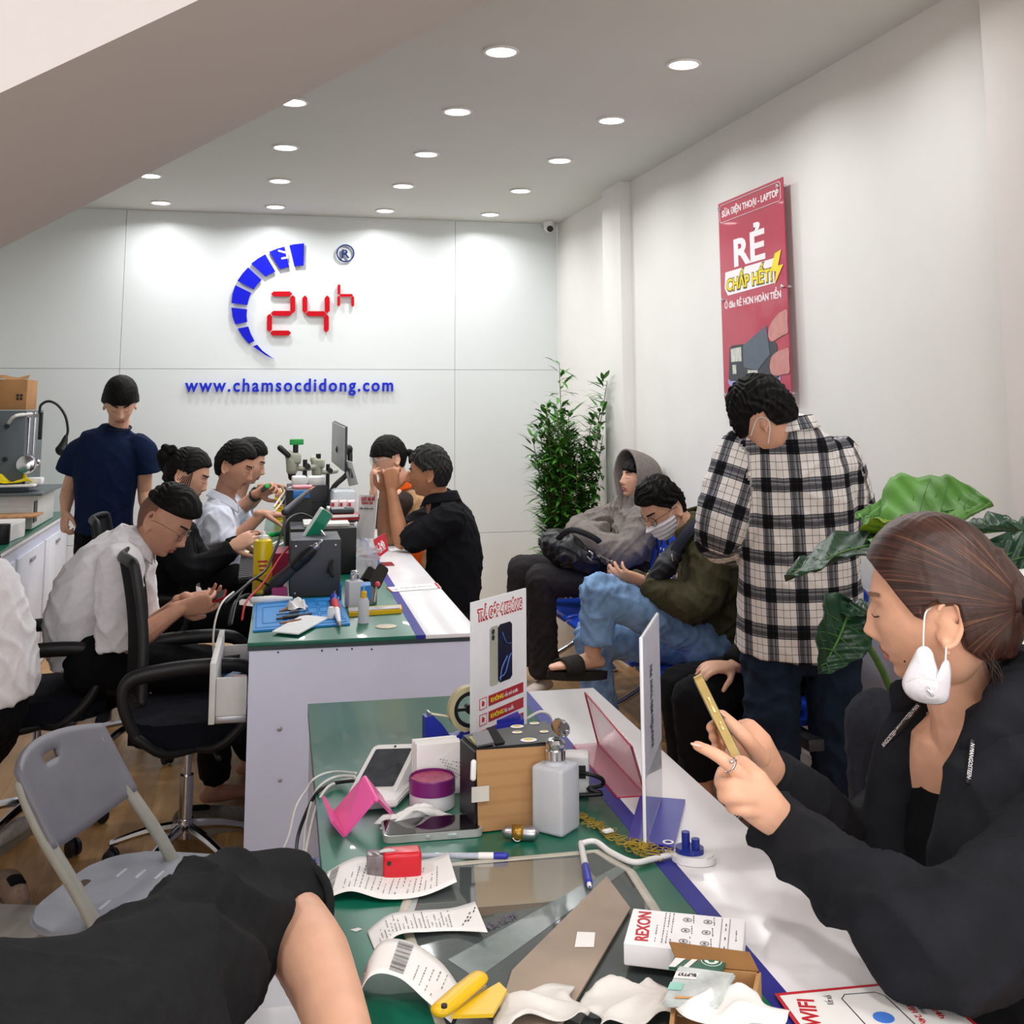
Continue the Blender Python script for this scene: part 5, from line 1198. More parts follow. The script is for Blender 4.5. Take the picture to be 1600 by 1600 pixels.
def wp(x,y,off=.0): p_=P(280+x/4.444,360+y/4.444,YS); return V((p_.x,YS-.006-off,p_.z))
textfit('letter','R',wp(1130,193),wp(1182,193),.068/4.444*4.4,(0,-1,0),M_sn,rg,ext=.006,bold=.0005)
ur=thing('web_address_lettering','blue raised web address www.chamsocdidong.com on the wall below the logo','sign',(0,YS,0)); ur['_org']=[0,YS,0]
textfit('lettering','www.chamsocdidong.com',wp(38,1119),wp(1485,1115),96/4.444*mpp(P(450,600,YS))*.94,(0,-1,0),mat('sign_blue2','#1c30c8',.5,noise=.03,spec=.2),ur,ext=.006,bold=.003,sp=1.22)
# security camera
c=PX(857,349,1.0); c=P(857,349,8.22)
t=thing('security_camera','small white dome security camera at the ceiling corner above the bamboo','camera',(c.x,c.y,ZC))
b=B(); cyl(b,(0,0,-.03),.042,.03,bev=.004); bmesh.ops.create_uvsphere(b,u_segments=20,v_segments=12,radius=.040,matrix=Matrix.Translation((0,-.01,-.048))); obj('housing',b,M_white,t)
b=B(); cyl(b,(0,0,.026),.024,.018,Matrix.Translation((0,-.01,-.05))@Matrix.Rotation(PI*.62,4,'X')); obj('lens',b,M_black,t)
# ---------------------------------------------------------------- poster on the right wall
XP=XR-.045
def pq(x,y): return PX(1080+x/4.21,260+y/4.21,XP)
Yl=(pq(183,245).y+pq(218,1523).y)/2; Yr=(pq(605,72).y+pq(660,1525).y)/2; Zt=(pq(183,245).z+pq(605,72).z)/2; Zb=(pq(218,1523).z+pq(660,1525).z)/2
ps=thing('wall_poster','tall red phone repair poster with white and yellow lettering on standoffs','poster',(XP,(Yl+Yr)/2,(Zt+Zb)/2)); ps['_org']=[XP,(Yl+Yr)/2,(Zt+Zb)/2]
PW=abs(Yl-Yr); PH=Zt-Zb
def pp_(u,v,o=0): return V((XP-.003-o,Yl+(Yr-Yl)*u,Zb+PH*v))          # u 0..1 left to right as seen, v 0 bottom..1
b=B(); box(b,(XP,(Yl+Yr)/2,(Zt+Zb)/2),(.005,PW,PH)); obj('panel',b,mat('poster_red','#b5304a',.35,noise=.03,nscale=4,coat=.3),ps)
def poly(name,uv,m,par,f,o=.001,th=.0006,soft=False):
    if f is pp_: o=o*.45; th=.0003
    if soft: uv=[(q.x,q.y) for q in cat([V((u,v,0)) for u,v in uv+uv[:1]],[1]*(len(uv)+1),5)[0][:-1]]
    b=B(); vs=[b.verts.new(f(u,v,o)) for u,v in uv]; b.faces.new(vs); solid(b,th); return obj(name,b,m,par,False)
def line_(name,pts,m,par,f,w,o=.0012):
    b=B(); tube(b,[f(u,v,o) for u,v in pts],w,n=6,sub=1); return obj(name,b,m,par,False)
line_('heading_frame',[(.03,.905),(.03,.975),(.05,.985),(.95,.985),(.97,.975),(.97,.905),(.95,.895),(.05,.895),(.03,.905)],M_inkwhite,ps,pp_,.0016)
NX=(-1,0,0)
textfit('heading_lettering','SỬA ĐIỆN THOẠI - LAPTOP',pp_(.06,.922),pp_(.94,.922),PH*.034,NX,M_inkwhite,ps,bold=.0012)
textfit('headline_lettering','RẺ',pp_(.24,.655),pp_(.72,.655),PH*.135,NX,M_inkwhite,ps,bold=.006)
poly('white_banner',[(.07,.555),(.09,.635),(.84,.640),(.84,.525),(.12,.515)],M_inkwhite,ps,pp_)
textfit('banner_lettering','CHẤP HẾT!',pp_(.10,.537,.0014),pp_(.82,.537,.0014),PH*.062,NX,mat('dark_outline','#7a6b33',.6,noise=.05),ps,bold=.006)
textfit('banner_lettering','CHẤP HẾT!',pp_(.11,.540,.0021),pp_(.81,.540,.0021),PH*.058,NX,mat('yellow_ink','#f2dc2e',.5,noise=.03),ps,bold=.002)
poly('lightning_bolt',[(.86,.66),(.95,.67),(.90,.60),(.97,.60),(.84,.515),(.87,.575),(.80,.585)],mat('yellow_ink','#f2dc2e'),ps,pp_,.004)
textfit('slogan_lettering','Ở đâu RẺ HƠN HOÀN TIỀN',pp_(.06,.452),pp_(.92,.452),PH*.034,NX,M_inkwhite,ps,bold=.0008)
Mpd=mat('print_dark','#3c4148',.5,noise=.1,nscale=60); 
poly('printed_phone',[(.09,.10),(.12,.25),(.16,.262),(.80,.262),(.84,.24),(.86,.10),(.82,.085),(.13,.085)],Mpd,ps,pp_,.001)
poly('printed_edge',[(.08,.078),(.08,.100),(.11,.086),(.84,.086),(.87,.100),(.87,.078),(.84,.062),(.11,.062)],mat('print_lilac','#9aa0d6',.4,noise=.04),ps,pp_,.002)
poly('printed_battery',[(.34,.15),(.34,.255),(.70,.335),(.74,.20),(.55,.13)],mat('print_grey','#56616e',.4,noise=.06),ps,pp_,.0035)
for q_ in ([(.14,.18),(.14,.245),(.31,.25),(.31,.18)],[(.16,.12),(.16,.165),(.22,.165),(.22,.12)],[(.40,.10),(.40,.135),(.55,.13),(.55,.10)]): poly('printed_component',q_,mat('print_light','#c9cbc2',.5,noise=.2,nscale=80),ps,pp_,.003)
Mpf=mat('print_skin','#c98a84',.5,noise=.08,nscale=20)
poly('printed_finger',[(.72,.285),(.76,.335),(.86,.375),(.93,.388),(.998,.390),(.998,.34),(.998,.290),(.93,.280),(.86,.268),(.77,.258)],Mpf,ps,pp_,.0048,soft=True)
poly('printed_finger',[(.73,.145),(.76,.185),(.84,.208),(.92,.215),(.998,.218),(.998,.165),(.998,.112),(.92,.105),(.82,.100),(.75,.112)],Mpf,ps,pp_,.0048,soft=True)
for u,v in ((.04,.965),(.95,.965),(.04,.50),(.96,.50),(.04,.02),(.96,.02)):
    b=B(); c=pp_(u,v); cyl(b,(0,0,-.035),.008,.048,frame(c,(-1,0,0),(0,1,0)),bev=.002); obj('standoff_screw',b,M_chrome,ps)
# ---------------------------------------------------------------- plants
M_leafb=mat('bamboo_leaf','#4f8a2c',.5,noise=.35,nscale=14,col2='#2f6a22'); M_stem=mat('bamboo_stem','#6d5a35',.6,noise=.2)
def pot(t,r=.16,h=.28,col='#dcdcd8'):
    b=B(); lathe(b,[(0,0),(r*.7,0),(r*.95,h*.5),(r,h),(r*.93,h),(r*.88,h-.03),(0,h-.03)]); obj('pot',b,plastic('pot_'+col,col,.3),t)
    b=B(); cyl(b,(0,0,h-.04),r*.88,.014); obj('soil',b,mat('soil','#3a2c20',.95,noise=.3,nscale=80),t)
bt=thing('potted_bamboo','tall bushy artificial bamboo in the far right corner','plant',(2.04,7.05,0)); pot(bt,.15,.26)
random.seed(11); b=B(); lb=B()
def blade(bm,p,d,L_,w_,dr):
    d=V(d).normalized(); s=d.cross(V((0,0,1))); s=(s if s.length>.1 else V((1,0,0))).normalized(); pts=[]
    for k,ww in ((0,.15),(.3,1),(.62,.8),(1,0.02)):
        c=V(p)+d*L_*k+V((0,0,-dr*k*k)); pts.append((c-s*w_*ww,c+s*w_*ww))
    vs=[[bm.verts.new(a),bm.verts.new(c)] for a,c in pts]
    for a,c in zip(vs,vs[1:]): bm.faces.new((a[0],a[1],c[1],c[0]))
for i in range(44):
    a=random.uniform(0,2*PI); r=.11*math.sqrt(random.random()); H_=random.choice([1.2,1.3,1.4,1.45,1.5,1.55,1.6])*random.uniform(.85,1.03)
    lean=.16; x1,y1=(r+lean*random.uniform(.3,1.0))*math.cos(a),(r+lean*random.uniform(.3,1.0))*math.sin(a)
    if i==0: H_=1.82; x1,y1=-.06,-.05
    if i==1: H_=1.70; x1,y1=.24,-.12
    p0=V((r*math.cos(a),r*math.sin(a),.22)); p2=V((x1,y1,H_)); pm=(p0+p2)/2+V((-.03*math.cos(a),-.03*math.sin(a),0))
    tube(b,[p0,pm,p2],[.005,.004,.002],n=5,sub=4)
    nl=int((H_-.45)*100)
    for k in range(nl):
        t_=random.uniform(.26,1) ; c=p0.lerp(pm,t_*2) if t_<.5 else pm.lerp(p2,t_*2-1)
        f_=random.uniform(0,2*PI); d=V((math.cos(f_),math.sin(f_),random.uniform(-.1,1.0)))
        off=random.uniform(0,.09)*(1.1-t_*.5); q_=c+d.normalized()*off
        if q_.x+2.04>2.26 : q_.x=.21
        if k%4==0: tube(b,[c,q_],[.0014,.001],n=3,sub=1)
        if d.x>0 and q_.x>.12: d.x=-d.x
        blade(lb,q_,d,random.uniform(.09,.15),random.uniform(.010,.016),random.uniform(.01,.05))
obj('stem',b,M_stem,bt); obj('foliage',lb,M_leafb,bt,False)
# big-leaved plant
M_lf=mat('big_leaf','#5a8f3c',.5,noise=.25,nscale=7); M_ld=mat('dark_leaf','#24432f',.32,noise=.25,nscale=7); M_lst=mat('leaf_stalk','#4c7a35',.5,noise=.15)
pc=V((1.93,3.00,0)); pl=thing('potted_elephant_ear','big-leaved green plant in a white pot between the plaid man and the masked woman','plant',pc); pl['_org']=list(pc)
def pot_w(cx,cy,r,h,t):
    b=B(); lathe(b,[(0,0),(r*.7,0),(r*.95,h*.5),(r,h),(r*.93,h),(r*.88,h-.03),(0,h-.03)],Matrix.Translation((cx,cy,0))); obj('pot',b,plastic('pot_white','#dcdcda',.25),t)
    b=B(); cyl(b,(cx,cy,h-.04),r*.88,.014); obj('soil',b,mat('soil','#3a2c20'),t)
pot_w(pc.x,pc.y,.17,.34,pl)
def bigleaf(base,tip,nrm,w_,m,cup=.06,droop=.0,seed=0,m2=None,stalk=True):
    base,tip=V(base),V(tip); d=tip-base; L_=d.length; d.normalize(); n=V(nrm); n=(n-d*n.dot(d)).normalized(); s=d.cross(n)
    def f(u,v):
        a=2*u-1; t_=v*1.16-.16
        # heart outline half-width
        if t_<0: wd=.80*(1-(t_/-.16)**2)**.5 if t_>-.16 else 0; inner=.0
        else: wd=(1-t_)**.75*(1+.55*t_) *.92
        wd=max(wd,.0)
        back=-.10*abs(a)*(1-max(t_,0))*(v<.4)
        x=a*wd*w_; rip=.005*math.sin(abs(a)*9+v*34+seed)+.008*math.sin(v*15+a*4+seed)*abs(a)
        z=cup*abs(a)**1.3*wd+rip-droop*t_*t_
        return base+d*(t_+back)*L_+s*x+n*z
    b=B(); grid(b,f,24,26); solid(b,.0015); lf=obj('leaf',b,m,pl,True)
    b=B(); tube(b,[f(.5,.13)+n*.001,f(.5,.5)+n*.001,f(.5,.98)],[.004,.003,.001],n=6,sub=5)
    for k in range(1,8):
        for sd in (0,1): vv=.16+.1*k; tube(b,[f(.5,vv)+n*.0005,f(.5+(sd-.5)*.5,vv+.05)+n*.0008,f(.5+(sd-.5)*.9,vv+.10)+n*.0005],[.0018,.0012,.0006],n=4,sub=3)
    obj('vein',b,M_lst,lf,True)
    if stalk:
        b=B(); c0=V((pc.x,pc.y,.32)); tube(b,[c0,c0.lerp(base,.5)+V((0,0,.12)),base],[.012,.009,.006],n=8,sub=6); obj('stalk',b,M_lst,pl,True)
bigleaf(D(1402,815,3.00),D(1545,778,2.85),(-.05,-.62,.75),.16,M_lf,.05,.02,2)
bigleaf(D(1408,818,3.02),D(1338,790,3.10),(.25,-.80,.55),.13,M_lf,.04,.03,1)
bigleaf(D(1380,832,2.98),D(1450,812,2.80),(.0,-.70,.7),.06,mat('lime_leaf','#7f9a1f',.4,noise=.1),.03,.0,11)
bigleaf(D(1378,852,2.95),D(1222,876,2.95),(.0,-.12,1.0),.13,M_ld,.03,.05,3)
bigleaf(D(1322,962,2.85),D(1292,1052,2.78),(.15,-.95,.25),.095,M_ld,.03,.03,4)
bigleaf(D(1326,965,2.9),D(1400,945,2.8),(.1,-.45,.9),.10,M_ld,.03,.03,5)
bigleaf(D(1515,832,2.6),D(1625,815,2.5),(.1,-.25,1),.09,M_ld,.03,.02,6)
bigleaf(D(1560,860,2.7),D(1620,930,2.6),(-.3,-.7,.6),.09,M_ld,.03,.02,7)
bigleaf(D(1346,1235,2.9),D(1338,1188,2.85),(.1,-.9,.3),.03,M_lf,.01,.0,8,stalk=False)
bigleaf(D(1352,1220,2.9),D(1330,1205,2.85),(.1,-.8,.5),.03,M_lf,.01,.0,9,stalk=False)
# ---------------------------------------------------------------- floor things at the left
def shoe_low(name,label,x,y,rz,m,group=None):
    t=thing(name,label,'shoe',(x,y,0),rz,group); b=B(); tube(b,[(-.10,0,.05),(0,0,.045),(.10,0,.035),(.15,0,.03)],[(.035,.045),(.04,.042),(.045,.032),(.035,.022)],up=(0,0,1),n=14); me=fuse(b,.006,4); me.name='upper'; mobj('upper',me,m,t); b=B(); prism(b,rrect(.29,.088,.043),.022,Matrix.Translation((.02,0,0))); obj('sole',b,plastic('shoe_sole','#8b8378'),t); b=B(); tube(b,[(-.09,0,.088),(-.02,0,.082)],[(.024,.010)]*2,n=12,up=(0,0,1)); obj('opening',b,M_blackcloth,t)
sh=T(20,1385,.05); shoe_low('sneaker','beige sneaker standing on the floor at the left edge beside the grey step',sh.x,sh.y,1.9,fabric('beige_canvas','#9c8678'))
sh=T(330,1275,.05); shoe_low('sneaker','grey cloth shoe on the floor behind the empty office chair',sh.x,sh.y,.2,fabric('grey_canvas','#6e675f'))
sh=T(5,1300,.05); shoe_low('sneaker','white and dark sneaker cut by the left frame edge',sh.x,sh.y,1.2,fabric('pale_canvas','#b7b2ad'))
c=T(20,1450,.14); t=thing('step_box','grey worn wooden step box on the floor at the lower left edge','box',(c.x-.06,c.y-.05,0),-.32)
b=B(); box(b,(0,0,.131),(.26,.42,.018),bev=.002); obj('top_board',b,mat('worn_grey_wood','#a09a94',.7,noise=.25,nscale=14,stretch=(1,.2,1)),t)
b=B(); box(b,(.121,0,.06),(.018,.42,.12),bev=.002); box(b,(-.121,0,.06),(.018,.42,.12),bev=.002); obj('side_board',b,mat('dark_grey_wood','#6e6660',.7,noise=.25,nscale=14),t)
# arm of the office chair the person in the foreground sits on
fa=copy_tree(ch0); fa.location=(-.47,1.44,0); fa.rotation_euler=(0,0,.05); fa['label']='black office chair of the person in the foreground, only its armrest shows at lower left'; fa['group']='office chairs'
# blue tubs beside the near counter
def tub(name,label,c,rx,ry,h,m,rz=0):
    t=thing(name,label,'basket',c,rz); b=B(); 
    def ring(s,z): return [(V((rx*s*math.cos(a),ry*s*math.sin(a),z))) for a in [2*PI*i/32 for i in range(32)]]
    rows=[[b.verts.new(v) for v in ring(s,z)] for s,z in ((.8,0),(1,h),(1.05,h),(1.05,h-.012),(1.0,h-.012),(.78,-.0),)]
    for a,c2 in zip(rows[:4],rows[1:4]):
        for i in range(32): j=(i+1)%32; b.faces.new((a[i],a[j],c2[j],c2[i]))
    b.faces.new(rows[0][::-1]); bmesh.ops.delete(b,geom=[v for r_ in rows[4:] for v in r_],context='VERTS'); solid(b,.002); obj('tub',b,m,t,.5); return t
c=T(478,1385,.70); tub('plastic_basket','blue plastic basket behind the near counter, below the white cables',(c.x,c.y,.55),.11,.09,.16,plastic('basket_blue','#3a5fd0',.4))
c=T(440,1560,.62); tub('plastic_tub','pale blue plastic tub between the forearm and the white drawer',(c.x-.02,c.y,.40),.16,.20,.22,plastic('tub_blue','#5b78b8',.35))
# ================================================================ THINGS ON THE SERVICE COUNTER
Z=.851
def Th(name,label,cat_,px,py,z=Z,rz=0,group=None):
    p=T(px,py,z); return thing(name,label,cat_,(p.x,p.y,z),rz,group),p
def pxs(p,n): return n*mpp(p)
def worldthing(name,label,cat_,c,group=None): return thing(name,label,cat_,tuple(c),0,group,world=True)
def spray(px,py,h,label,top='#f0f0ee'):
    t,p=Th('spray_can',label,'spray can',px,py,Z); r=h*.165
    b=B(); lathe(b,[(0,0),(r,0),(r,.003),(r*.97,.006),(r*.97,h*.80),(r*.9,h*.85),(r*.5,h*.885),(0,h*.885)]); obj('can_body',b,mat('can_yellow','#e3c710',.3,noise=.04,nscale=12),t)
    b=B(); lathe(b,[(r*.975,h*.06),(r*.985,h*.06),(r*.985,h*.30),(r*.975,h*.30)]); obj('lower_band',b,mat('can_band','#c9a616',.35,noise=.1),t)
    b=B(); lathe(b,[(r*.55,h*.86),(r*.55,h*.93),(r*.25,h*.94),(r*.22,h),(0,h)]); obj('nozzle',b,plastic('nozzle_white',top,.4),t)
    b=B(); 
    for k in range(3): box(b,(-.0,-r*.985,h*(.52-.07*k)),(r*(1.0-.2*k),.001,h*.03))
    obj('red_print',b,M_inkred,t)
    return t
spray(409,925,.225,'yellow aerosol can with red print, the nearer of two beside the hot air gun')
spray(437,815,.215,'yellow aerosol can with white cap, the farther of two beside the technicians hand')
# black power unit in front, larger one behind
def unit(name,label,cat_,px0,px1,py,h,dep,m,rz=0):
    a=T(px0,py,Z); c_=T(px1,py-4,Z); t=thing(name,label,cat_,(a.x,a.y,Z),math.atan2(c_.y-a.y,c_.x-a.x)*0+rz); w_=(V((c_.x,c_.y,0))-V((a.x,a.y,0))).length
    b=B(); box(b,(w_/2,dep/2,h/2),(w_,dep,h),bev=.004); obj('housing',b,m,t); t['w']=w_; return t,w_
t,w_=unit('soldering_power_unit','dark grey soldering station box with a black clamp knob on its side','power supply',452,531,934,.205,.28,plastic('station_grey','#3b3d44',.5),-.03)
b=B(); cyl(b,(0,0,0),.012,.014,Matrix.Translation((w_*.80,-.001,.10))@Matrix.Rotation(PI/2,4,'X')); tube(b,[(w_*.80,-.02,.125),(w_*.78,-.022,.10),(w_*.84,-.02,.075)],.006,n=8); tube(b,[(w_*.74,-.018,.09),(w_*.80,-.02,.115),(w_*.83,-.018,.13)],.005,n=8); obj('knob',b,M_black,t)
for x,z in ((.02,.015),(w_-.02,.015),(w_-.02,.185),(.02,.185)): b=B(); cyl(b,(0,0,0),.0035,.002,Matrix.Translation((x,0,z))@Matrix.Rotation(PI/2,4,'X'),n=8); obj('screw',b,M_steel,t)
t,w_=unit('control_box','large black box standing behind the dark grey soldering station','power supply',452,556,900,.19,.30,plastic('box_black','#18181c',.5),-.03)
b=B(); box(b,(w_*.55,.14,.198),(w_*.7,.22,.014),bev=.003); obj('tray',b,plastic('tray_white','#d8d6d2',.5),t)
# hot air gun lying up against the box
g=worldthing('hot_air_gun','dark grey hot air gun with metal nozzle lying against the soldering box','tool',T(440,930,Z))
a=D(418,923,4.15); c_=D(462,884,4.12); e=D(487,860,4.12); f_=D(502,846,4.12)
b=B(); tube(b,[a,a.lerp(c_,.3),a.lerp(c_,.6),c_],[.016,.026,.022,.017],n=14); obj('grip',b,plastic('gun_grey','#35373f',.45),g,True)
b=B(); tube(b,[c_,c_.lerp(e,.4)],[.021,.021],n=14); tube(b,[c_.lerp(e,.5),e],[.024,.020],n=14); obj('collar',b,M_black,g,True)
b=B(); tube(b,[e,e.lerp(f_,.5)],.012,n=14); tube(b,[e.lerp(f_,.4),f_],[.008,.007],n=12); obj('nozzle',b,M_steel,g,True)
for pts,m_ in (([a,D(405,932,4.1),D(385,930,4.0),D(366,944,3.85),D(358,975,3.75)],M_black),): b=B(); tube(b,pts,.006,n=8,sub=6); obj('cable',b,m_,g,True)
# green phone-shaped panel on a kick stand
g=worldthing('test_panel','green backed phone tester tilted on a metal kickstand on top of the black box','phone',D(490,850,4.35))
u=(D(508,798,4.35)-D(470,857,4.30)).normalized(); s_=V((.62,.70,-.12)); s_=(s_-u*s_.dot(u)).normalized(); n_=u.cross(s_)
Mg=basis(s_,u,n_,(D(508,798,4.35)+D(470,857,4.30))/2+s_*.02); b=B(); prism(b,rrect(.085,.175,.010),.014,Mg); obj('shell',b,mat('tester_white','#d8e4df',.4,noise=.04),g,.6)
b=B(); prism(b,rrect(.079,.169,.008),.002,Mg@Matrix.Translation((0,0,.0135))); obj('green_back',b,mat('tester_green','#0f8f6c',.45,noise=.05),g,.6)
b=B(); prism(b,rrect(.079,.169,.008),.002,Mg@Matrix.Translation((0,0,-.0015))); obj('green_face',b,mat('tester_green','#0f8f6c'),g,.6)
b=B(); tube(b,[D(502,829,4.33),D(523,856,4.30)],[(.006,.003)]*2,n=8,sub=1); obj('kickstand',b,M_steel,g,True)
# cables over the desk
def cable(label,pts,r,m,group='cables on the service counter'):
    p0=pts[0]; t=thing('cable',label,'cable',tuple(p0),0,group,world=True); b=B(); tube(b,pts,r,n=8,sub=8); obj('wire',b,m,t,True); return t
M_wcab=plastic('white_cable','#dedbd8',.5); M_red=plastic('red_cable','#b3222c',.5)
cable('thick black cable looping over the green tester to the drawer',[D(492,812,4.4),D(470,803,4.4),D(448,815,4.3),D(432,855,4.2),D(415,890,4.1),D(390,910,3.95),D(352,942,3.8)],.005,M_black)
cable('red test lead running down from the spray can to the mat',[D(462,845,4.25),D(440,868,4.2),D(424,892,4.1),D(408,915,4.0),D(385,940,3.8),D(378,968,3.72)],.004,M_red)
cable('white cable arched from the blue-fronted dock to the far spray can',[D(466,762,5.3),D(452,762,5.3),D(440,775,5.2),D(428,792,5.0)],.004,M_wcab)
cable('white cable just under the arched one by the blue-fronted dock',[D(466,766,5.3),D(450,772,5.3),D(438,788,5.1),D(428,800,5.0)],.004,M_wcab)
cable('white cable hanging from the drawer edge beside the empty office chair',[D(365,925,3.9),D(345,945,3.75),D(334,985,3.7),D(334,1040,3.72)],.0035,M_wcab)
cable('black cable drooping from the hot air gun over the drawer front',[D(420,915,4.1),D(395,905,4.0),D(372,935,3.85),D(362,975,3.72)],.004,M_black)
# beige microscopes
def scope(px,Y,z,k,label,full=True):
    p=P(px,700,Y); t=thing('microscope',label,'microscope',(p.x,p.y,z)); mb=mat('scope_beige','#a9ab98',.45,noise=.05); S=k
    b=B(); box(b,(0,0,.012),(.16*S,.20*S,.024),bev=.006); obj('base',b,M_black,t)
    b=B(); cyl(b,(.06*S,0,.02),.014*S,.24*S); obj('column',b,M_black,t)
    b=B(); tube(b,[(-.02*S,0,.20*S),(-.02*S,0,.26*S),(-.045*S,0,.30*S)],[.036*S,.042*S,.026*S],n=18); box(b,(.0,0,.27*S),(.07*S,.08*S,.07*S),bev=.015*S); tube(b,[(.0,0,.215*S),(.05*S,0,.205*S),(.12*S,0,.215*S)],[.018*S,.016*S,.018*S],n=10); obj('head',b,mb,t,.9)
    b=B(); tube(b,[(-.02*S,0,.20*S),(-.02*S,0,.155*S)],[.03*S,.022*S],n=16); obj('objective',b,M_black,t,.9)
    if full:
        for s in (-1,1): b=B(); tube(b,[(-.045*S,s*.026*S,.29*S),(-.095*S,s*.028*S,.335*S)],[.017*S,.019*S],n=14); obj('eyepiece',b,M_black,t,.9)
        b=B(); cyl(b,(.0,0,.30*S),.017*S,.055*S); obj('camera_tube',b,M_black,t)
        b=B(); box(b,(0.005*S,0,.372*S),(.085*S,.05*S,.035*S),bev=.003); obj('green_camera',b,plastic('camera_green','#1c9c46',.4),t)
    else:
        b=B(); cyl(b,(-.01*S,0,.30*S),.018*S,.04*S); obj('camera_tube',b,M_black,t)
    for s in (-1,1): b=B(); cyl(b,(0,0,0),.018*S,.03*S,Matrix.Translation((.075*S,s*.02*S,.22*S))@Matrix.Rotation(-s*PI/2,4,'X')); obj('focus_knob',b,M_black,t)
    return t
scope(462,6.70,1.002,.92,'beige stereo microscope with black eyepieces and a green camera on top')
scope(500,6.72,1.002,.80,'grey microscope without eyepieces, between the green-topped one and the monitor',False)
# monitor seen from the side
g=worldthing('monitor','thin grey computer monitor seen almost edge-on, standing at the far end of the counter','monitor',T(548,760,Z))
A0,A1,A2,A3=D(524,659,6.35),D(543,668,5.75),D(537,731,5.75),D(520,721,6.35)
b=B(); xx=(A1-A0); Ln=xx.length; xx.normalize(); Hh=(A0.z-A3.z)*1.0; n_=xx.cross(V((0,0,1))).normalized(); Mm=basis(xx,V((0,0,1)),n_,A3); prism(b,rrect(Ln,Hh,.006,3,Ln/2,Hh/2),.008,Mm); obj('screen',b,mat('screen_grey','#8e9092',.35,noise=.06),g,.6)
b=B(); prism(b,rrect(Ln+.006,Hh+.008,.006,3,Ln/2,Hh/2),.010,Mm@Matrix.Translation((0,0,-.011))); obj('rear_shell',b,M_darkgrey,g,.6)
mc=A3+xx*Ln*.5+V((0,0,Hh*.4)); b=B(); tube(b,[mc-n_*.01,mc-n_*.05],[.028,.026],n=14,sub=2); obj('mount',b,M_black,g,True)
b=B(); e_=mc-n_*.06; tube(b,[e_,e_+V((-.01,-.03,-.12)),e_+V((-.10,-.05,-.22)),V((e_.x-.15,e_.y-.06,Z+.01))],[(.014,.010)]*4,n=10,sub=5); cyl(b,(e_.x-.15,e_.y-.06,Z),.06,.012); obj('stand_arm',b,M_black,g,True)
# clutter at the far end
def boxpx(name,label,cat_,x0,y0,x1,y1,Y,dep,m,group=None,bev=.004,z0=None):
    "box whose near face covers the photo rectangle x0,y0..x1,y1 at distance Y"
    a=P(x0,y1,Y); c_=P(x1,y0,Y); zb=a.z if z0 is None else z0; t=thing(name,label,cat_,((a.x+c_.x)/2,Y+dep/2,zb),0,group)
    b=B(); box(b,(0,0,(c_.z-zb)/2),(c_.x-a.x,dep,c_.z-zb),bev=bev); obj('body',b,m,t); return t,c_.x-a.x,c_.z-zb
def slabt(name,label,cat_,quad,z0,z1,m,extra=None,group=None,bev=0):
    "a flat or boxy thing whose base outline is given by four photo points on the plane z0"
    Q=[T(x,y,z0) for x,y in quad]; c=sum(Q,V((0,0,0)))/len(Q); t=thing(name,label,cat_,(c.x,c.y,z0),0,group,world=True)
    b=B(); vs=[b.verts.new((q.x,q.y,z0)) for q in Q]; vt=[b.verts.new((q.x,q.y,z1)) for q in Q]; b.faces.new(vs[::-1]); b.faces.new(vt)
    n=len(Q)
    for i in range(n): b.faces.new((vs[i],vs[(i+1)%n],vt[(i+1)%n],vt[i]))
    if bev: bmesh.ops.bevel(b,geom=b.edges[:],offset=bev,segments=2,affect='EDGES')
    o=obj('body',b,m,t,.6)
    return t,c,Q
boxpx('parts_case','white plastic case, left of two side by side in front of the microscopes','box',457,745,480,757,6.25,.14,M_white,bev=.008,z0=1.116)
boxpx('parts_case','white plastic case, right of two side by side in front of the microscopes','box',483,745,509,757,6.25,.14,M_white,bev=.008,z0=1.116)
boxpx('equipment_shelf','black shelf box under the microscopes and white cases at the far end','shelf',449,786,512,800,6.20,.66,M_black,z0=.851)[0]['x']=0
boxpx('equipment_box','black box on the shelf holding up the two white cases','box',450,758,511,772,6.22,.20,M_darkgrey,z0=1.001)
t,w2,h2=boxpx('dock_box','black repair dock with blue front and pink top beside the pink tumbler','device',447,765,487,800,5.35,.22,M_black,z0=Z)
b=B(); box(b,(.02,0,h2+.006),(.09,.10,.012),bev=.003); obj('pink_pad',b,plastic('pink_pad','#e58f9b'),t)
b=B(); box(b,(.01,-.117,h2-.02),(.075,.012,.035),bev=.003); obj('blue_front',b,plastic('bright_blue','#1f7bd0'),t)
# soldering handpiece across
g=worldthing('soldering_iron','long grey soldering handpiece slanting toward the far white cases','tool',D(470,785,5.0)); b=B(); tube(b,[D(445,800,4.9),D(465,782,5.0),D(484,766,5.1)],[.016,.014,.008],n=10); obj('grip',b,plastic('gun_grey','#35373f'),g,True); b=B(); tube(b,[D(484,766,5.1),D(492,760,5.15)],[.005,.002],n=8); obj('tip',b,mat('copper_tip','#b0723a',.3,.8,noise=.05),g,True)
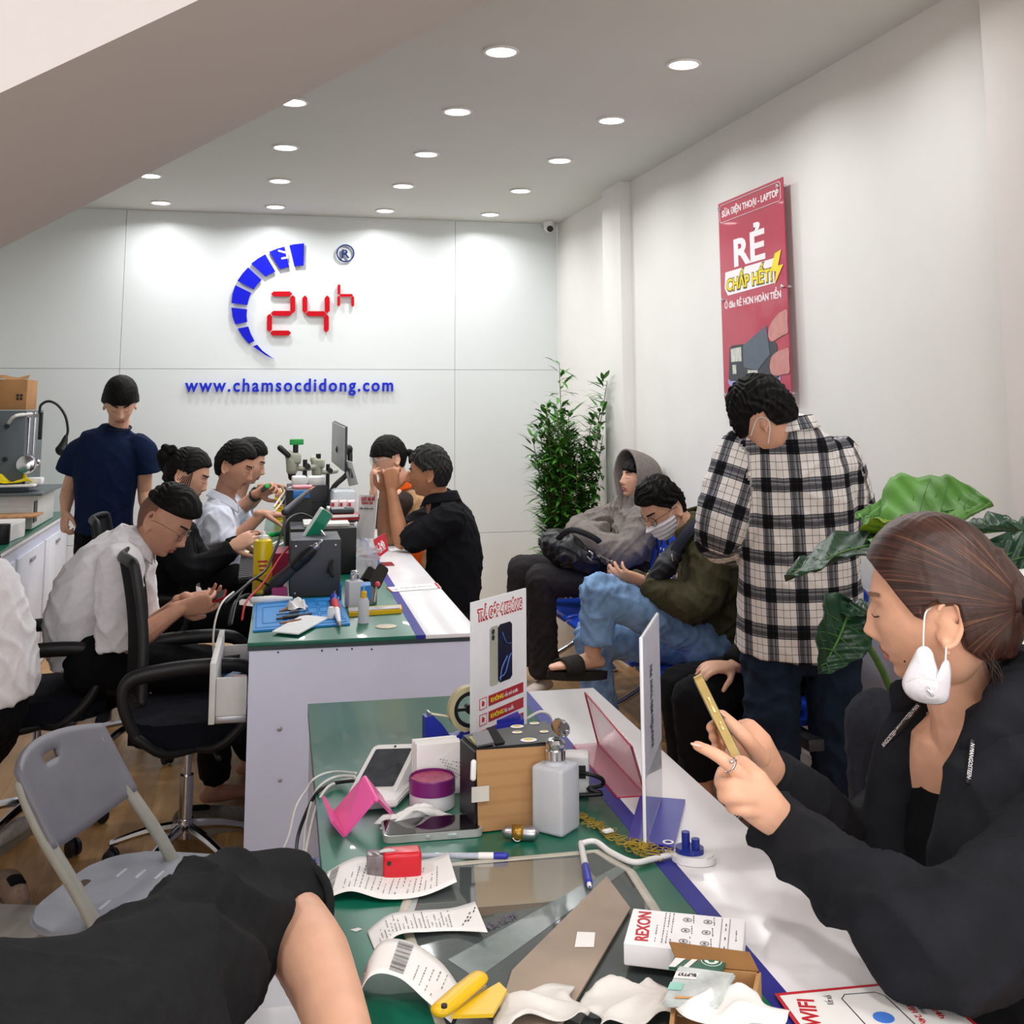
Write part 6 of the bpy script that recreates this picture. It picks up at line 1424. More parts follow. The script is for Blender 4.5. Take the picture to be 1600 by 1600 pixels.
# pink tumbler
t,p=Th('tumbler','pink insulated tumbler with lid and straw standing among the tools','cup',502,818,Z); k=pxs(p,1); 
b=B(); lathe(b,[(0,0),(11.5*k,0),(12.5*k,4*k),(14.2*k,30*k),(14.2*k,38*k),(0,38*k)]); obj('cup_body',b,mat('pink_coat','#e9a9b2',.4,noise=.04),t)
b=B(); lathe(b,[(15.2*k,37*k),(15.4*k,41*k),(14*k,43*k),(11*k,47*k),(9*k,49*k),(0,50*k)]); obj('lid',b,plastic('pink_lid','#efb6bd',.35),t)
b=B(); cyl(b,(0,0,48*k),1.2*k,9*k); obj('straw',b,plastic('pink_lid','#efb6bd'),t)
b=B(); bmesh.ops.create_uvsphere(b,u_segments=12,v_segments=8,radius=2.8*k,matrix=Matrix.Translation((-3*k,-13.5*k,26*k))); obj('charm',b,plastic('pearl','#f3d3d3',.3),t)
# card with code block leaning near the monitor
def panel(name,label,cat_,c4,m,par=None,th=.003):
    "flat sign: four room points bottom-left, bottom-right, top-right, top-left"
    c=sum(c4,V((0,0,0)))/4; g=worldthing(name,label,cat_,c) if par is None else par
    n=((c4[1]-c4[0]).cross(c4[3]-c4[0])).normalized(); b=B(); a_=[b.verts.new(v) for v in c4]; b_=[b.verts.new(v-n*th) for v in c4]; b.faces.new(a_); b.faces.new(b_[::-1])
    for i in range(4): b.faces.new((a_[i],b_[i],b_[(i+1)%4],a_[(i+1)%4]))
    obj('sheet' if par is None else name,b,m,g,False)
    def f(u,v,o=0): return (c4[0]*(1-u)*(1-v)+c4[1]*u*(1-v)+c4[2]*u*v+c4[3]*(1-u)*v)+n*o
    return g,f,n
g,f,n_=panel('acrylic_card','small white leaning card on the far counter beside the monitor','card',[D(545,760,5.85),D(560,757,5.6),D(550,722,5.6),D(536,718,5.85)],M_white)
poly('grey_block',[(.3,.3),(.3,.7),(.75,.7),(.75,.3)],M_inkgrey,g,f)
g,f,n_=panel('acrylic_sign','upright white counter sign with small red heading beside the clasped hands','sign',[D(556,840,5.30),D(584,842,5.05),D(590,774,5.05),D(561,773,5.30)],M_white)
textfit('heading_lettering','QUÉT MÃ ĐỂ',f(.15,.86,.001),f(.9,.87,.001),.018,n_,M_inkred,g,bold=.0005)
textfit('lettering','ĐÁNH GIÁ',f(.2,.78,.001),f(.8,.79,.001),.013,n_,M_inkred,g)
textfit('lettering','24h chăm sóc',f(.1,.66,.001),f(.85,.67,.001),.011,n_,M_inkgrey,g)
b=B(); q0=T(580,850,Z); box(b,(f(.5,0).x,f(.5,0).y,Z+.003),(.14,.07,.006),bev=.001); tube(b,[f(.3,0),V((f(.3,0).x,f(.3,0).y,Z+.004))],.004,n=6,sub=1); tube(b,[f(.7,0),V((f(.7,0).x,f(.7,0).y,Z+.004))],.004,n=6,sub=1); obj('clear_foot',b,M_glass,g,False)
# red standing price card
g,f,n_=panel('price_card','red acrylic card with white lettering standing on the white ledge by the elbow','sign',[D(591,872,4.93),D(607,860,5.02),D(602,833,5.02),D(584,843,4.93)],plastic('card_red','#c81e30',.25))
textfit('lettering','24h',f(.25,.35,.001),f(.75,.40,.001),.03,n_,M_inkwhite,g,bold=.001); textfit('lettering','GIÁ RẺ',f(.2,.15,.001),f(.8,.2,.001),.016,n_,M_inkwhite,g)
b=B(); c=f(.5,0); box(b,(c.x+.02,c.y+.01,Z+.002),(.05,.10,.003)); obj('foot_plate',b,mat('clear_red','#e06070',.1,trans=.7),g)
# stack: red/black/white flat boxes
boxpx('receipt_box','white flat box under the red device case right of the pink tumbler','box',512,817,557,842,5.05,.20,plastic('tray_white','#d8d6d2'),z0=Z)
ztop=P(512,817,5.05).z
t,w2,h2=boxpx('tablet_case','red and white device case lying on the flat white box','box',517,803,562,816,5.06,.17,plastic('dark_red','#8e1420',.3),z0=ztop+.006)
b=B(); box(b,(0,0,-.003),(w2*.96,.16,.005)); obj('black_underside',b,M_black,t); b=B(); box(b,(0,-.086,h2*.75),(w2*.9,.002,h2*.4)); obj('white_band',b,M_white,t)
t,w3,h3=boxpx('mobile_phone','dark green-grey flat phone on top of the pile right of the tumbler','phone',518,795,554,802,5.08,.12,plastic('slate','#2c3b40',.4),z0=ztop+.007+h2)
b=B(); box(b,(0,0,h3+.0005),(w3*.9,.10,.001)); obj('screen',b,M_screen,t)
boxpx('equipment_box','pale plastic box behind the red device case, under the pile of small boxes','box',516,797,556,812,5.36,.26,plastic('tray_white','#d8d6d2'),z0=Z)
zt2=P(516,797,5.36).z+.001
labs=['small white parts box with red print, lowest left in the pile behind the flat phone','small white parts box, lowest in the middle of the pile behind the flat phone','small white parts box, lowest right of the pile next to the sign','small white parts box, upper left of the pile beside the tumbler lid','small white parts box, upper middle of the pile behind the flat phone','small white parts box, upper right of the pile next to the sign']
for k in range(6):
    x=517+13*(k%3)+(2 if k>2 else 0); t,w4,h4=boxpx('parts_box',labs[k],'box',x,783,x+12,792,5.38+.06*(k//3),.05,plastic('pinkish_box','#e7d3d5',.5),group='small parts boxes piled behind the tumbler',z0=zt2+.031*(k//3)); 
    b=B(); box(b,(-.008,-.0255,h4*.55),(.012,.001,h4*.5)); obj('red_print',b,M_inkred,t)
boxpx('zip_bags','clear plastic bags of parts behind the pile of small boxes','bag',520,766,558,785,5.60,.20,mat('bag_clear','#dde5ee',.15,alpha=.55,noise=.05),bev=.02,z0=Z)
# transparent organiser
t,c,_=slabt('drawer_organiser','clear plastic drawer organiser full of small parts beside the red card','organiser',[(556,905),(590,897),(590,868),(553,872)],Z,Z+.09,mat('clear_plastic','#d6d3d8',.12,alpha=.45,noise=.05),bev=.004)
b=B()
for k in range(14): box(b,(c.x+random.uniform(-.05,.05),c.y+random.uniform(-.08,.08),Z+.012+.03*random.randint(0,2)),(.02,.02,.014))
obj('small_parts',b,mat('mixed_parts','#9d5a5e',.6,noise=.6,nscale=30,col2='#c9c3bd'),t)
# phone holder with phones
t,c,_=slabt('pen_holder','grey metal mesh holder with phones and a blue block, beside the clear square bottle','holder',[(567,948),(589,943),(588,928),(566,931)],Z,Z+.065,mat('holder_grey','#8b8c8e',.4,.6,noise=.1),bev=.002)
phone('mobile_phone','black phone standing tilted in the metal holder, rightmost',D(591,901,4.02),(.55,.3,-.5),(.3,-.9,.3),w=.045,h=.085,col='#17171b')
phone('mobile_phone','dark phone standing behind the rightmost one in the metal holder',D(573,902,4.10),(.6,.1,-.5),(.2,-.9,.4),w=.035,h=.08,col='#3c3f43')
slabt('eraser_block','bright blue plastic block stuck in the metal holder','block',[(563,938),(579,936),(579,930),(564,931)],Z+.066,Z+.11,plastic('bright_blue','#1f7bd0'),bev=.002)
g=worldthing('marker_pen','red-capped pen standing in the metal holder','pen',D(588,930,3.95)); b=B(); tube(b,[T(585,940,Z+.02),D(588,915,3.95)],.004,n=8,sub=1); obj('barrel',b,M_steel,g,True); b=B(); bmesh.ops.create_uvsphere(b,u_segments=12,v_segments=8,radius=.010,matrix=Matrix.Translation(D(590,913,3.95))); obj('cap',b,plastic('coral_red','#d84a58'),g,True)
g=worldthing('tweezers','blue precision tweezers standing by the soldering box','tool',T(532,938,Z)); b=B(); tube(b,[T(532,938,Z),D(532,918,4.0),D(533,910,4.0)],[.004,.004,.003],n=8,sub=2); obj('body',b,plastic('bright_blue','#1f7bd0'),g,True)
# pump bottles
def pump_bottle(name,label,px,py,w_,h,lid_open=None,rz=0,capk=1):
    t,p=Th(name,label,'bottle',px,py,Z,rz=rz)
    mb=mat('frosted_plastic','#dfe1ea',.35,noise=.02,trans=.35,ior=1.2); r=w_/2
    b=B(); box(b,(0,0,h*.36),(w_,w_,h*.72),bev=w_*.10,seg=3); lathe(b,[(r*.72,h*.70),(r*.50,h*.75),(r*.48,h*.78),(0,h*.78)]); obj('bottle_body',b,mb,t,.7)
    b=B(); lathe(b,[(r*.52*capk,h*.765),(r*.56*capk,h*.77),(r*.56*capk,h*.87),(r*.50*capk,h*.875),(r*.54*capk,h*.89),(r*.56*capk,h*.95),(r*.42*capk,h*.985),(r*.2,h*.995),(0,h*.99)],n=32); obj('metal_cap',b,M_chrome,t,.5)
    if lid_open:
        b=B(); lathe(b,[(0,0),(r*.56,.0),(r*.58,.004),(r*.50,.008),(0,.007)],Matrix.Translation((r*.50,.0,h*.95+r*.60))@Matrix.Rotation(1.15,4,'Y'),n=28); tube(b,[(r*.45,0,h*.90),(r*.62,0,h*.93)],.004,n=8,sub=1); obj('flip_lid',b,M_chrome,t,.5)
    return t
pump_bottle('alcohol_bottle','square frosted bottle with chrome cap beside the soldering box on the far counter',553,948,.055,.125,rz=.2)
t,p=Th('needle_bottle','small clear dropper bottle with yellow collar and needle tip','bottle',568,973,Z); k=mpp(p)
b=B(); lathe(b,[(0,0),(8.5*k,0),(8.5*k,32*k),(6*k,37*k),(4*k,38*k),(0,38*k)]); obj('bottle_body',b,mat('frosted_plastic'),t); b=B(); lathe(b,[(4.6*k,37*k),(4.6*k,46*k),(3*k,48*k),(0,48*k)]); obj('yellow_collar',b,plastic('amber_yellow','#e6b31e'),t); b=B(); tube(b,[(0,0,48*k),(0,0,58*k)],[1.6*k,.5*k],n=8,sub=1); obj('needle',b,M_steel,t)
# yellow ruler box
t,c,_=slabt('saw_blade_box','long flat yellow tool box beside the dropper bottle','box',[(545,964),(628,958),(627,951),(544,956)],Z,Z+.014,plastic('tool_yellow','#e6b80c',.4),bev=.001)
slabt('steel_ruler','steel strip lying on top of the long yellow box','ruler',[(545,956),(625,951),(624,947),(545,951)],Z+.0145,Z+.017,M_steel)
# blue silicone mat
t,c,Q=slabt('repair_mat','blue silicone repair mat with trays at the near end of the service counter','mat',[(395,988),(547,977),(545,968),(531,935),(452,938),(397,946)],Z,Z+.006,mat('silicone_blue','#1c85cf',.5,noise=.05,nscale=15),bev=.001)
def inq(u,v): a_=Q[0].lerp(Q[1],u); b_=Q[5].lerp(Q[3],u); r=a_.lerp(b_,v); return V((r.x,r.y,Z+.006))
Mb2=mat('silicone_blue_dark','#1673b8',.5,noise=.05)
b=B()
def rim(u0,v0,u1,v1):
    tube(b,[inq(u0,v0),inq(u1,v0),inq(u1,v1),inq(u0,v1),inq(u0,v0)],[(.0022,.0022)]*5,n=6,sub=1)
rim(.03,.06,.55,.94); rim(.58,.06,.97,.16); rim(.10,.2,.36,.8)
for i in range(3):
    for j in range(3): rim(.60+.125*i,.22+.24*j,.70+.125*i,.40+.24*j)
obj('tray_rim',b,Mb2,t,False)
t,c,Qp=slabt('keypad_sheet','white perforated pad lying over the front edge of the blue mat','sheet',[(425,988),(466,992),(514,966),(473,962)],Z+.0075,Z+.011,mat('pad_white','#e9eaec',.5,noise=.03))
b=B()
for i in range(15):
    for j in range(11):
        a_=Qp[0].lerp(Qp[1],(i+.5)/15); c2=Qp[3].lerp(Qp[2],(i+.5)/15); q0=a_.lerp(c2,(j+.5)/11); box(b,(q0.x,q0.y,Z+.0112),(.0035,.0035,.0006))
obj('dot_pattern',b,mat('pad_dots','#b9bec4',.6,noise=.05),t)
def rod(name,label,cat_,a,c_,r,m,parts=(),z=Z+.012,za=None,grp=None):
    A=T(*a,z); Bc=T(*c_,za or z); g=thing(name,label,cat_,tuple((A+Bc)/2),0,grp,world=True); b=B(); tube(b,[A,A.lerp(Bc,.5),Bc],r if isinstance(r,list) else [r]*3,n=12,sub=3); obj('barrel' ,b,m,g,True)
    for nm,t0,t1,rr,mm in parts: b=B(); tube(b,[A.lerp(Bc,t0),A.lerp(Bc,t1)],rr,n=12,sub=1); obj(nm,b,mm,g,True)
    return g
rod('craft_knife','grey knife with dark grip, nearest of the slim tools on the blue mat','knife',(433,967),(486,959),[.004,.006,.004],M_darkgrey,(('grip',.2,.6,.0068,M_black),))
rod('craft_knife','slim steel blue knife just behind the nearest one on the blue mat','knife',(433,960),(480,953),[.003,.0045,.003],mat('steel_blue','#5d7c98',.4,.4,noise=.05),(('grip',.4,.7,.005,M_darkgrey),))
rod('spudger','brown wooden spudger next to the white perforated pad','tool',(438,974),(470,968),[.003,.005,.003],mat('wood_brown','#8f5f3c',.6,noise=.2))
rod('craft_knife','brown-handled knife under the crumpled tissue on the blue mat','knife',(437,955),(458,948),[.003,.005,.004],mat('wood_brown','#8f5f3c'))
rod('glue_tube','white and blue glue tube with red print, upright end of the blue mat','glue',(530,972),(521,932),[.006,.013,.012],mat('glue_white','#e8e6ee',.4,noise=.04),(('red_band',.45,.75,.0150,M_inkred),('blue_band',.8,.98,.0142,M_blue),('tip',-.12,.02,.004,mat('amber','#b97b2a',.4,noise=.05))),z=Z+.018)
rod('ointment_tube','white squeezed tube lying behind the blue mat','tube',(395,938),(455,935),[.012,.013,.006],M_white,z=Z+.014)
t,p=Th('bottle_cap','small white cap bottle standing on the blue mat beside the glue tube','cap',517,966,Z+.007); b=B(); lathe(b,[(0,0),(.011,0),(.012,.02),(.009,.036),(0,.038)],n=20); obj('body',b,M_white,t)
def tissue(label,c,s,m=None,seed=1,h=.02,rz=0,name='tissue',cat_='tissue'):
    t=thing(name,label,cat_,tuple(c),rz); b=B(); random.seed(seed)
    ph=[random.uniform(0,6) for _ in range(6)]
    grid(b,lambda u,v:((u-.5)*s[0]*(1+.15*math.sin(v*7+ph[0])),(v-.5)*s[1]*(1+.2*math.sin(u*9+ph[1])),.004+h*(.5+.5*math.sin(u*8+ph[2]+3*math.sin(v*5+ph[3])))*(.6+.4*math.sin(v*11+ph[4]))*min(1,6*u*(1-u)*1.5)),22,16); solid(b,.001); obj('sheet',b,m or M_paper,t,True); return t
p=T(463,951,Z+.008); tissue('crumpled white tissue on the blue mat among the slim tools',p,(.07,.09),seed=5,h=.03)
t,p=Th('clear_disc','round clear sticker lying on the green worktop by the dropper bottle','sticker',603,979,Z); b=B(); lathe(b,[(0,0),(.034,0),(.034,.0015),(0,.0018)]); obj('disc',b,mat('disc_cream','#d9cfb8',.3,noise=.15,nscale=50),t)
# keyboard and cloth on the desk
t,c,Q=slabt('keyboard','black keyboard lying at the left edge of the service counter','keyboard',[(372,912),(398,909),(398,872),(376,875)],Z,Z+.016,M_black,bev=.002)
b=B()
for i in range(5):
    for j in range(14):
        a_=Q[0].lerp(Q[1],(i+.5)/5); c2=Q[3].lerp(Q[2],(i+.5)/5); q0=a_.lerp(c2,(j+.5)/14); box(b,(q0.x,q0.y,Z+.019),(.014,.022,.006),bev=.001,seg=1)
kk=obj('keys',b,M_darkgrey,t); kk['kind']='stuff'
p=T(388,868,Z); tissue('yellowish crumpled cloth behind the keyboard',V((p.x+.03,p.y,Z)),(.10,.16),mat('yellowish_cloth','#ddd7a8',.9,noise=.1),seed=8,h=.045,name='cleaning_cloth',cat_='cloth')
rod('screwdriver','green-handled screwdriver lying across the desk by the hand','screwdriver',(424,836),(470,828),[.013,.014,.008],plastic('trans_green','#2f9a5c',.25),(('end_cap',-.08,.02,.015,plastic('lime_green','#22b24c')),),z=Z+.016)
t,c,_=slabt('parts_tray','bright blue parts tray on the desk behind the green screwdriver','tray',[(452,835),(484,832),(486,820),(455,822)],Z,Z+.012,mat('silicone_blue'),bev=.002)
slabt('meter_box','dark red box squeezed between the near aerosol can and the soldering station','box',[(424,905),(450,903),(450,890),(426,892)],Z,Z+.10,plastic('crimson','#8c1d3a',.4),bev=.003)
slabt('storage_box','magenta box low behind the hot air gun grip','box',[(424,938),(448,934),(448,920),(426,923)],Z,Z+.04,plastic('magenta','#a8447c',.4),bev=.003)
for k,(x,y) in enumerate(((402,862),(412,858),(424,856),(436,852))):
    rod('probe_pen',['pen probe, leftmost of four lying behind the near aerosol can','white pen probe, second from the left of four','grey pen probe, third from the left of four','white pen probe, rightmost of four near the green tester'][k],'pen',(x,y),(x+26,y-14),[.005,.006,.004],[M_darkgrey,M_white,M_steel,M_wcab][k],z=Z+.02+.006*k,grp='pens behind the aerosol can')
# papers taped on the ledge
t,c,Q=slabt('ledge_label','long white printed strip with red ends stuck across the white ledge','label',[(603,918),(612,925),(690,919),(683,911)],Z+.0005,Z+.0012,M_paper)
def fq(u,v): r=(Q[1].lerp(Q[2],u)).lerp(Q[0].lerp(Q[3],u),v); return V((r.x,r.y,Z+.0014))
textfit('lettering','24h',fq(.08,.3),fq(.17,.3),.022,(0,0,1),M_inkred,t,ext=.0002); textfit('lettering','Sửa nhanh lấy liền - Bảo hành uy tín',fq(.24,.5),fq(.85,.5),.012,(0,0,1),M_inkgrey,t,ext=.0002)
b=B(); 
for u0,u1 in ((.0,.03),(.93,.985)):
    vs=[b.verts.new(fq(u,v)) for u,v in ((u0,0),(u1,0),(u1,1),(u0,1))]; b.faces.new(vs)
obj('red_end',b,M_inkred,t,False)
slabt('ledge_label','small white label strip at the far end of the white ledge near the elbow','label',[(607,858),(612,862),(631,858),(627,855)],Z+.0005,Z+.0012,M_paper)
# pulled-out parts drawer
dr=worldthing('pulled_out_drawer_unit','white pulled-out drawer full of loose phone parts, left of the end panel','drawer',T(365,1000,.7)); Lc=Mmid
def mb(x,y,z): return Mmid@V((x,y,z))
b=B(); Md=mat('drawer_white','#d9d8d6',.5,noise=.08,nscale=10)
def mbox(bm,c,s): box(bm,c,s,Mmid,bev=.0015)
mbox(b,(-.10,.30,.70),(.018,.52,.175)); obj('front_panel',b,Md,dr)
b=B(); mbox(b,(-.045,.065,.685),(.09,.012,.11)); mbox(b,(-.045,.54,.685),(.09,.012,.11)); mbox(b,(-.045,.30,.635),(.09,.46,.008)); obj('side_panel',b,Md,dr)
b=B(); mbox(b,(-.045,.058,.62),(.09,.004,.02)); obj('runner',b,M_steel,dr)
random.seed(9)
for k in range(12):
    b=B(); y=.10+.42*random.random(); x=-.075+.06*random.random(); z=.66+.06*random.random(); box(b,(0,0,0),(.03+.03*random.random(),.05*random.random()+.02,.006),Matrix.Translation(mb(x,y,z))@Matrix.Rotation(random.uniform(-1,1),4,'Z')@Matrix.Rotation(random.uniform(-.6,.6),4,'X'),bev=.001)
    o=obj('loose_part',b,[M_white,M_steel,mat('part_blue','#5479a0',.5,noise=.1),mat('part_pink','#e18aa0',.5,noise=.05),M_darkgrey,mat('part_rose','#c9a3a3',.5,noise=.05)][k%6],dr)
# ---------------------------------------------------------------- left workbench things
g=worldthing('laminating_machine','large grey and white screen laminating machine at the far end of the workbench','machine',(-1.45,7.45,.851))
M_mgrey=plastic('machine_grey','#5d656a',.45); M_mwh=plastic('machine_white','#d3d6d6',.45)
def WB(px,py,Y): return P(px,py,Y)
b=B(); box(b,(-1.42,7.45,.95),(.52,.75,.19),bev=.004); obj('base_cabinet',b,M_mwh,g)
q0=P(92,790,7.05); b=B(); box(b,(-1.158,7.14,.95),(.006,.10,.12)); obj('vent_opening',b,M_black,g)
b=B(); box(b,(-1.42,7.44,1.052),(.62,.80,.016),bev=.002); obj('deck',b,M_mgrey,g)
b=B(); box(b,(-1.36,7.45,1.295),(.24,.60,.47),bev=.004); obj('column',b,M_mgrey,g)
b=B(); box(b,(-1.53,7.12,1.295),(.28,.03,.48),bev=.003); obj('side_cover',b,M_mwh,g)
b=B(); 
for x in (-1.25,-1.235,-1.205): cyl(b,(x,7.25,1.20),.008,.32)
box(b,(-1.24,7.25,1.50),(.14,.10,.02)); obj('guide_rail',b,M_chrome,g)
b=B(); cyl(b,(0,0,0),.055,.05,Matrix.Translation((-1.22,7.16,1.22))@Matrix.Rotation(PI/2,4,'X'),bev=.01); box(b,(-1.255,7.20,1.22),(.05,.08,.10),bev=.006); tube(b,[(-1.20,7.16,1.22),(-1.165,7.16,1.23)],[.014,.020],n=10,sub=1); obj('press_head',b,M_chrome,g)
b=B(); box(b,(-1.165,7.20,1.44),(.02,.03,.16),bev=.003); obj('scale_bar',b,M_black,g)
b=B(); box(b,(-1.33,7.22,1.10),(.34,.30,.012),bev=.003); box(b,(-1.18,7.20,1.12),(.09,.10,.04),bev=.008); obj('stage',b,M_white,g)
b=B(); tube(b,[(-1.33,7.14,1.46),(-1.29,7.10,1.50),(-1.22,7.2,1.51)],.010,n=8); obj('air_hose',b,M_wcab,g)
for z in (1.44,1.25): b=B(); cyl(b,(0,0,0),.014,.01,Matrix.Translation((-1.34,7.145,z))@Matrix.Rotation(PI/2,4,'X')); obj('cable_port',b,M_black,g)
p=V((-1.32,7.18,1.112)); tissue('bright yellow rubber glove lying on the stage of the laminating machine',p,(.26,.14),mat('glove_yellow','#f0d90f',.45,noise=.05),seed=3,h=.07,name='rubber_glove',cat_='glove')
g=worldthing('cardboard_box','brown cardboard box with a printed mark on top of the laminating machine','box',(-1.60,7.45,1.531)); b=B(); box(b,(-1.44,7.42,1.625),(.36,.34,.18),bev=.002); obj('carton',b,M_card,g)
b=B(); 
for i in range(2):
    for j in range(2): box(b,(-1.31+.02*i,7.249,1.60+.02*j),(.015,.001,.015))
obj('printed_mark',b,M_ink,g)
b=B(); grid(b,lambda u,v:(-1.60+.34*u,7.26+.02*math.sin(u*9)+.05*v,1.716+.02*v+.008*math.sin(u*14)),10,3); solid(b,.002); obj('open_flap',b,M_card,g)
g=worldthing('yellow_device','yellow and dark teal hand tool on the white cover beside the cardboard box','tool',(-1.70,7.14,1.545)); b=B(); tube(b,[(-1.52,7.15,1.57),(-1.46,7.15,1.62),(-1.42,7.15,1.66)],[.02,.025,.02],n=10); tube(b,[(-1.42,7.15,1.66),(-1.41,7.15,1.56)],.012,n=8); obj('yellow_body',b,M_yellow,g); b=B(); tube(b,[(-1.59,7.13,1.575),(-1.50,7.13,1.585)],[.03,.04],n=12); tube(b,[(-1.60,7.13,1.64),(-1.50,7.13,1.645)],[.02,.02],n=12); obj('teal_body',b,plastic('teal_dark','#1f3f44'),g)
g=worldthing('gooseneck_lamp','black gooseneck lamp arching from the laminating machine','lamp',(-1.40,7.5,1.53)); b=B(); tube(b,[P(62,645,7.45),P(64,633,7.45),P(76,627,7.45),P(90,633,7.45),P(102,650,7.45),P(106,672,7.45),P(103,684,7.45)],.008,n=8,sub=6); obj('gooseneck',b,M_black,g,True); b=B(); a=P(103,682,7.45); c_=P(97,702,7.45); tube(b,[a,a.lerp(c_,.5),c_],[.012,.022,.040],n=14,caps=True); obj('lamp_shade',b,M_black,g,True)
# devices on the workbench
t,c,_=slabt('device_box','white instrument box with dark symbols near the front of the workbench','device',[(-12,842),(12,848),(38,838),(40,822),(0,815)],Z,Z+.085,M_white,bev=.003)
b=B(); q0=T(18,845,Z+.04); 
for x in (6,20,33):
    q1=P(x,822,c.y-.12); 
b=B(); box(b,(c.x+.02,c.y+.02,Z+.092),(.26,.24,.012),bev=.003); obj('wooden_lid',b,mat('lid_wood','#b98a5e',.5,noise=.2),t)
p=T(45,815,Z); tissue('crumpled clear plastic bag with blue parts on the workbench',V((p.x-.02,p.y+.1,Z)),(.22,.35),mat('bag_clear'),seed=12,h=.16,name='plastic_bag',cat_='bag')
g=worldthing('blue_bracket','blue plastic phone bracket on the workbench under the laminating machine','holder',T(70,795,Z)); p=T(68,797,Z); b=B(); box(b,(p.x,p.y,Z+.03),(.13,.05,.06),bev=.01); box(b,(p.x+.06,p.y,Z+.05),(.02,.05,.10),bev=.006); obj('body',b,M_blue,g)
g=worldthing('blue_bracket','small blue part inside the plastic bag, nearer than the bracket','holder',T(45,812,Z)); p=T(47,814,Z); b=B(); box(b,(p.x,p.y,Z+.012),(.08,.06,.022),bev=.008); obj('body',b,M_blue,g)
g=worldthing('device_box','black cylindrical device at the left frame edge on the workbench','device',T(3,852,Z)); p=T(2,850,Z); b=B(); cyl(b,(p.x,p.y,Z),.04,.10,bev=.004); obj('body',b,M_black,g)
# ================================================================ THINGS ON THE NEAR COUNTER
# inset glass display
def Tz(x,y,z=Z): return T(x,y,z)
gq=[(650,1345),(900,1325),(938,1322),(1000,1352),(1045,1420),(1230,1680),(700,1700),(560,1420)]
M_inset=mat('grey_glass','#4a5252',.06,noise=.25,nscale=3,coat=.8)
M_fr=mat('inset_frame','#b9b3a6',.45,noise=.1)
b=B(); pts=[T(655,1356),T(905,1334),T(932,1331),T(985,1362),T(1030,1432),T(1180,1672),T(720,1690),T(628,1432)]
for p_ in pts: p_.z=.8508
inn=[front.matrix_world.inverted() if False else None]
bpy.context.view_layer.update(); FI=front.matrix_world.inverted()
lp=[FI@p_ for p_ in pts]
b=B(); vs=[b.verts.new((q.x,q.y,.8503)) for q in lp]; f=b.faces.new(vs); 
if f.normal.z<0: f.normal_flip()
r=bmesh.ops.extrude_face_region(b,geom=[f]); bmesh.ops.translate(b,verts=[v for v in r['geom'] if isinstance(v,bmesh.types.BMVert)],vec=(0,0,.0008))
ig=obj('glass_inset',b,M_inset,front,False)
b=B(); tube(b,[V((q.x,q.y,.8512)) for q in lp]+[V((lp[0].x,lp[0].y,.8512))],[(.007,.0016)]*(len(lp)+1),n=8,sub=1,up=(0,0,1)); obj('inset_frame',b,M_fr,front,False)
# what stands in the display, seen through the glass: drawn as flat shelf boards
def on_front(name,quad,z0,z1,m):
    b=B(); Q=[FI@T(x,y,Z) for x,y in quad]; vs=[b.verts.new((q.x,q.y,z0)) for q in Q]; vt=[b.verts.new((q.x,q.y,z1)) for q in Q]; b.faces.new(vs[::-1]); b.faces.new(vt)
    for i in range(len(Q)): j=(i+1)%len(Q); b.faces.new((vs[i],vs[j],vt[j],vt[i]))
    return obj(name,b,m,front,False)
Mrf=mat('display_board','#8d8778',.12,noise=.1,nscale=4,coat=.6); 
on_front('display_board',[(740,1352),(905,1340),(950,1395),(850,1410),(745,1418)],.8511,.8515,Mrf)
on_front('glass_edge_strip',[(628,1432),(655,1356),(668,1356),(645,1432)],.8511,.8516,mat('strip_pale','#9da5a3',.3,noise=.1))
on_front('glass_edge_strip',[(632,1480),(655,1478),(665,1515),(640,1515)],.8511,.8516,mat('strip_pale','#9da5a3'))
on_front('display_strip',[(700,1500),(980,1345),(990,1352),(745,1530)],.8511,.8516,mat('strip_shelf','#6e7a78',.15,noise=.1,coat=.6))
tx=textfit('display_lettering','TRẢ GÓP',FI@T(758,1456,.853),FI@T(812,1430,.853),.014,(0,0,1),mat('purple_ink','#5b4a66',.5,noise=.05),None,ext=.0002); tx.parent=front
on_front('worktop_scratch',[(547,1452),(560,1449),(566,1451),(556,1455)],.8502,.8507,M_paper)
# ---- instalment poster stand
Bl,Br=T(741,1147,.853),T(827,1128,.853)
def acr(px,py,base): d=ray(px,py); k=(V((base.x,base.y,0))-V((0,0,0))).length/math.hypot(d.x,d.y); return O0+d*k
tl,tr=D(737,943,2.28),D(822,918,2.46); bl=V((tl.x,tl.y,.856)); br=V((tr.x,tr.y,.856)); zt=(tl.z+tr.z)/2; tl.z=tr.z=zt
g,f,n_=panel('poster_stand','upright white poster reading TRẢ GÓP 4 KHÔNG with two printed phones','sign',[bl,br,tr,tl],mat('poster_white','#e9e8ee',.3,noise=.02),th=.004)
b=B(); c=f(.5,0); xd=(br-bl).normalized(); nd=n_; prism(b,rrect(.23,.09,.01),.005,basis(xd,V((0,0,1)).cross(xd),V((0,0,1)),V((c.x,c.y,.851)))); obj('clear_foot',b,M_glass,g,False)
textfit('title_shadow','TRẢ GÓP 4 KHÔNG',f(.093,.866,.0006),f(.917,.866,.0006),.0225,n_,mat('title_red','#b3202e',.5,noise=.03),g,ext=.0003,bold=.0026)
textfit('title_lettering','TRẢ GÓP 4 KHÔNG',f(.105,.870,.0012),f(.905,.870,.0012),.0205,n_,M_inkwhite,g,ext=.0003,bold=.0001)
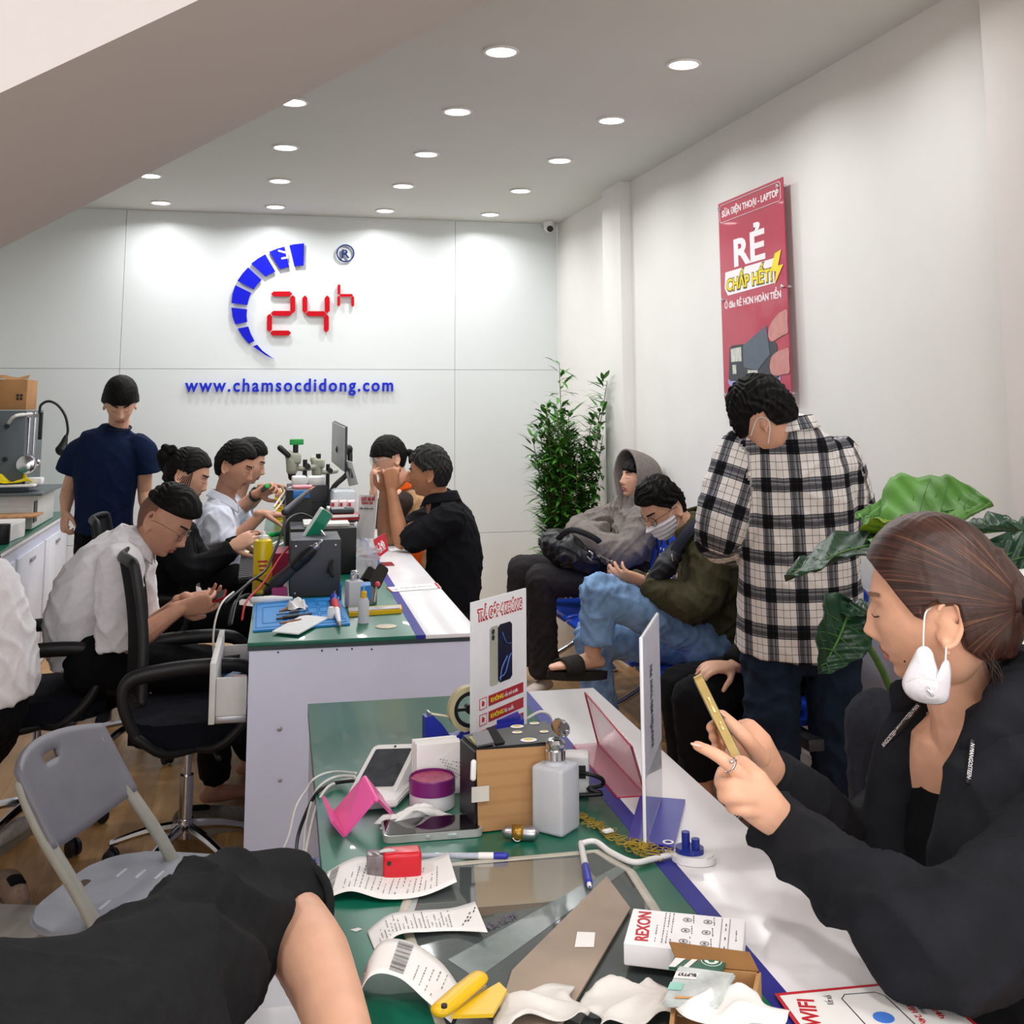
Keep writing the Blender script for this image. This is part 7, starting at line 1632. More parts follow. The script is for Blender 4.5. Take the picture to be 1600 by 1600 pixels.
rr_=lambda u0,v0,u1,v1,ru,rv:[(u0+ru,v0),(u1-ru,v0),(u1,v0+rv),(u1,v1-rv),(u1-ru,v1),(u0+ru,v1),(u0,v1-rv),(u0,v0+rv)]
poly('printed_phone_back',rr_(.31,.40,.47,.80,.03,.015),mat('phone_cream','#a9ab9e',.3,noise=.15,nscale=5),g,f,.0008)
poly('printed_phone_screen',rr_(.455,.405,.715,.80,.04,.02),mat('phone_print','#141a44',.25,noise=.4,nscale=12,col2='#050508'),g,f,.0014)
for v in (.765,.725): 
    b=B(); cyl(b,(0,0,0),.0055,.0006,frame(f(.365,v,.0014),n_),n=14); obj('printed_camera',b,M_ink,g)
b=B(); tube(b,[f(.53,.74,.0022),f(.60,.665,.0022),f(.70,.65,.0022)],[(.0018,.0004)]*3,n=6,sub=6); tube(b,[f(.47,.44,.0022),f(.58,.46,.0022),f(.66,.56,.0022),f(.71,.58,.0022)],[(.0012,.0004)]*4,n=6,sub=6); tube(b,[f(.49,.42,.0022),f(.52,.50,.0022),f(.62,.57,.0022)],[(.0010,.0004)]*3,n=6,sub=6); obj('printed_wave',b,mat('print_blue','#5d7fd0',.3,noise=.05),g,False)
for k,(v0,v1,s2) in enumerate(((.275,.345,'cần trả trước'),(.17,.24,'lãi suất'),(.065,.135,'phụ phí'))):
    poly('red_banner',[(.29,v0),(.93,v0+.0),(.93,v1),(.29,v1)],mat('banner_red','#a8152a',.4,noise=.05),g,f,.0008)
    textfit('banner_lettering','KHÔNG',f(.32,v0+.022,.0016),f(.55,v0+.022,.0016),.0085,n_,mat('yellow_ink','#f2dc2e'),g,ext=.0002,bold=.0003)
    textfit('banner_lettering',s2,f(.57,v0+.022,.0016),f(.82 if k==0 else .74,v0+.022,.0016),.008,n_,M_inkwhite,g,ext=.0002)
    line_('icon_frame',[(.13,v0),(.25,v0),(.25,v1),(.13,v1),(.13,v0)],M_inkred,g,f,.0007)
    poly('icon',[(.17,v0+.02),(.21,v0+.015),(.22,v0+.04),(.18,v0+.055)],M_inkred,g,f,.0008)
# ---- tall acrylic T stand
A_=D(1010,1325,1.780); B2=D(1035,1246,2.0); A_.z=B2.z=.857; zt=1.172
g,f,n_=panel('menu_stand','tall clear acrylic menu stand seen edge-on with a blue foot','sign',[A_,B2,V((B2.x,B2.y,zt)),V((A_.x,A_.y,zt))],mat('clear_acrylic','#eef2f8',.05,trans=.9,ior=1.3,noise=.02),th=.004)
g2,f2,_=panel('printed_sheet','',None,[f(.0,.31,-.0045),f(1,.31,-.0045),f(1,1,-.0045),f(0,1,-.0045)],mat('sheet_back','#9a9aaa',.5,noise=.1,nscale=20),par=g,th=.0008)
g2,f3,_=panel('printed_sheet','',None,[f(.0,.31,.0012),f(1,.31,.0012),f(1,1,.0012),f(0,1,.0012)],mat('sheet_face','#b9b9c8',.5,noise=.05),par=g,th=.0008)
b=B(); tube(b,[f(0,0,-.002),f(0,1,-.002)],.0028,n=6,sub=1); tube(b,[f(0,1,-.002),f(1,1,-.002)],.0018,n=6,sub=1); obj('bright_edge',b,mat('edge_white','#f2f2f6',.2,noise=.02),g,False)
xv=(B2-A_).normalized(); tx=textfit('vertical_lettering','KHUYẾN MÃI THAY PIN',f3(.45,.12,.0014),f3(.45,.72,.0014),.026,n_,mat('navy_ink','#3a3a58',.6,noise=.05),g,ext=.0002,bold=.0008)
b=B(); Q=[T(1000,1249),T(1071,1255),T(1053,1330),T(980,1318)]; 
vs=[b.verts.new((q.x,q.y,.851)) for q in Q]; vt=[b.verts.new((q.x,q.y,.8565)) for q in Q]; b.faces.new(vs[::-1]); b.faces.new(vt)
for i in range(4): b.faces.new((vs[i],vs[(i+1)%4],vt[(i+1)%4],vt[i]))
obj('blue_foot',b,plastic('foot_blue','#23249a',.3,coat=.15),g,False)
b=B(); c=T(1044,1316,.857); lathe(b,[(.0055,0),(.009,0),(.009,.0006),(.0055,.0006)],Matrix.Translation(c),n=20); obj('round_mark',b,M_inkwhite,g)
# ---- red angled acrylic
M_racr=mat('red_acrylic','#d8385e',.12,alpha=.62,noise=.1,nscale=30,coat=.4)
r0,r1=T(935,1164),T(1008,1242); t0=D(914,1091,2.30); t1=D(986,1156,1.94); hz=(t0.z+t1.z)/2; t0.z=t1.z=hz
g=worldthing('acrylic_card_holder','red translucent L-shaped acrylic holder standing on the white ledge','holder',(r0+r1)/2)
b=B(); fcs=[[r0,r1,t1,t0]]; n2=(r1-r0).cross(t0-r0).normalized(); a_=[b.verts.new(v) for v in (r0,r1,t1,t0)]; b.faces.new(a_); solid(b,.003); obj('upright_plate',b,M_racr,g,False)
b=B(); a_=[b.verts.new(v+V((0,0,.001))) for v in (T(895,1166),T(964,1247),T(1008,1244),T(936,1163))]; b.faces.new(a_); solid(b,-.0025); obj('base_plate',b,mat('red_acrylic_pale','#e9a0b2',.12,alpha=.45,noise=.05,coat=.4),g,False)
b=B(); tube(b,[r0,r1],.0025,n=6,sub=1); tube(b,[t0,t1],.0018,n=6,sub=1); tube(b,[T(895,1166),T(964,1247),T(1008,1244)],.0018,n=6,sub=1); tube(b,[r1,t1],.0018,n=6,sub=1); tube(b,[r0,t0],.0018,n=6,sub=1); obj('polished_edge',b,mat('red_edge','#b3123c',.2,noise=.05),g,False)
# ---- label printer wrapped in cardboard
zt=.981; C4=[T(743,1171,zt),T(884,1158,zt),T(856,1124,zt),T(717,1148,zt)]
g=worldthing('label_printer','black label printer with cardboard strapped to its near side and yellow stickers','printer',V((C4[0].x+.08,C4[0].y+.05,Z)))
def pr(Q,z0,z1,name,m,par,bev=0,shr=0):
    cc=sum((V((q.x,q.y,0)) for q in Q),V((0,0,0)))/len(Q); b=B(); QQ=[V((q.x,q.y,0)).lerp(cc,shr) for q in Q]
    vs=[b.verts.new((q.x,q.y,z0)) for q in QQ]; vt=[b.verts.new((q.x,q.y,z1)) for q in QQ]; b.faces.new(vs[::-1]); b.faces.new(vt)
    for i in range(len(QQ)): j=(i+1)%len(QQ); b.faces.new((vs[i],vs[j],vt[j],vt[i]))
    if bev: bmesh.ops.bevel(b,geom=b.edges[:],offset=bev,segments=3,affect='EDGES')
    return obj(name,b,m,par,.6)
pr(C4,Z,zt,'case',M_black,g,.006)
ux=(C4[1]-C4[0]); ux.z=0; ux.normalize(); uy=V((-ux.y,ux.x,0))
def pu(a,c,z): q=C4[0]+ux*a+uy*c; return V((q.x,q.y,z))
Wp=(C4[1]-C4[0]).length
b=B(); vs=[pu(.004,-.004,Z+.001),pu(Wp-.004,-.004,Z+.001),pu(Wp-.003,-.004,zt-.006),pu(.001,-.004,zt-.001)]; a_=[b.verts.new(v) for v in vs]; b.faces.new(a_); solid(b,.004)
Mcorr=bpy.data.materials.new('corrugated_card'); Mcorr.use_nodes=True; nt=Mcorr.node_tree; pb=nt.nodes['Principled BSDF']; wv=nt.nodes.new('ShaderNodeTexWave'); wv.bands_direction='Z'; wv.inputs['Scale'].default_value=14; wv.inputs['Distortion'].default_value=.3; tc=nt.nodes.new('ShaderNodeTexCoord'); nt.links.new(tc.outputs['Object'],wv.inputs[0]); rp=nt.nodes.new('ShaderNodeValToRGB'); rp.color_ramp.elements[0].color=lin('#a57b50'); rp.color_ramp.elements[1].color=lin('#ad8256'); rp.color_ramp.elements[0].position=.0; rp.color_ramp.elements[1].position=.35; nt.links.new(wv.outputs[1],rp.inputs[0]); nt.links.new(rp.outputs[0],pb.inputs[0]); pb.inputs['Roughness'].default_value=.9
cb=obj('cardboard_panel',b,Mcorr,g,False)
b=B(); box(b,(0,0,0),(.030,.001,.024),basis(ux,uy,(0,0,1),pu(.006,-.009,Z+.062))); obj('tape_piece',b,mat('clear_tape','#c9c3bb',.3,noise=.05),g,False)
b=B(); tube(b,[pu(-.003,.0,zt-.02),pu(-.004,.0,zt-.045)],[(.005,.004)]*2,n=8); obj('white_clip',b,M_white,g)
def pt(px,py,z=zt+.001): return T(px,py,z)
b=B(); a_=[b.verts.new(v) for v in (pt(745,1168,zt+.003),pt(772,1163,zt+.003),pt(762,1143,zt+.003),pt(737,1148,zt+.003))]; b.faces.new(a_); solid(b,-.003); obj('gloss_cover',b,mat('gloss_dark','#3e4046',.08,noise=.05,coat=.8),g,False)
b=B(); a_=[b.verts.new(v) for v in (pt(774,1164),pt(789,1161),pt(772,1136),pt(760,1139))]; b.faces.new(a_); solid(b,-.002); obj('paper_slot',b,mat('slot_black','#050506',.9,noise=.05),g,False)
b=B(); a_=[b.verts.new(v) for v in (pt(733,1152),pt(744,1166),pt(748,1165),pt(737,1151))]; b.faces.new(a_); solid(b,-.001); obj('warning_sticker',b,mat('sticker_text','#c9bf72',.5,noise=.5,nscale=300),g,False)
for k,(x,y,w2) in enumerate(((808,1135,12),(835,1130,9),(808,1144,9),(850,1143,8),(826,1156,14))):
    q=pt(x,y,zt+.0008); b=B(); lathe(b,[(0,0),(w2*.00105,0),(w2*.00095,.0006),(0,.0007)],Matrix.Translation(q)@Matrix.Diagonal((1,.8,1,1)),n=14); s_=obj('sticker',b,M_inkwhite,g); b=B(); lathe(b,[(0,.0007),(w2*.0006,.0007),(w2*.0005,.0012),(0,.0013)],Matrix.Translation(q)@Matrix.Diagonal((1,.7,1,1)),n=12); obj('yellow_figure',b,mat('sticker_yellow','#d8b93c',.5,noise=.2,nscale=300),g)
# ---- tape dispenser
q=T(715,1190,Z); g=worldthing('tape_dispenser','blue tape dispenser with a cream roll behind the paper block','tape dispenser',q)
xd=(T(745,1150)-T(668,1158)).normalized(); xd.z=0; xd.normalize(); yd=V((-xd.y,xd.x,0)); O_=T(662,1172); O_=V((O_.x,O_.y,Z))
Mt=basis(xd,V((0,0,1)),yd.cross(V((0,0,0))) if False else xd.cross(V((0,0,1))),O_)
b=B(); prism(b,[(0,0),(.165,0),(.165,.05),(.12,.035),(.055,.022),(.035,.05),(.016,.068),(0,.066)],.026,Mt@Matrix.Translation((0,0,-.013))); obj('base',b,M_blue,g,.6)
ctr=Mt@V((.098,.072,0)); nn=xd.cross(V((0,0,1))).normalized()
b=B(); lathe(b,[(.036,-.010),(.046,-.010),(.046,.010),(.036,.010),(.036,-.010)],frame(ctr,nn),n=40); obj('tape_roll',b,mat('cream_tape','#d8c9a0',.45,noise=.05),g,.6)
b=B(); lathe(b,[(.028,-.009),(.036,-.0095),(.036,.0095),(.028,.009),(.028,-.009)],frame(ctr,nn),n=40); cyl(b,(0,0,-.008),.010,.016,frame(ctr,nn)); box(b,(0,0,0),(.06,.006,.012),frame(ctr,nn)); obj('core',b,M_black,g,.6)
b=B(); a_=[b.verts.new(v) for v in (Mt@V((.012,.070,-.009)),Mt@V((.012,.070,.009)),ctr+V((0,0,-.0))-xd*.043+nn*.009-V((0,0,.012)),ctr-xd*.043-nn*.009-V((0,0,.012)))]; b.faces.new(a_); solid(b,.0004); obj('tape_strip',b,mat('cream_tape','#d8c9a0'),g,False)
b=B(); box(b,(0,0,0),(.004,.008,.024),Mt@Matrix.Translation((.010,.070,0))); obj('cutter',b,M_steel,g)
# blue stapler-like clip behind the printer
t,c,_=slabt('blue_tray','blue angular plastic holder between the poster and the label printer','holder',[(762,1172),(820,1160),(812,1146),(772,1150)],Z,Z+.052,M_blue,bev=.008)
cable('white cable curling behind the label printer top',[D(825,1122,2.2),D(845,1112,2.2),D(862,1120,2.2),D(868,1150,2.15),T(872,1180)],.0028,M_wcab,'cables on the near counter')
# ---- paper block
q0=T(650,1245); g=worldthing('paper_stack','upright block of folded white receipts with handwriting, left of the label printer','papers',T(685,1240))
xd=(T(722,1238)-T(650,1246)); xd.z=0; Lw=xd.length; xd.normalize(); yd=V((-xd.y,xd.x,0)); Mb_=basis(xd,yd,(0,0,1),T(650,1246))
for k in range(9):
    b=B(); box(b,(Lw*.5+.001*math.sin(k*3),.004+.0052*k,.044+.0015*math.sin(k*2.3)),(Lw*(.98-.02*(k%3)),.0042,.088),Mb_,bev=.0008,seg=1); obj('folded_sheet',b,M_paper,g,False)
b=B(); a_=[b.verts.new(Mb_@V(v)) for v in ((.020,-.002,.002),(Lw+.004,-.003,.0),(Lw+.002,.001,.085),(.035,.0005,.060))]; b.faces.new(a_); solid(b,.0006); fs_=obj('loose_sheet',b,M_paper,g,False)
def squig(par,f,rows,m=M_inkgrey,w2=.0006,seed=0,o=.0008,flat=(0,0,1)):
    random.seed(seed); b=B()
    for (u0,v0,u1,v1,n) in rows:
        for i in range(n):
            t_=i/max(n-1,1); 
            if random.random()<.15: continue
            a=f(u0+(u1-u0)*t_,v0+(v1-v0)*t_,o); c2=f(u0+(u1-u0)*(t_+.62/n),v0+(v1-v0)*(t_+.62/n),o)
            tube(b,[a,c2],[(w2*random.uniform(.7,1.3),.00015)]*2,n=4,sub=1,caps=False,up=flat)
    return obj('printed_text',b,m,par,False)
squig(g,lambda u,v,o:Mb_@V((.03+u*(Lw-.035),-.0042,.01+.07*v)),[(.25+.09*k,.75-.08*k,.95,.62-.10*k,7) for k in range(5)],seed=3,flat=tuple(-yd))
# ---- white payment terminal
g=worldthing('payment_terminal','white handheld payment terminal with a dark screen leaning on its dock','device',T(600,1250))
P0,P1,P2,P3=D(546,1236,2.04),D(612,1250,1.99),D(648,1168,2.12),D(592,1158,2.17)
ux_=(P1-P0).normalized(); uy_=((P3+P2)/2-(P0+P1)/2); Ht=uy_.length; uy_.normalize(); ux_=(ux_-uy_*ux_.dot(uy_)).normalized(); uz_=ux_.cross(uy_); cc=(P0+P1+P2+P3)/4
Mp=basis(ux_,uy_,uz_,cc); Wd=((P1-P0).length+(P2-P3).length)/2
b=B(); prism(b,rrect(Wd,Ht,.012),.020,Mp@Matrix.Translation((0,0,-.020))); bmesh.ops.bevel(b,geom=[e for e in b.edges if len(e.link_faces)==2 and e.calc_face_angle(0)>1.2],offset=.003,segments=2,affect='EDGES'); obj('body',b,M_white,g,.6)
b=B(); prism(b,rrect(Wd*.80,Ht*.74,.004),.001,Mp@Matrix.Translation((0,.004,.0003))); obj('screen',b,mat('terminal_screen','#3a3d44',.12,noise=.25,nscale=40,coat=.6),g,.6)
b=B(); cyl(b,(0,0,0),.0025,.001,Mp@Matrix.Translation((-.0,Ht*.45,.0004)),n=12); obj('lens',b,M_ink,g)
b=B(); box(b,(0,-.01,-.036),(Wd*.8,Ht*.7,.026),Mp,bev=.006); obj('printer_hump',b,plastic('pale_grey','#b9bcc2',.4),g,.6)
t,c,_=slabt('terminal_dock','flat white dock under the payment terminal','dock',[(560,1268),(620,1262),(648,1232),(600,1228)],Z,Z+.012,M_white,bev=.003)
# ---- cables at the back edge
for k,(lab,pts,r,m_) in enumerate((('white cable, uppermost of those leaving the payment terminal to the left',[T(556,1208,.875),T(520,1206,.86),T(492,1216,.858),D(478,1235,2.1),D(462,1262,2.05),D(450,1310,2.0),D(432,1345,1.95)],.0022,M_wcab),('white cable looping down in front of the worktop edge',[T(553,1213,.87),T(525,1214,.86),T(500,1228,.858),D(488,1250,2.05),D(478,1290,2.0),D(474,1335,1.9),D(468,1355,1.85)],.0026,M_wcab),('black cable hanging over the worktop edge beside the white ones',[T(552,1220,.866),T(522,1224,.858),T(498,1236,.856),D(482,1262,2.05),D(466,1305,2.0),D(462,1345,1.9)],.0032,M_black),('thick white plugged cable ending at the terminal base',[T(556,1216,.866),T(530,1222,.858),T(510,1232,.857),D(494,1262,2.0),D(480,1320,1.9),D(476,1350,1.85)],.0028,M_wcab))): cable(lab,pts,r,m_,'cables hanging behind the near counter')
# ---- pink phone stand
g=worldthing('phone_stand','bright pink plastic phone stand with cartoon-free round stickers','phone stand',T(560,1300)); g['label']='bright pink plastic phone stand with two small round stickers'
Mpk=plastic('hot_pink','#ee5fa8',.3)
p0=T(541,1307); p1=T(524,1270); up0=D(588,1250,1.86); up1=D(570,1216,1.93)   # lower edge near/far, upper edge near/far
b=B(); a_=[b.verts.new(v) for v in (p0,p1,up1,up0)]; b.faces.new(a_); solid(b,.005); obj('rest_plate',b,Mpk,g,.6)
b=B(); e0=D(545,1304,1.845)-_u*0; l0=p0+V((-.022,-.012,.030)); l1=p1+V((-.020,-.006,.032)); a_=[b.verts.new(v) for v in (p0,p1,l1,l0)]; b.faces.new(a_); solid(b,.005); obj('front_lip',b,Mpk,g,.6)
b=B(); tube(b,[up0,up1],.0045,n=10,sub=1); f0=T(616,1280); f1=T(600,1252); a_=[b.verts.new(v) for v in (up0,up1,f1,f0)]; b.faces.new(a_); obj('rear_leg',b,Mpk,g,.6)
b=B(); a_=[b.verts.new(v) for v in (up0,up1,f1,f0)]; b.faces.new(a_); solid(b,.004); obj('rear_leg_panel',b,Mpk,g,.6)
nq=(p1-p0).cross(up0-p0).normalized(); 
if nq.dot(_f)>0: nq=-nq
for u,v in ((.45,.62),(.5,.28)):
    q=p0*(1-u)*(1-v)+p1*u*(1-v)+up1*u*v+up0*(1-u)*v; q=q+nq*.004; b=B(); lathe(b,[(0,0),(.0085,0),(.0080,.0006),(0,.0007)],frame(q,nq),n=14); obj('sticker',b,mat('sticker_cream','#e7dcb9',.5,noise=.4,nscale=300),g)
# ---- round tin with purple lid
t,p=Th('round_tin','round white tin with a purple lid and magenta top','tin',675,1258,Z); r=.041
b=B(); lathe(b,[(0,0),(r*.97,0),(r*.97,.032),(0,.032)],n=40); obj('tin_body',b,mat('tin_white','#dddbe0',.4,noise=.04),t,.5)
b=B(); lathe(b,[(r,.024),(r,.048),(r*.97,.050),(r*.94,.049),(r*.94,.044),(0,.044)],n=40); obj('lid',b,mat('lid_purple','#74206a',.35,noise=.05),t,.5)
b=B(); lathe(b,[(0,.0445),(r*.92,.0445),(r*.90,.0462),(0,.0465)],n=40); obj('top_disc',b,mat('disc_magenta','#a83a63',.5,noise=.25,nscale=90),t,.5)
p=T(645,1283,Z); tissue('twisted white tissue behind the phone lying face up',V((p.x,p.y,Z)),(.115,.035),seed=21,h=.022,rz=.3)
# ---- phone lying on the counter
q0,q1,q2,q3=T(590,1318),T(746,1305),T(753,1285),T(604,1295)
ux_=(q1-q0+q2-q3); Wl=ux_.length/2; ux_.normalize(); cc=(q0+q1+q2+q3)/4; yd=V((-ux_.y,ux_.x,0))
g=thing('mobile_phone','dark phone in a clear case lying face up between the tin and the red stamp','phone',(cc.x,cc.y,Z),math.atan2(ux_.y,ux_.x)); 
b=B(); prism(b,rrect(Wl,.076,.012),.011); obj('clear_case',b,mat('case_clear','#aeb0ae',.1,noise=.05,metal=.3),g,.6)
b=B(); prism(b,rrect(Wl-.008,.069,.010),.001,Matrix.Translation((0,0,.0108))); obj('screen',b,M_screen,g,.6)
for x in (-.01,.03): b=B(); box(b,(x,-.039,.006),(.014 if x>0 else .006,.002,.003)); obj('side_button',b,M_chrome,g)
# ---- red self-inking stamp
g,p=Th('self_inking_stamp','red self-inking stamp with clear window standing on a receipt','stamp',618,1376,Z,rz=-.05)
k=.00105
b=B(); box(b,(.010,.014,.020),(.058,.034,.036),bev=.005,seg=3); obj('red_housing',b,plastic('stamp_red','#cc1c2c',.25),g,.7)
b=B(); box(b,(-.030,.014,.019),(.024,.030,.034),bev=.002); obj('ink_window',b,mat('smoky_clear','#7d7074',.15,alpha=.8,noise=.3,nscale=80),g,.6)
b=B(); prism(b,[(.012*math.cos(a)-.004,.012*math.sin(a)) for a in [PI*i/10 for i in range(11)]],.001,Matrix.Translation((-.008,.006,.0382))); obj('top_window',b,mat('pale_inner','#b9b4b8',.3,noise=.1),g,False)
b=B(); cyl(b,(0,0,0),.0032,.001,Matrix.Translation((-.010,-.0035,.026))@Matrix.Rotation(PI/2,4,'X'),n=14); obj('round_port',b,M_ink,g)
textfit('lettering','Shiny',g.location+V((.020,.012,.0387)),g.location+V((.034,.016,.0387)),.006,(0,0,1),M_inkwhite,g,ext=.0002) if False else None
# ---- pens
rod('ballpoint_pen','clear ballpoint with blue cap end lying in front of the dark phone','pen',(655,1337),(790,1337),[.0035,.0045,.0045],mat('pen_clear','#c9cdda',.1,alpha=.75,noise=.03),(('ink_refill',.05,.75,.0016,M_blue),('label_band',.70,.86,.0049,M_paper),('blue_end',.86,1.0,.0049,M_blue)),z=Z+.006)
rod('ballpoint_pen','white ballpoint with dark blue grip lying across the glass edge','pen',(908,1320),(921,1384),[.0045,.0055,.0035],M_white,(('blue_grip',.55,.93,.0060,M_blue),('tip',.93,1.02,[.005,.0015],M_blue),('clip_end',-.05,.03,.004,M_white)),z=Z+.007)
# ---- receipts
def receipt(label,pts_a,pts_b,hts,rows,bars=(),seed=1,name='receipt',heavy=()):
    "two edge polylines on the counter (photo points) and a height at each step"
    A=[T(x,y,Z+.001) for x,y in pts_a]; Bp=[T(x,y,Z+.001) for x,y in pts_b]; n=len(A)
    def F(u,v,o=0):
        s=u*(n-1); i=min(int(s),n-2); t_=s-i
        def cr(L_,i,t_):
            p0,p1,p2,p3=L_[max(i-1,0)],L_[i],L_[i+1],L_[min(i+2,n-1)]; return .5*((2*p1)+(p2-p0)*t_+(2*p0-5*p1+4*p2-p3)*t_*t_+(3*p1-p0-3*p2+p3)*t_**3)
        hh=[V((0,h,0)) for h in hts]; h=max(0,cr(hh,i,t_).y)
        q=cr(A,i,t_).lerp(cr(Bp,i,t_),v)
        d=(q-O0); q2=q-d*(h/(CAMZ-Z)) if False else q
        return V((q2.x,q2.y,Z+.0015+h+o))
    c=F(.5,.5); g=worldthing(name,label,'receipt',V((c.x,c.y,Z)))
    b=B(); grid(b,lambda u,v:F(u,v),40,6); solid(b,.0004); obj('paper_sheet',b,M_paper,g,True)
    if rows: squig(g,F,rows,M_inkgrey,.0006,seed,.0010)
    if heavy: squig(g,F,heavy,M_ink,.0009,seed+1,.0011)
    if bars:
        u0,v0,u1,v1=bars; b=B(); random.seed(seed); v=v0
        while v<v1:
            w2=random.choice([.006,.010,.016]); q=[F(u0,v,.0011),F(u1,v,.0011),F(u1,v+w2,.0011),F(u0,v+w2,.0011)]; b.faces.new([b.verts.new(x) for x in q]); v+=w2+random.choice([.008,.012,.018])
        obj('barcode',b,M_ink,g,False)
    return g,F
rws=[(.04+.035*k,.10,.04+.035*k,.10+.75*random.random()+.05,9) for k in range(24)]
receipt('long curled receipt lying under the red stamp',[(497,1412),(545,1407),(600,1410),(660,1405),(714,1392)],[(512,1362),(560,1352),(620,1353),(670,1347),(700,1345)],[.0,.012,.004,.004,.012],[(.20+.04*k,.12,.20+.04*k,.35+.5*((k*37)%7)/7,8) for k in range(17)],bars=(.045,.12,.11,.90) and (.05,.10,.12,.90),seed=2)
receipt('curled receipt with handwritten note in the middle of the glass',[(590,1497),(620,1475),(670,1464),(715,1460),(762,1470)],[(573,1455),(610,1441),(660,1430),(705,1424),(742,1421)],[.0,.010,.006,.004,.010],[(.10+.032*k,.15,.10+.032*k,.40+.5*((k*53)%7)/7,8) for k in range(20)],seed=5,heavy=[(.85,.35,.95,.75,5),(.80,.2,.88,.6,4)])
receipt('large curled receipt with barcode at the bottom left of the counter',[(545,1600),(575,1572),(620,1570),(665,1590),(705,1605)],[(560,1540),(592,1515),(640,1512),(690,1530),(725,1560)],[.0,.030,.030,.018,.004],[(.12,.1,.12,.9,12),(.15,.1,.15,.9,14)]+[(.62+.05*k,.15,.62+.05*k,.5+.4*((k*31)%5)/5,7) for k in range(7)],bars=(.42,.10,.54,.92),seed=8)
# ---- little battery keychain
g=worldthing('key_torch','small brass and steel torch keychain beside the frosted bottle','keychain',T(812,1306)); A=T(793,1300,Z+.011); Bc=T(832,1302,Z+.011)
b=B(); tube(b,[A,A.lerp(Bc,.25)],[.0095,.0115],n=16,sub=1); tube(b,[A.lerp(Bc,.62),Bc],[.0115,.0110],n=16,sub=1); obj('steel_body',b,M_steel,g,True)
b=B(); tube(b,[A.lerp(Bc,.2),A.lerp(Bc,.66)],.0118,n=16,sub=1,caps=False); obj('brass_band',b,mat('brass','#a98035',.35,.7,noise=.1),g,True)
b=B(); lathe(b,[(.008,-.001),(.0095,0),(.008,.001),(.007,0),(.008,-.001)],Matrix.Translation(T(808,1306,Z+.008))@Matrix.Rotation(.9,4,'X'),n=20); tube(b,[T(816,1308,Z+.004),T(826,1311,Z+.003),T(834,1306,Z+.003)],.0016,n=6,sub=3); obj('key_ring',b,M_chrome,g,True)
# ---- frosted pump bottle in front
pump_bottle('alcohol_bottle','square frosted bottle with chrome flip cap beside the cardboard-wrapped printer',869,1296,.060,.145,lid_open=True,rz=.75)
# ---- white adapter box with black cable
g,p=Th('adapter_box','white adapter with coiled black cable right of the frosted bottle','adapter',902,1240,Z,rz=-.3); b=B(); box(b,(0,0,.035),(.045,.05,.07),bev=.005); obj('body',b,M_white,g); b=B(); box(b,(.004,-.026,.045),(.024,.002,.022)); obj('socket',b,M_ink,g); b=B(); tube(b,[(.0,-.03,.045),(.025,-.035,.044),(.045,-.03,.035),(.045,-.02,.022),(.02,-.03,.018),(.045,-.035,.012),(.0,-.04,.010)],.0038,n=8,sub=5); obj('cable_coil',b,M_black,g,True)
# ---- rubber bands
g=worldthing('rubber_band_chain','tangled string of yellow-brown rubber bands trailing to the blue pen holder','rubber bands',T(980,1320)); g['kind']='thing'
random.seed(13); b=B(); pth=[T(905,1276),T(930,1292),T(955,1305),T(985,1325),T(1015,1338),T(1045,1340)]
for k in range(70):
    t_=random.random()*4.99; i=int(t_); c=pth[i].lerp(pth[i+1],t_-i); wd=.006+.014*(t_/5); c=c+V((random.uniform(-wd,wd),random.uniform(-wd,wd),.003+random.random()*.012*(t_/5)))
    r1,r2=random.uniform(.006,.015),random.uniform(.003,.008); a0=random.uniform(0,6); tl=random.uniform(-.5,.5)
    pts=[]
    for j in range(13): a=2*PI*j/12; x,y=r1*math.cos(a),r2*math.sin(a); q=c+V((x*math.cos(a0)-y*math.sin(a0),x*math.sin(a0)+y*math.cos(a0),abs(y*tl))); q.z=max(q.z,Z+.0015); pts.append(q)
    tube(b,pts,.0008,n=5,sub=1)
obj('bands',b,mat('band_ochre','#a48a24',.5,noise=.15),g,True)
b=B(); box(b,(0,0,0),(.016,.010,.003),Matrix.Translation(T(950,1298,Z+.012))@rotz(.3)); obj('paper_tag',b,M_paper,g)
# ---- white cable from the pen to the blue stand
cable('thick white tube running from the pen clip to the oval pen holder',[T(908,1318,Z+.006),T(930,1315,Z+.006),T(955,1332,Z+.006),T(990,1347,Z+.006),T(1020,1342,Z+.006),T(1048,1335,Z+.006)],.0045,M_white,'cables on the near counter')
t,p=Th('pen_holder','white oval pen holder base with two dark blue sockets','pen holder',1084,1345,Z,rz=-.5)
b=B(); prism(b,[(.034*math.cos(a),.024*math.sin(a)) for a in [2*PI*i/36 for i in range(36)]],.012); bmesh.ops.bevel(b,geom=[e for e in b.edges if e.verts[0].co.z>.01 and e.verts[1].co.z>.01],offset=.003,segments=2,affect='EDGES'); obj('base',b,M_white,t,.6)
b=B(); prism(b,[(.022*math.cos(a)-.006,.018*math.sin(a)) for a in [2*PI*i/30 for i in range(30)]],.010,Matrix.Translation((0,0,.010))); cyl(b,(-.012,.004,.018),.0065,.022); cyl(b,(.004,-.004,.018),.0065,.016); obj('blue_socket',b,plastic('navy_plastic','#1f2f8c',.25),t,.6)
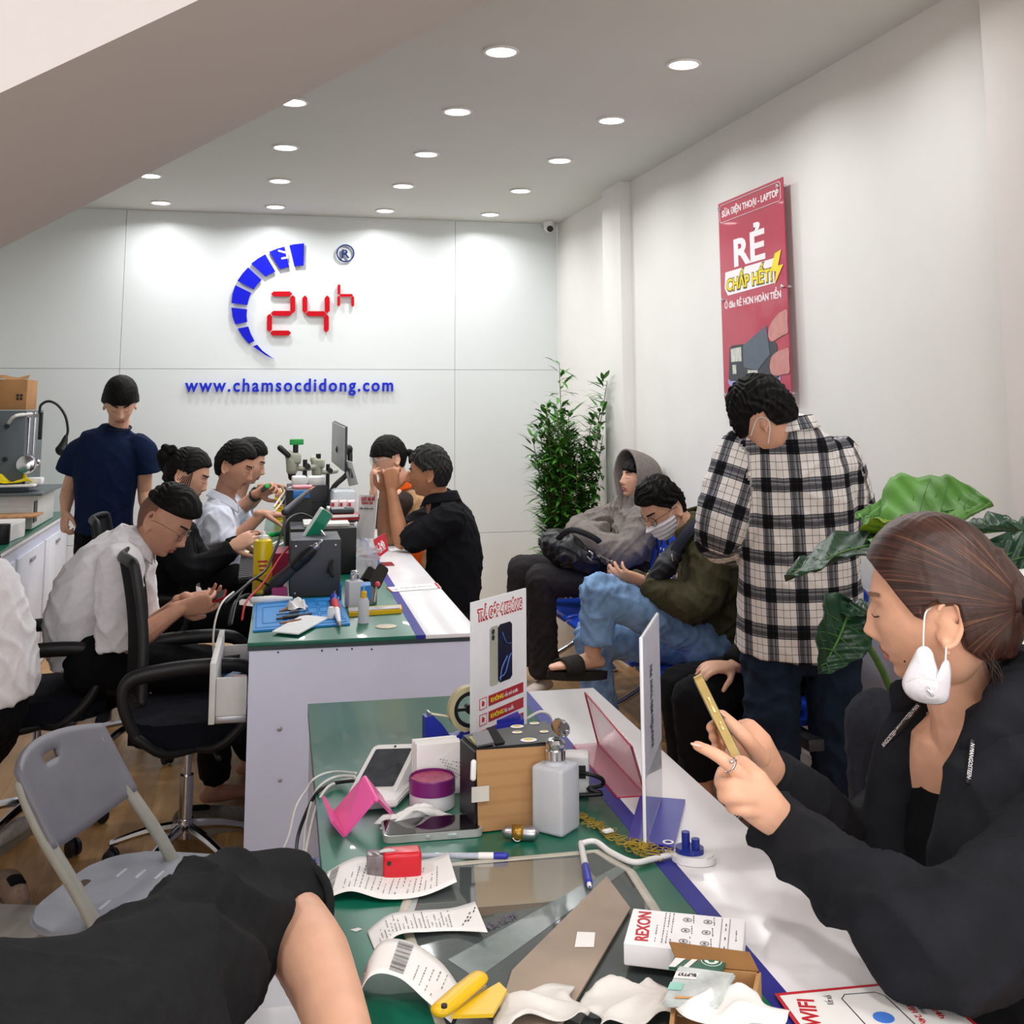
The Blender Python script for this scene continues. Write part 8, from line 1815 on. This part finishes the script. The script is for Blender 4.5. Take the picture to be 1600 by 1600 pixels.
# ---- tan flyer and paper under the blurred patch
t,c,_=slabt('card_sheet','tan and grey cardboard sheet lying diagonally over the glass','cardboard',[(948,1372),(985,1422),(880,1600),(760,1650),(800,1520)],Z+.003,Z+.006,mat('tan_card','#9d8b7b',.6,noise=.2,nscale=5))
p=T(915,1475,Z+.008); slabt('white_label','small white square label in the middle of the tan sheet','label',[(898,1480),(928,1480),(930,1458),(902,1457)],Z+.0065,Z+.0075,M_paper)
p=T(840,1590,Z); tissue('crumpled white paper at the bottom edge left of the tan sheet',V((p.x,p.y,Z+.008)),(.10,.07),mat('offwhite_tissue','#d9d4d0',.9,noise=.03),seed=31,h=.014)
p=T(985,1585,Z); tissue('crumpled white paper at the bottom edge beside the open brown box',V((p.x,p.y,Z+.008)),(.10,.08),mat('offwhite_tissue','#d9d4d0',.9,noise=.03),seed=33,h=.014)
# ---- boxed product
zt=Z+.030
t,c,Q=slabt('product_box','white REXON product box with red lettering lying near the blue stripe','box',[(975,1508),(1160,1530),(1166,1470),(990,1452)],Z+.010,Z+.036,mat('box_white','#efedf0',.4,noise=.02),bev=.001)
def fb(u,v,o=0): r=Q[0].lerp(Q[1],u).lerp(Q[3].lerp(Q[2],u),v); return V((r.x,r.y,Z+.0365+o))
textfit('brand_lettering','REXON',fb(.20,.10),fb(.17,.92),.017,(0,0,1),M_inkred,t,ext=.0002,bold=.0004)
squig(t,fb,[(.26,.1,.25,.6,8)]+[(.32+.035*k,.10,.305+.035*k,.90,12) for k in range(3)],M_inkgrey,.0006,4,.0004)
b=B()
for u in (.50,.68):
    for v in (.2,.5,.8): lathe(b,[(.0048,0),(.0056,0),(.0056,.0003),(.0048,.0003)],Matrix.Translation(fb(u,v)),n=16); lathe(b,[(0,0),(.002,0),(.002,.0003),(0,.0003)],Matrix.Translation(fb(u,v)),n=8)
obj('icon_ring',b,M_inkgrey,t)
squig(t,fb,[(.56,.12,.55,.3,4),(.56,.42,.55,.6,4),(.56,.72,.55,.9,4),(.74,.12,.73,.3,4),(.74,.42,.73,.6,4),(.74,.72,.73,.9,4),(.85,.1,.84,.85,7),(.94,.35,.935,.6,5)],M_ink,.0006,6,.0004)
b=B(); 
for u in (.81,.88): tube(b,[fb(u,.05),fb(u-.01,.95)],[(.0004,.0002)]*2,n=4,sub=1)
obj('divider_line',b,M_inkgrey,t,False)
s0=V((Q[0].x,Q[0].y,Z+.014)); s1=V((Q[1].x,Q[1].y,Z+.014)); sn=(s1-s0).cross(V((0,0,1))).normalized(); textfit('side_lettering','REXON',s0.lerp(s1,.70)+sn*.0005+V((0,0,.015)),s0.lerp(s1,.46)+sn*.0005+V((0,0,.015)),.014,sn,M_inkred,t,ext=.0002,bold=.0004)
# ---- open brown box with parts
BQ=[T(1090,1640,.88),T(1168,1610,.88),T(1186,1520,.88),T(1160,1503,.88),T(1040,1500,.88)]
g=worldthing('open_carton','brown open carton with parts and paper at the bottom edge of the frame','box',V((BQ[1].x,BQ[1].y,Z)))
cq=[V((q.x,q.y,0)) for q in (T(1045,1640,.88),T(1160,1640,.88),T(1186,1522,.88),T(1060,1512,.88))]
b=B(); 
for i in range(4):
    p_,q_=cq[i],cq[(i+1)%4]; d_=(q_-p_).normalized(); nn=V((-d_.y,d_.x,0))*.0025
    vs=[b.verts.new((x.x,x.y,z)) for z in (Z,.882) for x in (p_-nn,q_-nn,q_+nn,p_+nn)]
    for f4 in ((0,3,2,1),(4,5,6,7),(0,1,5,4),(1,2,6,5),(2,3,7,6),(3,0,4,7)): b.faces.new([vs[k] for k in f4])
vs=[b.verts.new((x.x,x.y,Z+.002)) for x in cq]; b.faces.new(vs)
obj('carton',b,mat('carton_tan','#b5895a',.85,noise=.08,nscale=12),g,False)
b=B(); p_,q_=cq[2],cq[3]; a_=[b.verts.new(v) for v in (V((p_.x,p_.y,.882)),V((q_.x,q_.y,.882)),V((q_.x+.0,q_.y+.03,.895)),V((p_.x,p_.y+.025,.892)))]; b.faces.new(a_); solid(b,.002); obj('flap',b,mat('carton_tan2','#8a6238',.85,noise=.1),g,False)
# coaster card with green emblem
t,c,Q2=slabt('striped_card','white and green striped card with a round green emblem under the product box','card',[(1045,1515),(1128,1522),(1140,1498),(1060,1490)],.884,.887,mat('card_green','#1d5a45',.4,noise=.05))
def fc2(u,v,o=0): r=Q2[0].lerp(Q2[1],u).lerp(Q2[3].lerp(Q2[2],u),v); return V((r.x,r.y,.8873+o))
poly('white_stripe',[(0,0),(.12,0),(.3,1),(.05,1)],M_paper,t,fc2,.0003,.0002); poly('white_stripe',[(.25,0),(.36,0),(.52,1),(.42,1)],M_paper,t,fc2,.0003,.0002)
b=B(); c0=fc2(.72,.55); lathe(b,[(0,0),(.0125,0),(.0125,.0003),(0,.0003)],Matrix.Translation(c0),n=28); obj('emblem_ground',b,M_paper,t); b=B(); lathe(b,[(.0085,.0004),(.0115,.0004),(.0115,.0007),(.0085,.0007)],Matrix.Translation(c0),n=28); lathe(b,[(0,.0004),(.0045,.0004),(.0045,.0007),(0,.0007)],Matrix.Translation(c0),n=5); obj('emblem_ring',b,mat('emblem_green','#1c6b4e',.5,noise=.05),t)
t,c,Q3=slabt('battery_bag','clear zip bag with a printed battery label lying in the open carton','bag',[(1035,1575),(1120,1580),(1150,1530),(1060,1518)],.889,.896,mat('bag_clear2','#d5dcdb',.2,alpha=.8,noise=.25,nscale=25),bev=.002)
def fd(u,v,o=0): r=Q3[0].lerp(Q3[1],u).lerp(Q3[3].lerp(Q3[2],u),v); return V((r.x,r.y,.8965+o))
poly('label',[(.02,.62),(.42,.64),(.42,.82),(.02,.80)],M_paper,t,fd,.0004,.0003); textfit('label_lettering','BLP737',fd(.38,.78,.001),fd(.06,.76,.001),.007,(0,0,1),M_ink,t,ext=.0001,bold=.0002)
poly('teal_patch',[(.0,.3),(.25,.3),(.25,.5),(.0,.5)],mat('teal_print','#8fc9bd',.5,noise=.1),t,fd,.0003,.0002); poly('gold_contact',[(.2,.08),(.85,.12),(.85,.17),(.2,.13)],mat('gold_strip','#c98a3c',.3,.6,noise=.1),t,fd,.0004,.0002)
p=T(1130,1560,.90); tissue('torn white paper poking out of the open carton',V((p.x+.01,p.y-.01,.886)),(.09,.08),seed=41,h=.014,rz=.4,name='paper_scrap',cat_='paper')
# ---- wifi sign
t,c,Q=slabt('wifi_sign','white wifi sign with a red border lying at the bottom right corner of the ledge','sign',[(1290,1665),(1640,1700),(1442,1535),(1214,1557)],Z+.001,Z+.003,M_paper)
def fw_(u,v,o=0): r=Q[0].lerp(Q[1],u).lerp(Q[3].lerp(Q[2],u),v); return V((r.x,r.y,Z+.0032+o))
b=B(); tube(b,[fw_(.0,.0),fw_(1,0),fw_(1,1),fw_(0,1),fw_(0,0)],[(.0035,.0004)]*5,n=4,sub=1,up=(0,0,1)); obj('red_border',b,M_inkred,t,False)
textfit('wifi_lettering','WIFI',fw_(.12,.50),fw_(.20,.88),.020,(0,0,1),M_inkred,t,ext=.0002,bold=.0006)
textfit('lettering','Kết nối',fw_(.30,.80),fw_(.33,.92),.008,(0,0,1),M_ink,t,ext=.0001)
textfit('lettering','Tên: WIFI 24h',fw_(.74,.92),fw_(.70,.55),.008,(0,0,1),M_inkred,t,ext=.0001,bold=.0002); textfit('lettering','Mật khẩu:',fw_(.80,.92),fw_(.77,.65),.007,(0,0,1),M_ink,t,ext=.0001); textfit('lettering','24h24h24h',fw_(.87,.95),fw_(.84,.6),.008,(0,0,1),M_inkred,t,ext=.0001,bold=.0002)
b=B(); tube(b,[fw_(u,v) for u,v in rr_(.38,.35,.66,.92,.04,.05)+[(.42,.35)]],[(.0008,.0003)]*9,n=4,sub=1,up=(0,0,1)); obj('rounded_frame',b,M_ink,t,False)
b=B(); lathe(b,[(0,0),(.012,0),(.012,.0004),(0,.0004)],Matrix.Translation(fw_(.52,.62)),n=24); obj('blue_disc',b,mat('disc_blue','#4a82e0',.4,noise=.03),t)
# ---- yellow cutter knife at the bottom
g=worldthing('utility_knife','yellow utility knife with open metal blade holder on the barcode receipt','knife',T(725,1560)); A=T(688,1578,Z+.03); Bc=T(748,1528,Z+.03)
b=B(); tube(b,[A,A.lerp(Bc,.5),Bc],[(.012,.007),(.013,.008),(.012,.007)],n=12,sub=4,up=(0,0,1)); obj('yellow_handle',b,plastic('knife_yellow','#e3b81f',.35),g,True)
b=B(); tube(b,[T(700,1578,Z+.026),T(752,1540,Z+.026)],[(.008,.002)]*2,n=8,sub=1,up=(0,0,1)); obj('steel_blade',b,M_chrome,g,True)
b=B(); cyl(b,(0,0,0),.0035,.003,Matrix.Translation(T(694,1574,Z+.040)),n=12); obj('pivot_hole',b,M_ink,g)
g=worldthing('scraper','flat yellow plastic scraper beside the utility knife, cut by the bottom edge','scraper',T(760,1570)); b=B(); a_=[b.verts.new(v) for v in (T(705,1592,Z+.02),T(725,1572,Z+.02),T(780,1540,Z+.02),T(792,1552,Z+.02),T(770,1590,Z+.02))]; b.faces.new(a_); solid(b,.004); obj('blade',b,plastic('knife_yellow','#e3b81f'),g,.6)
# white open drawer under the near counter, back side
g=worldthing('counter_drawer','white pulled-out drawer below the near counter, beside the bare forearm','drawer',T(405,1560,.6)); Mi=Mfr
b=B(); box(b,(-.16,.75,.66),(.018,.62,.16),Mfr,bev=.002); obj('front_panel',b,M_white,g); b=B(); box(b,(-.08,1.05,.65),(.15,.012,.12),Mfr,bev=.001); box(b,(-.08,.75,.60),(.15,.6,.008),Mfr); obj('side_panel',b,M_white,g)
# ---------------------------------------------------------------- tidy the building notes
for o_ in bpy.data.objects:
    for k_ in ('_org','w','x'):
        if k_ in o_: del o_[k_]
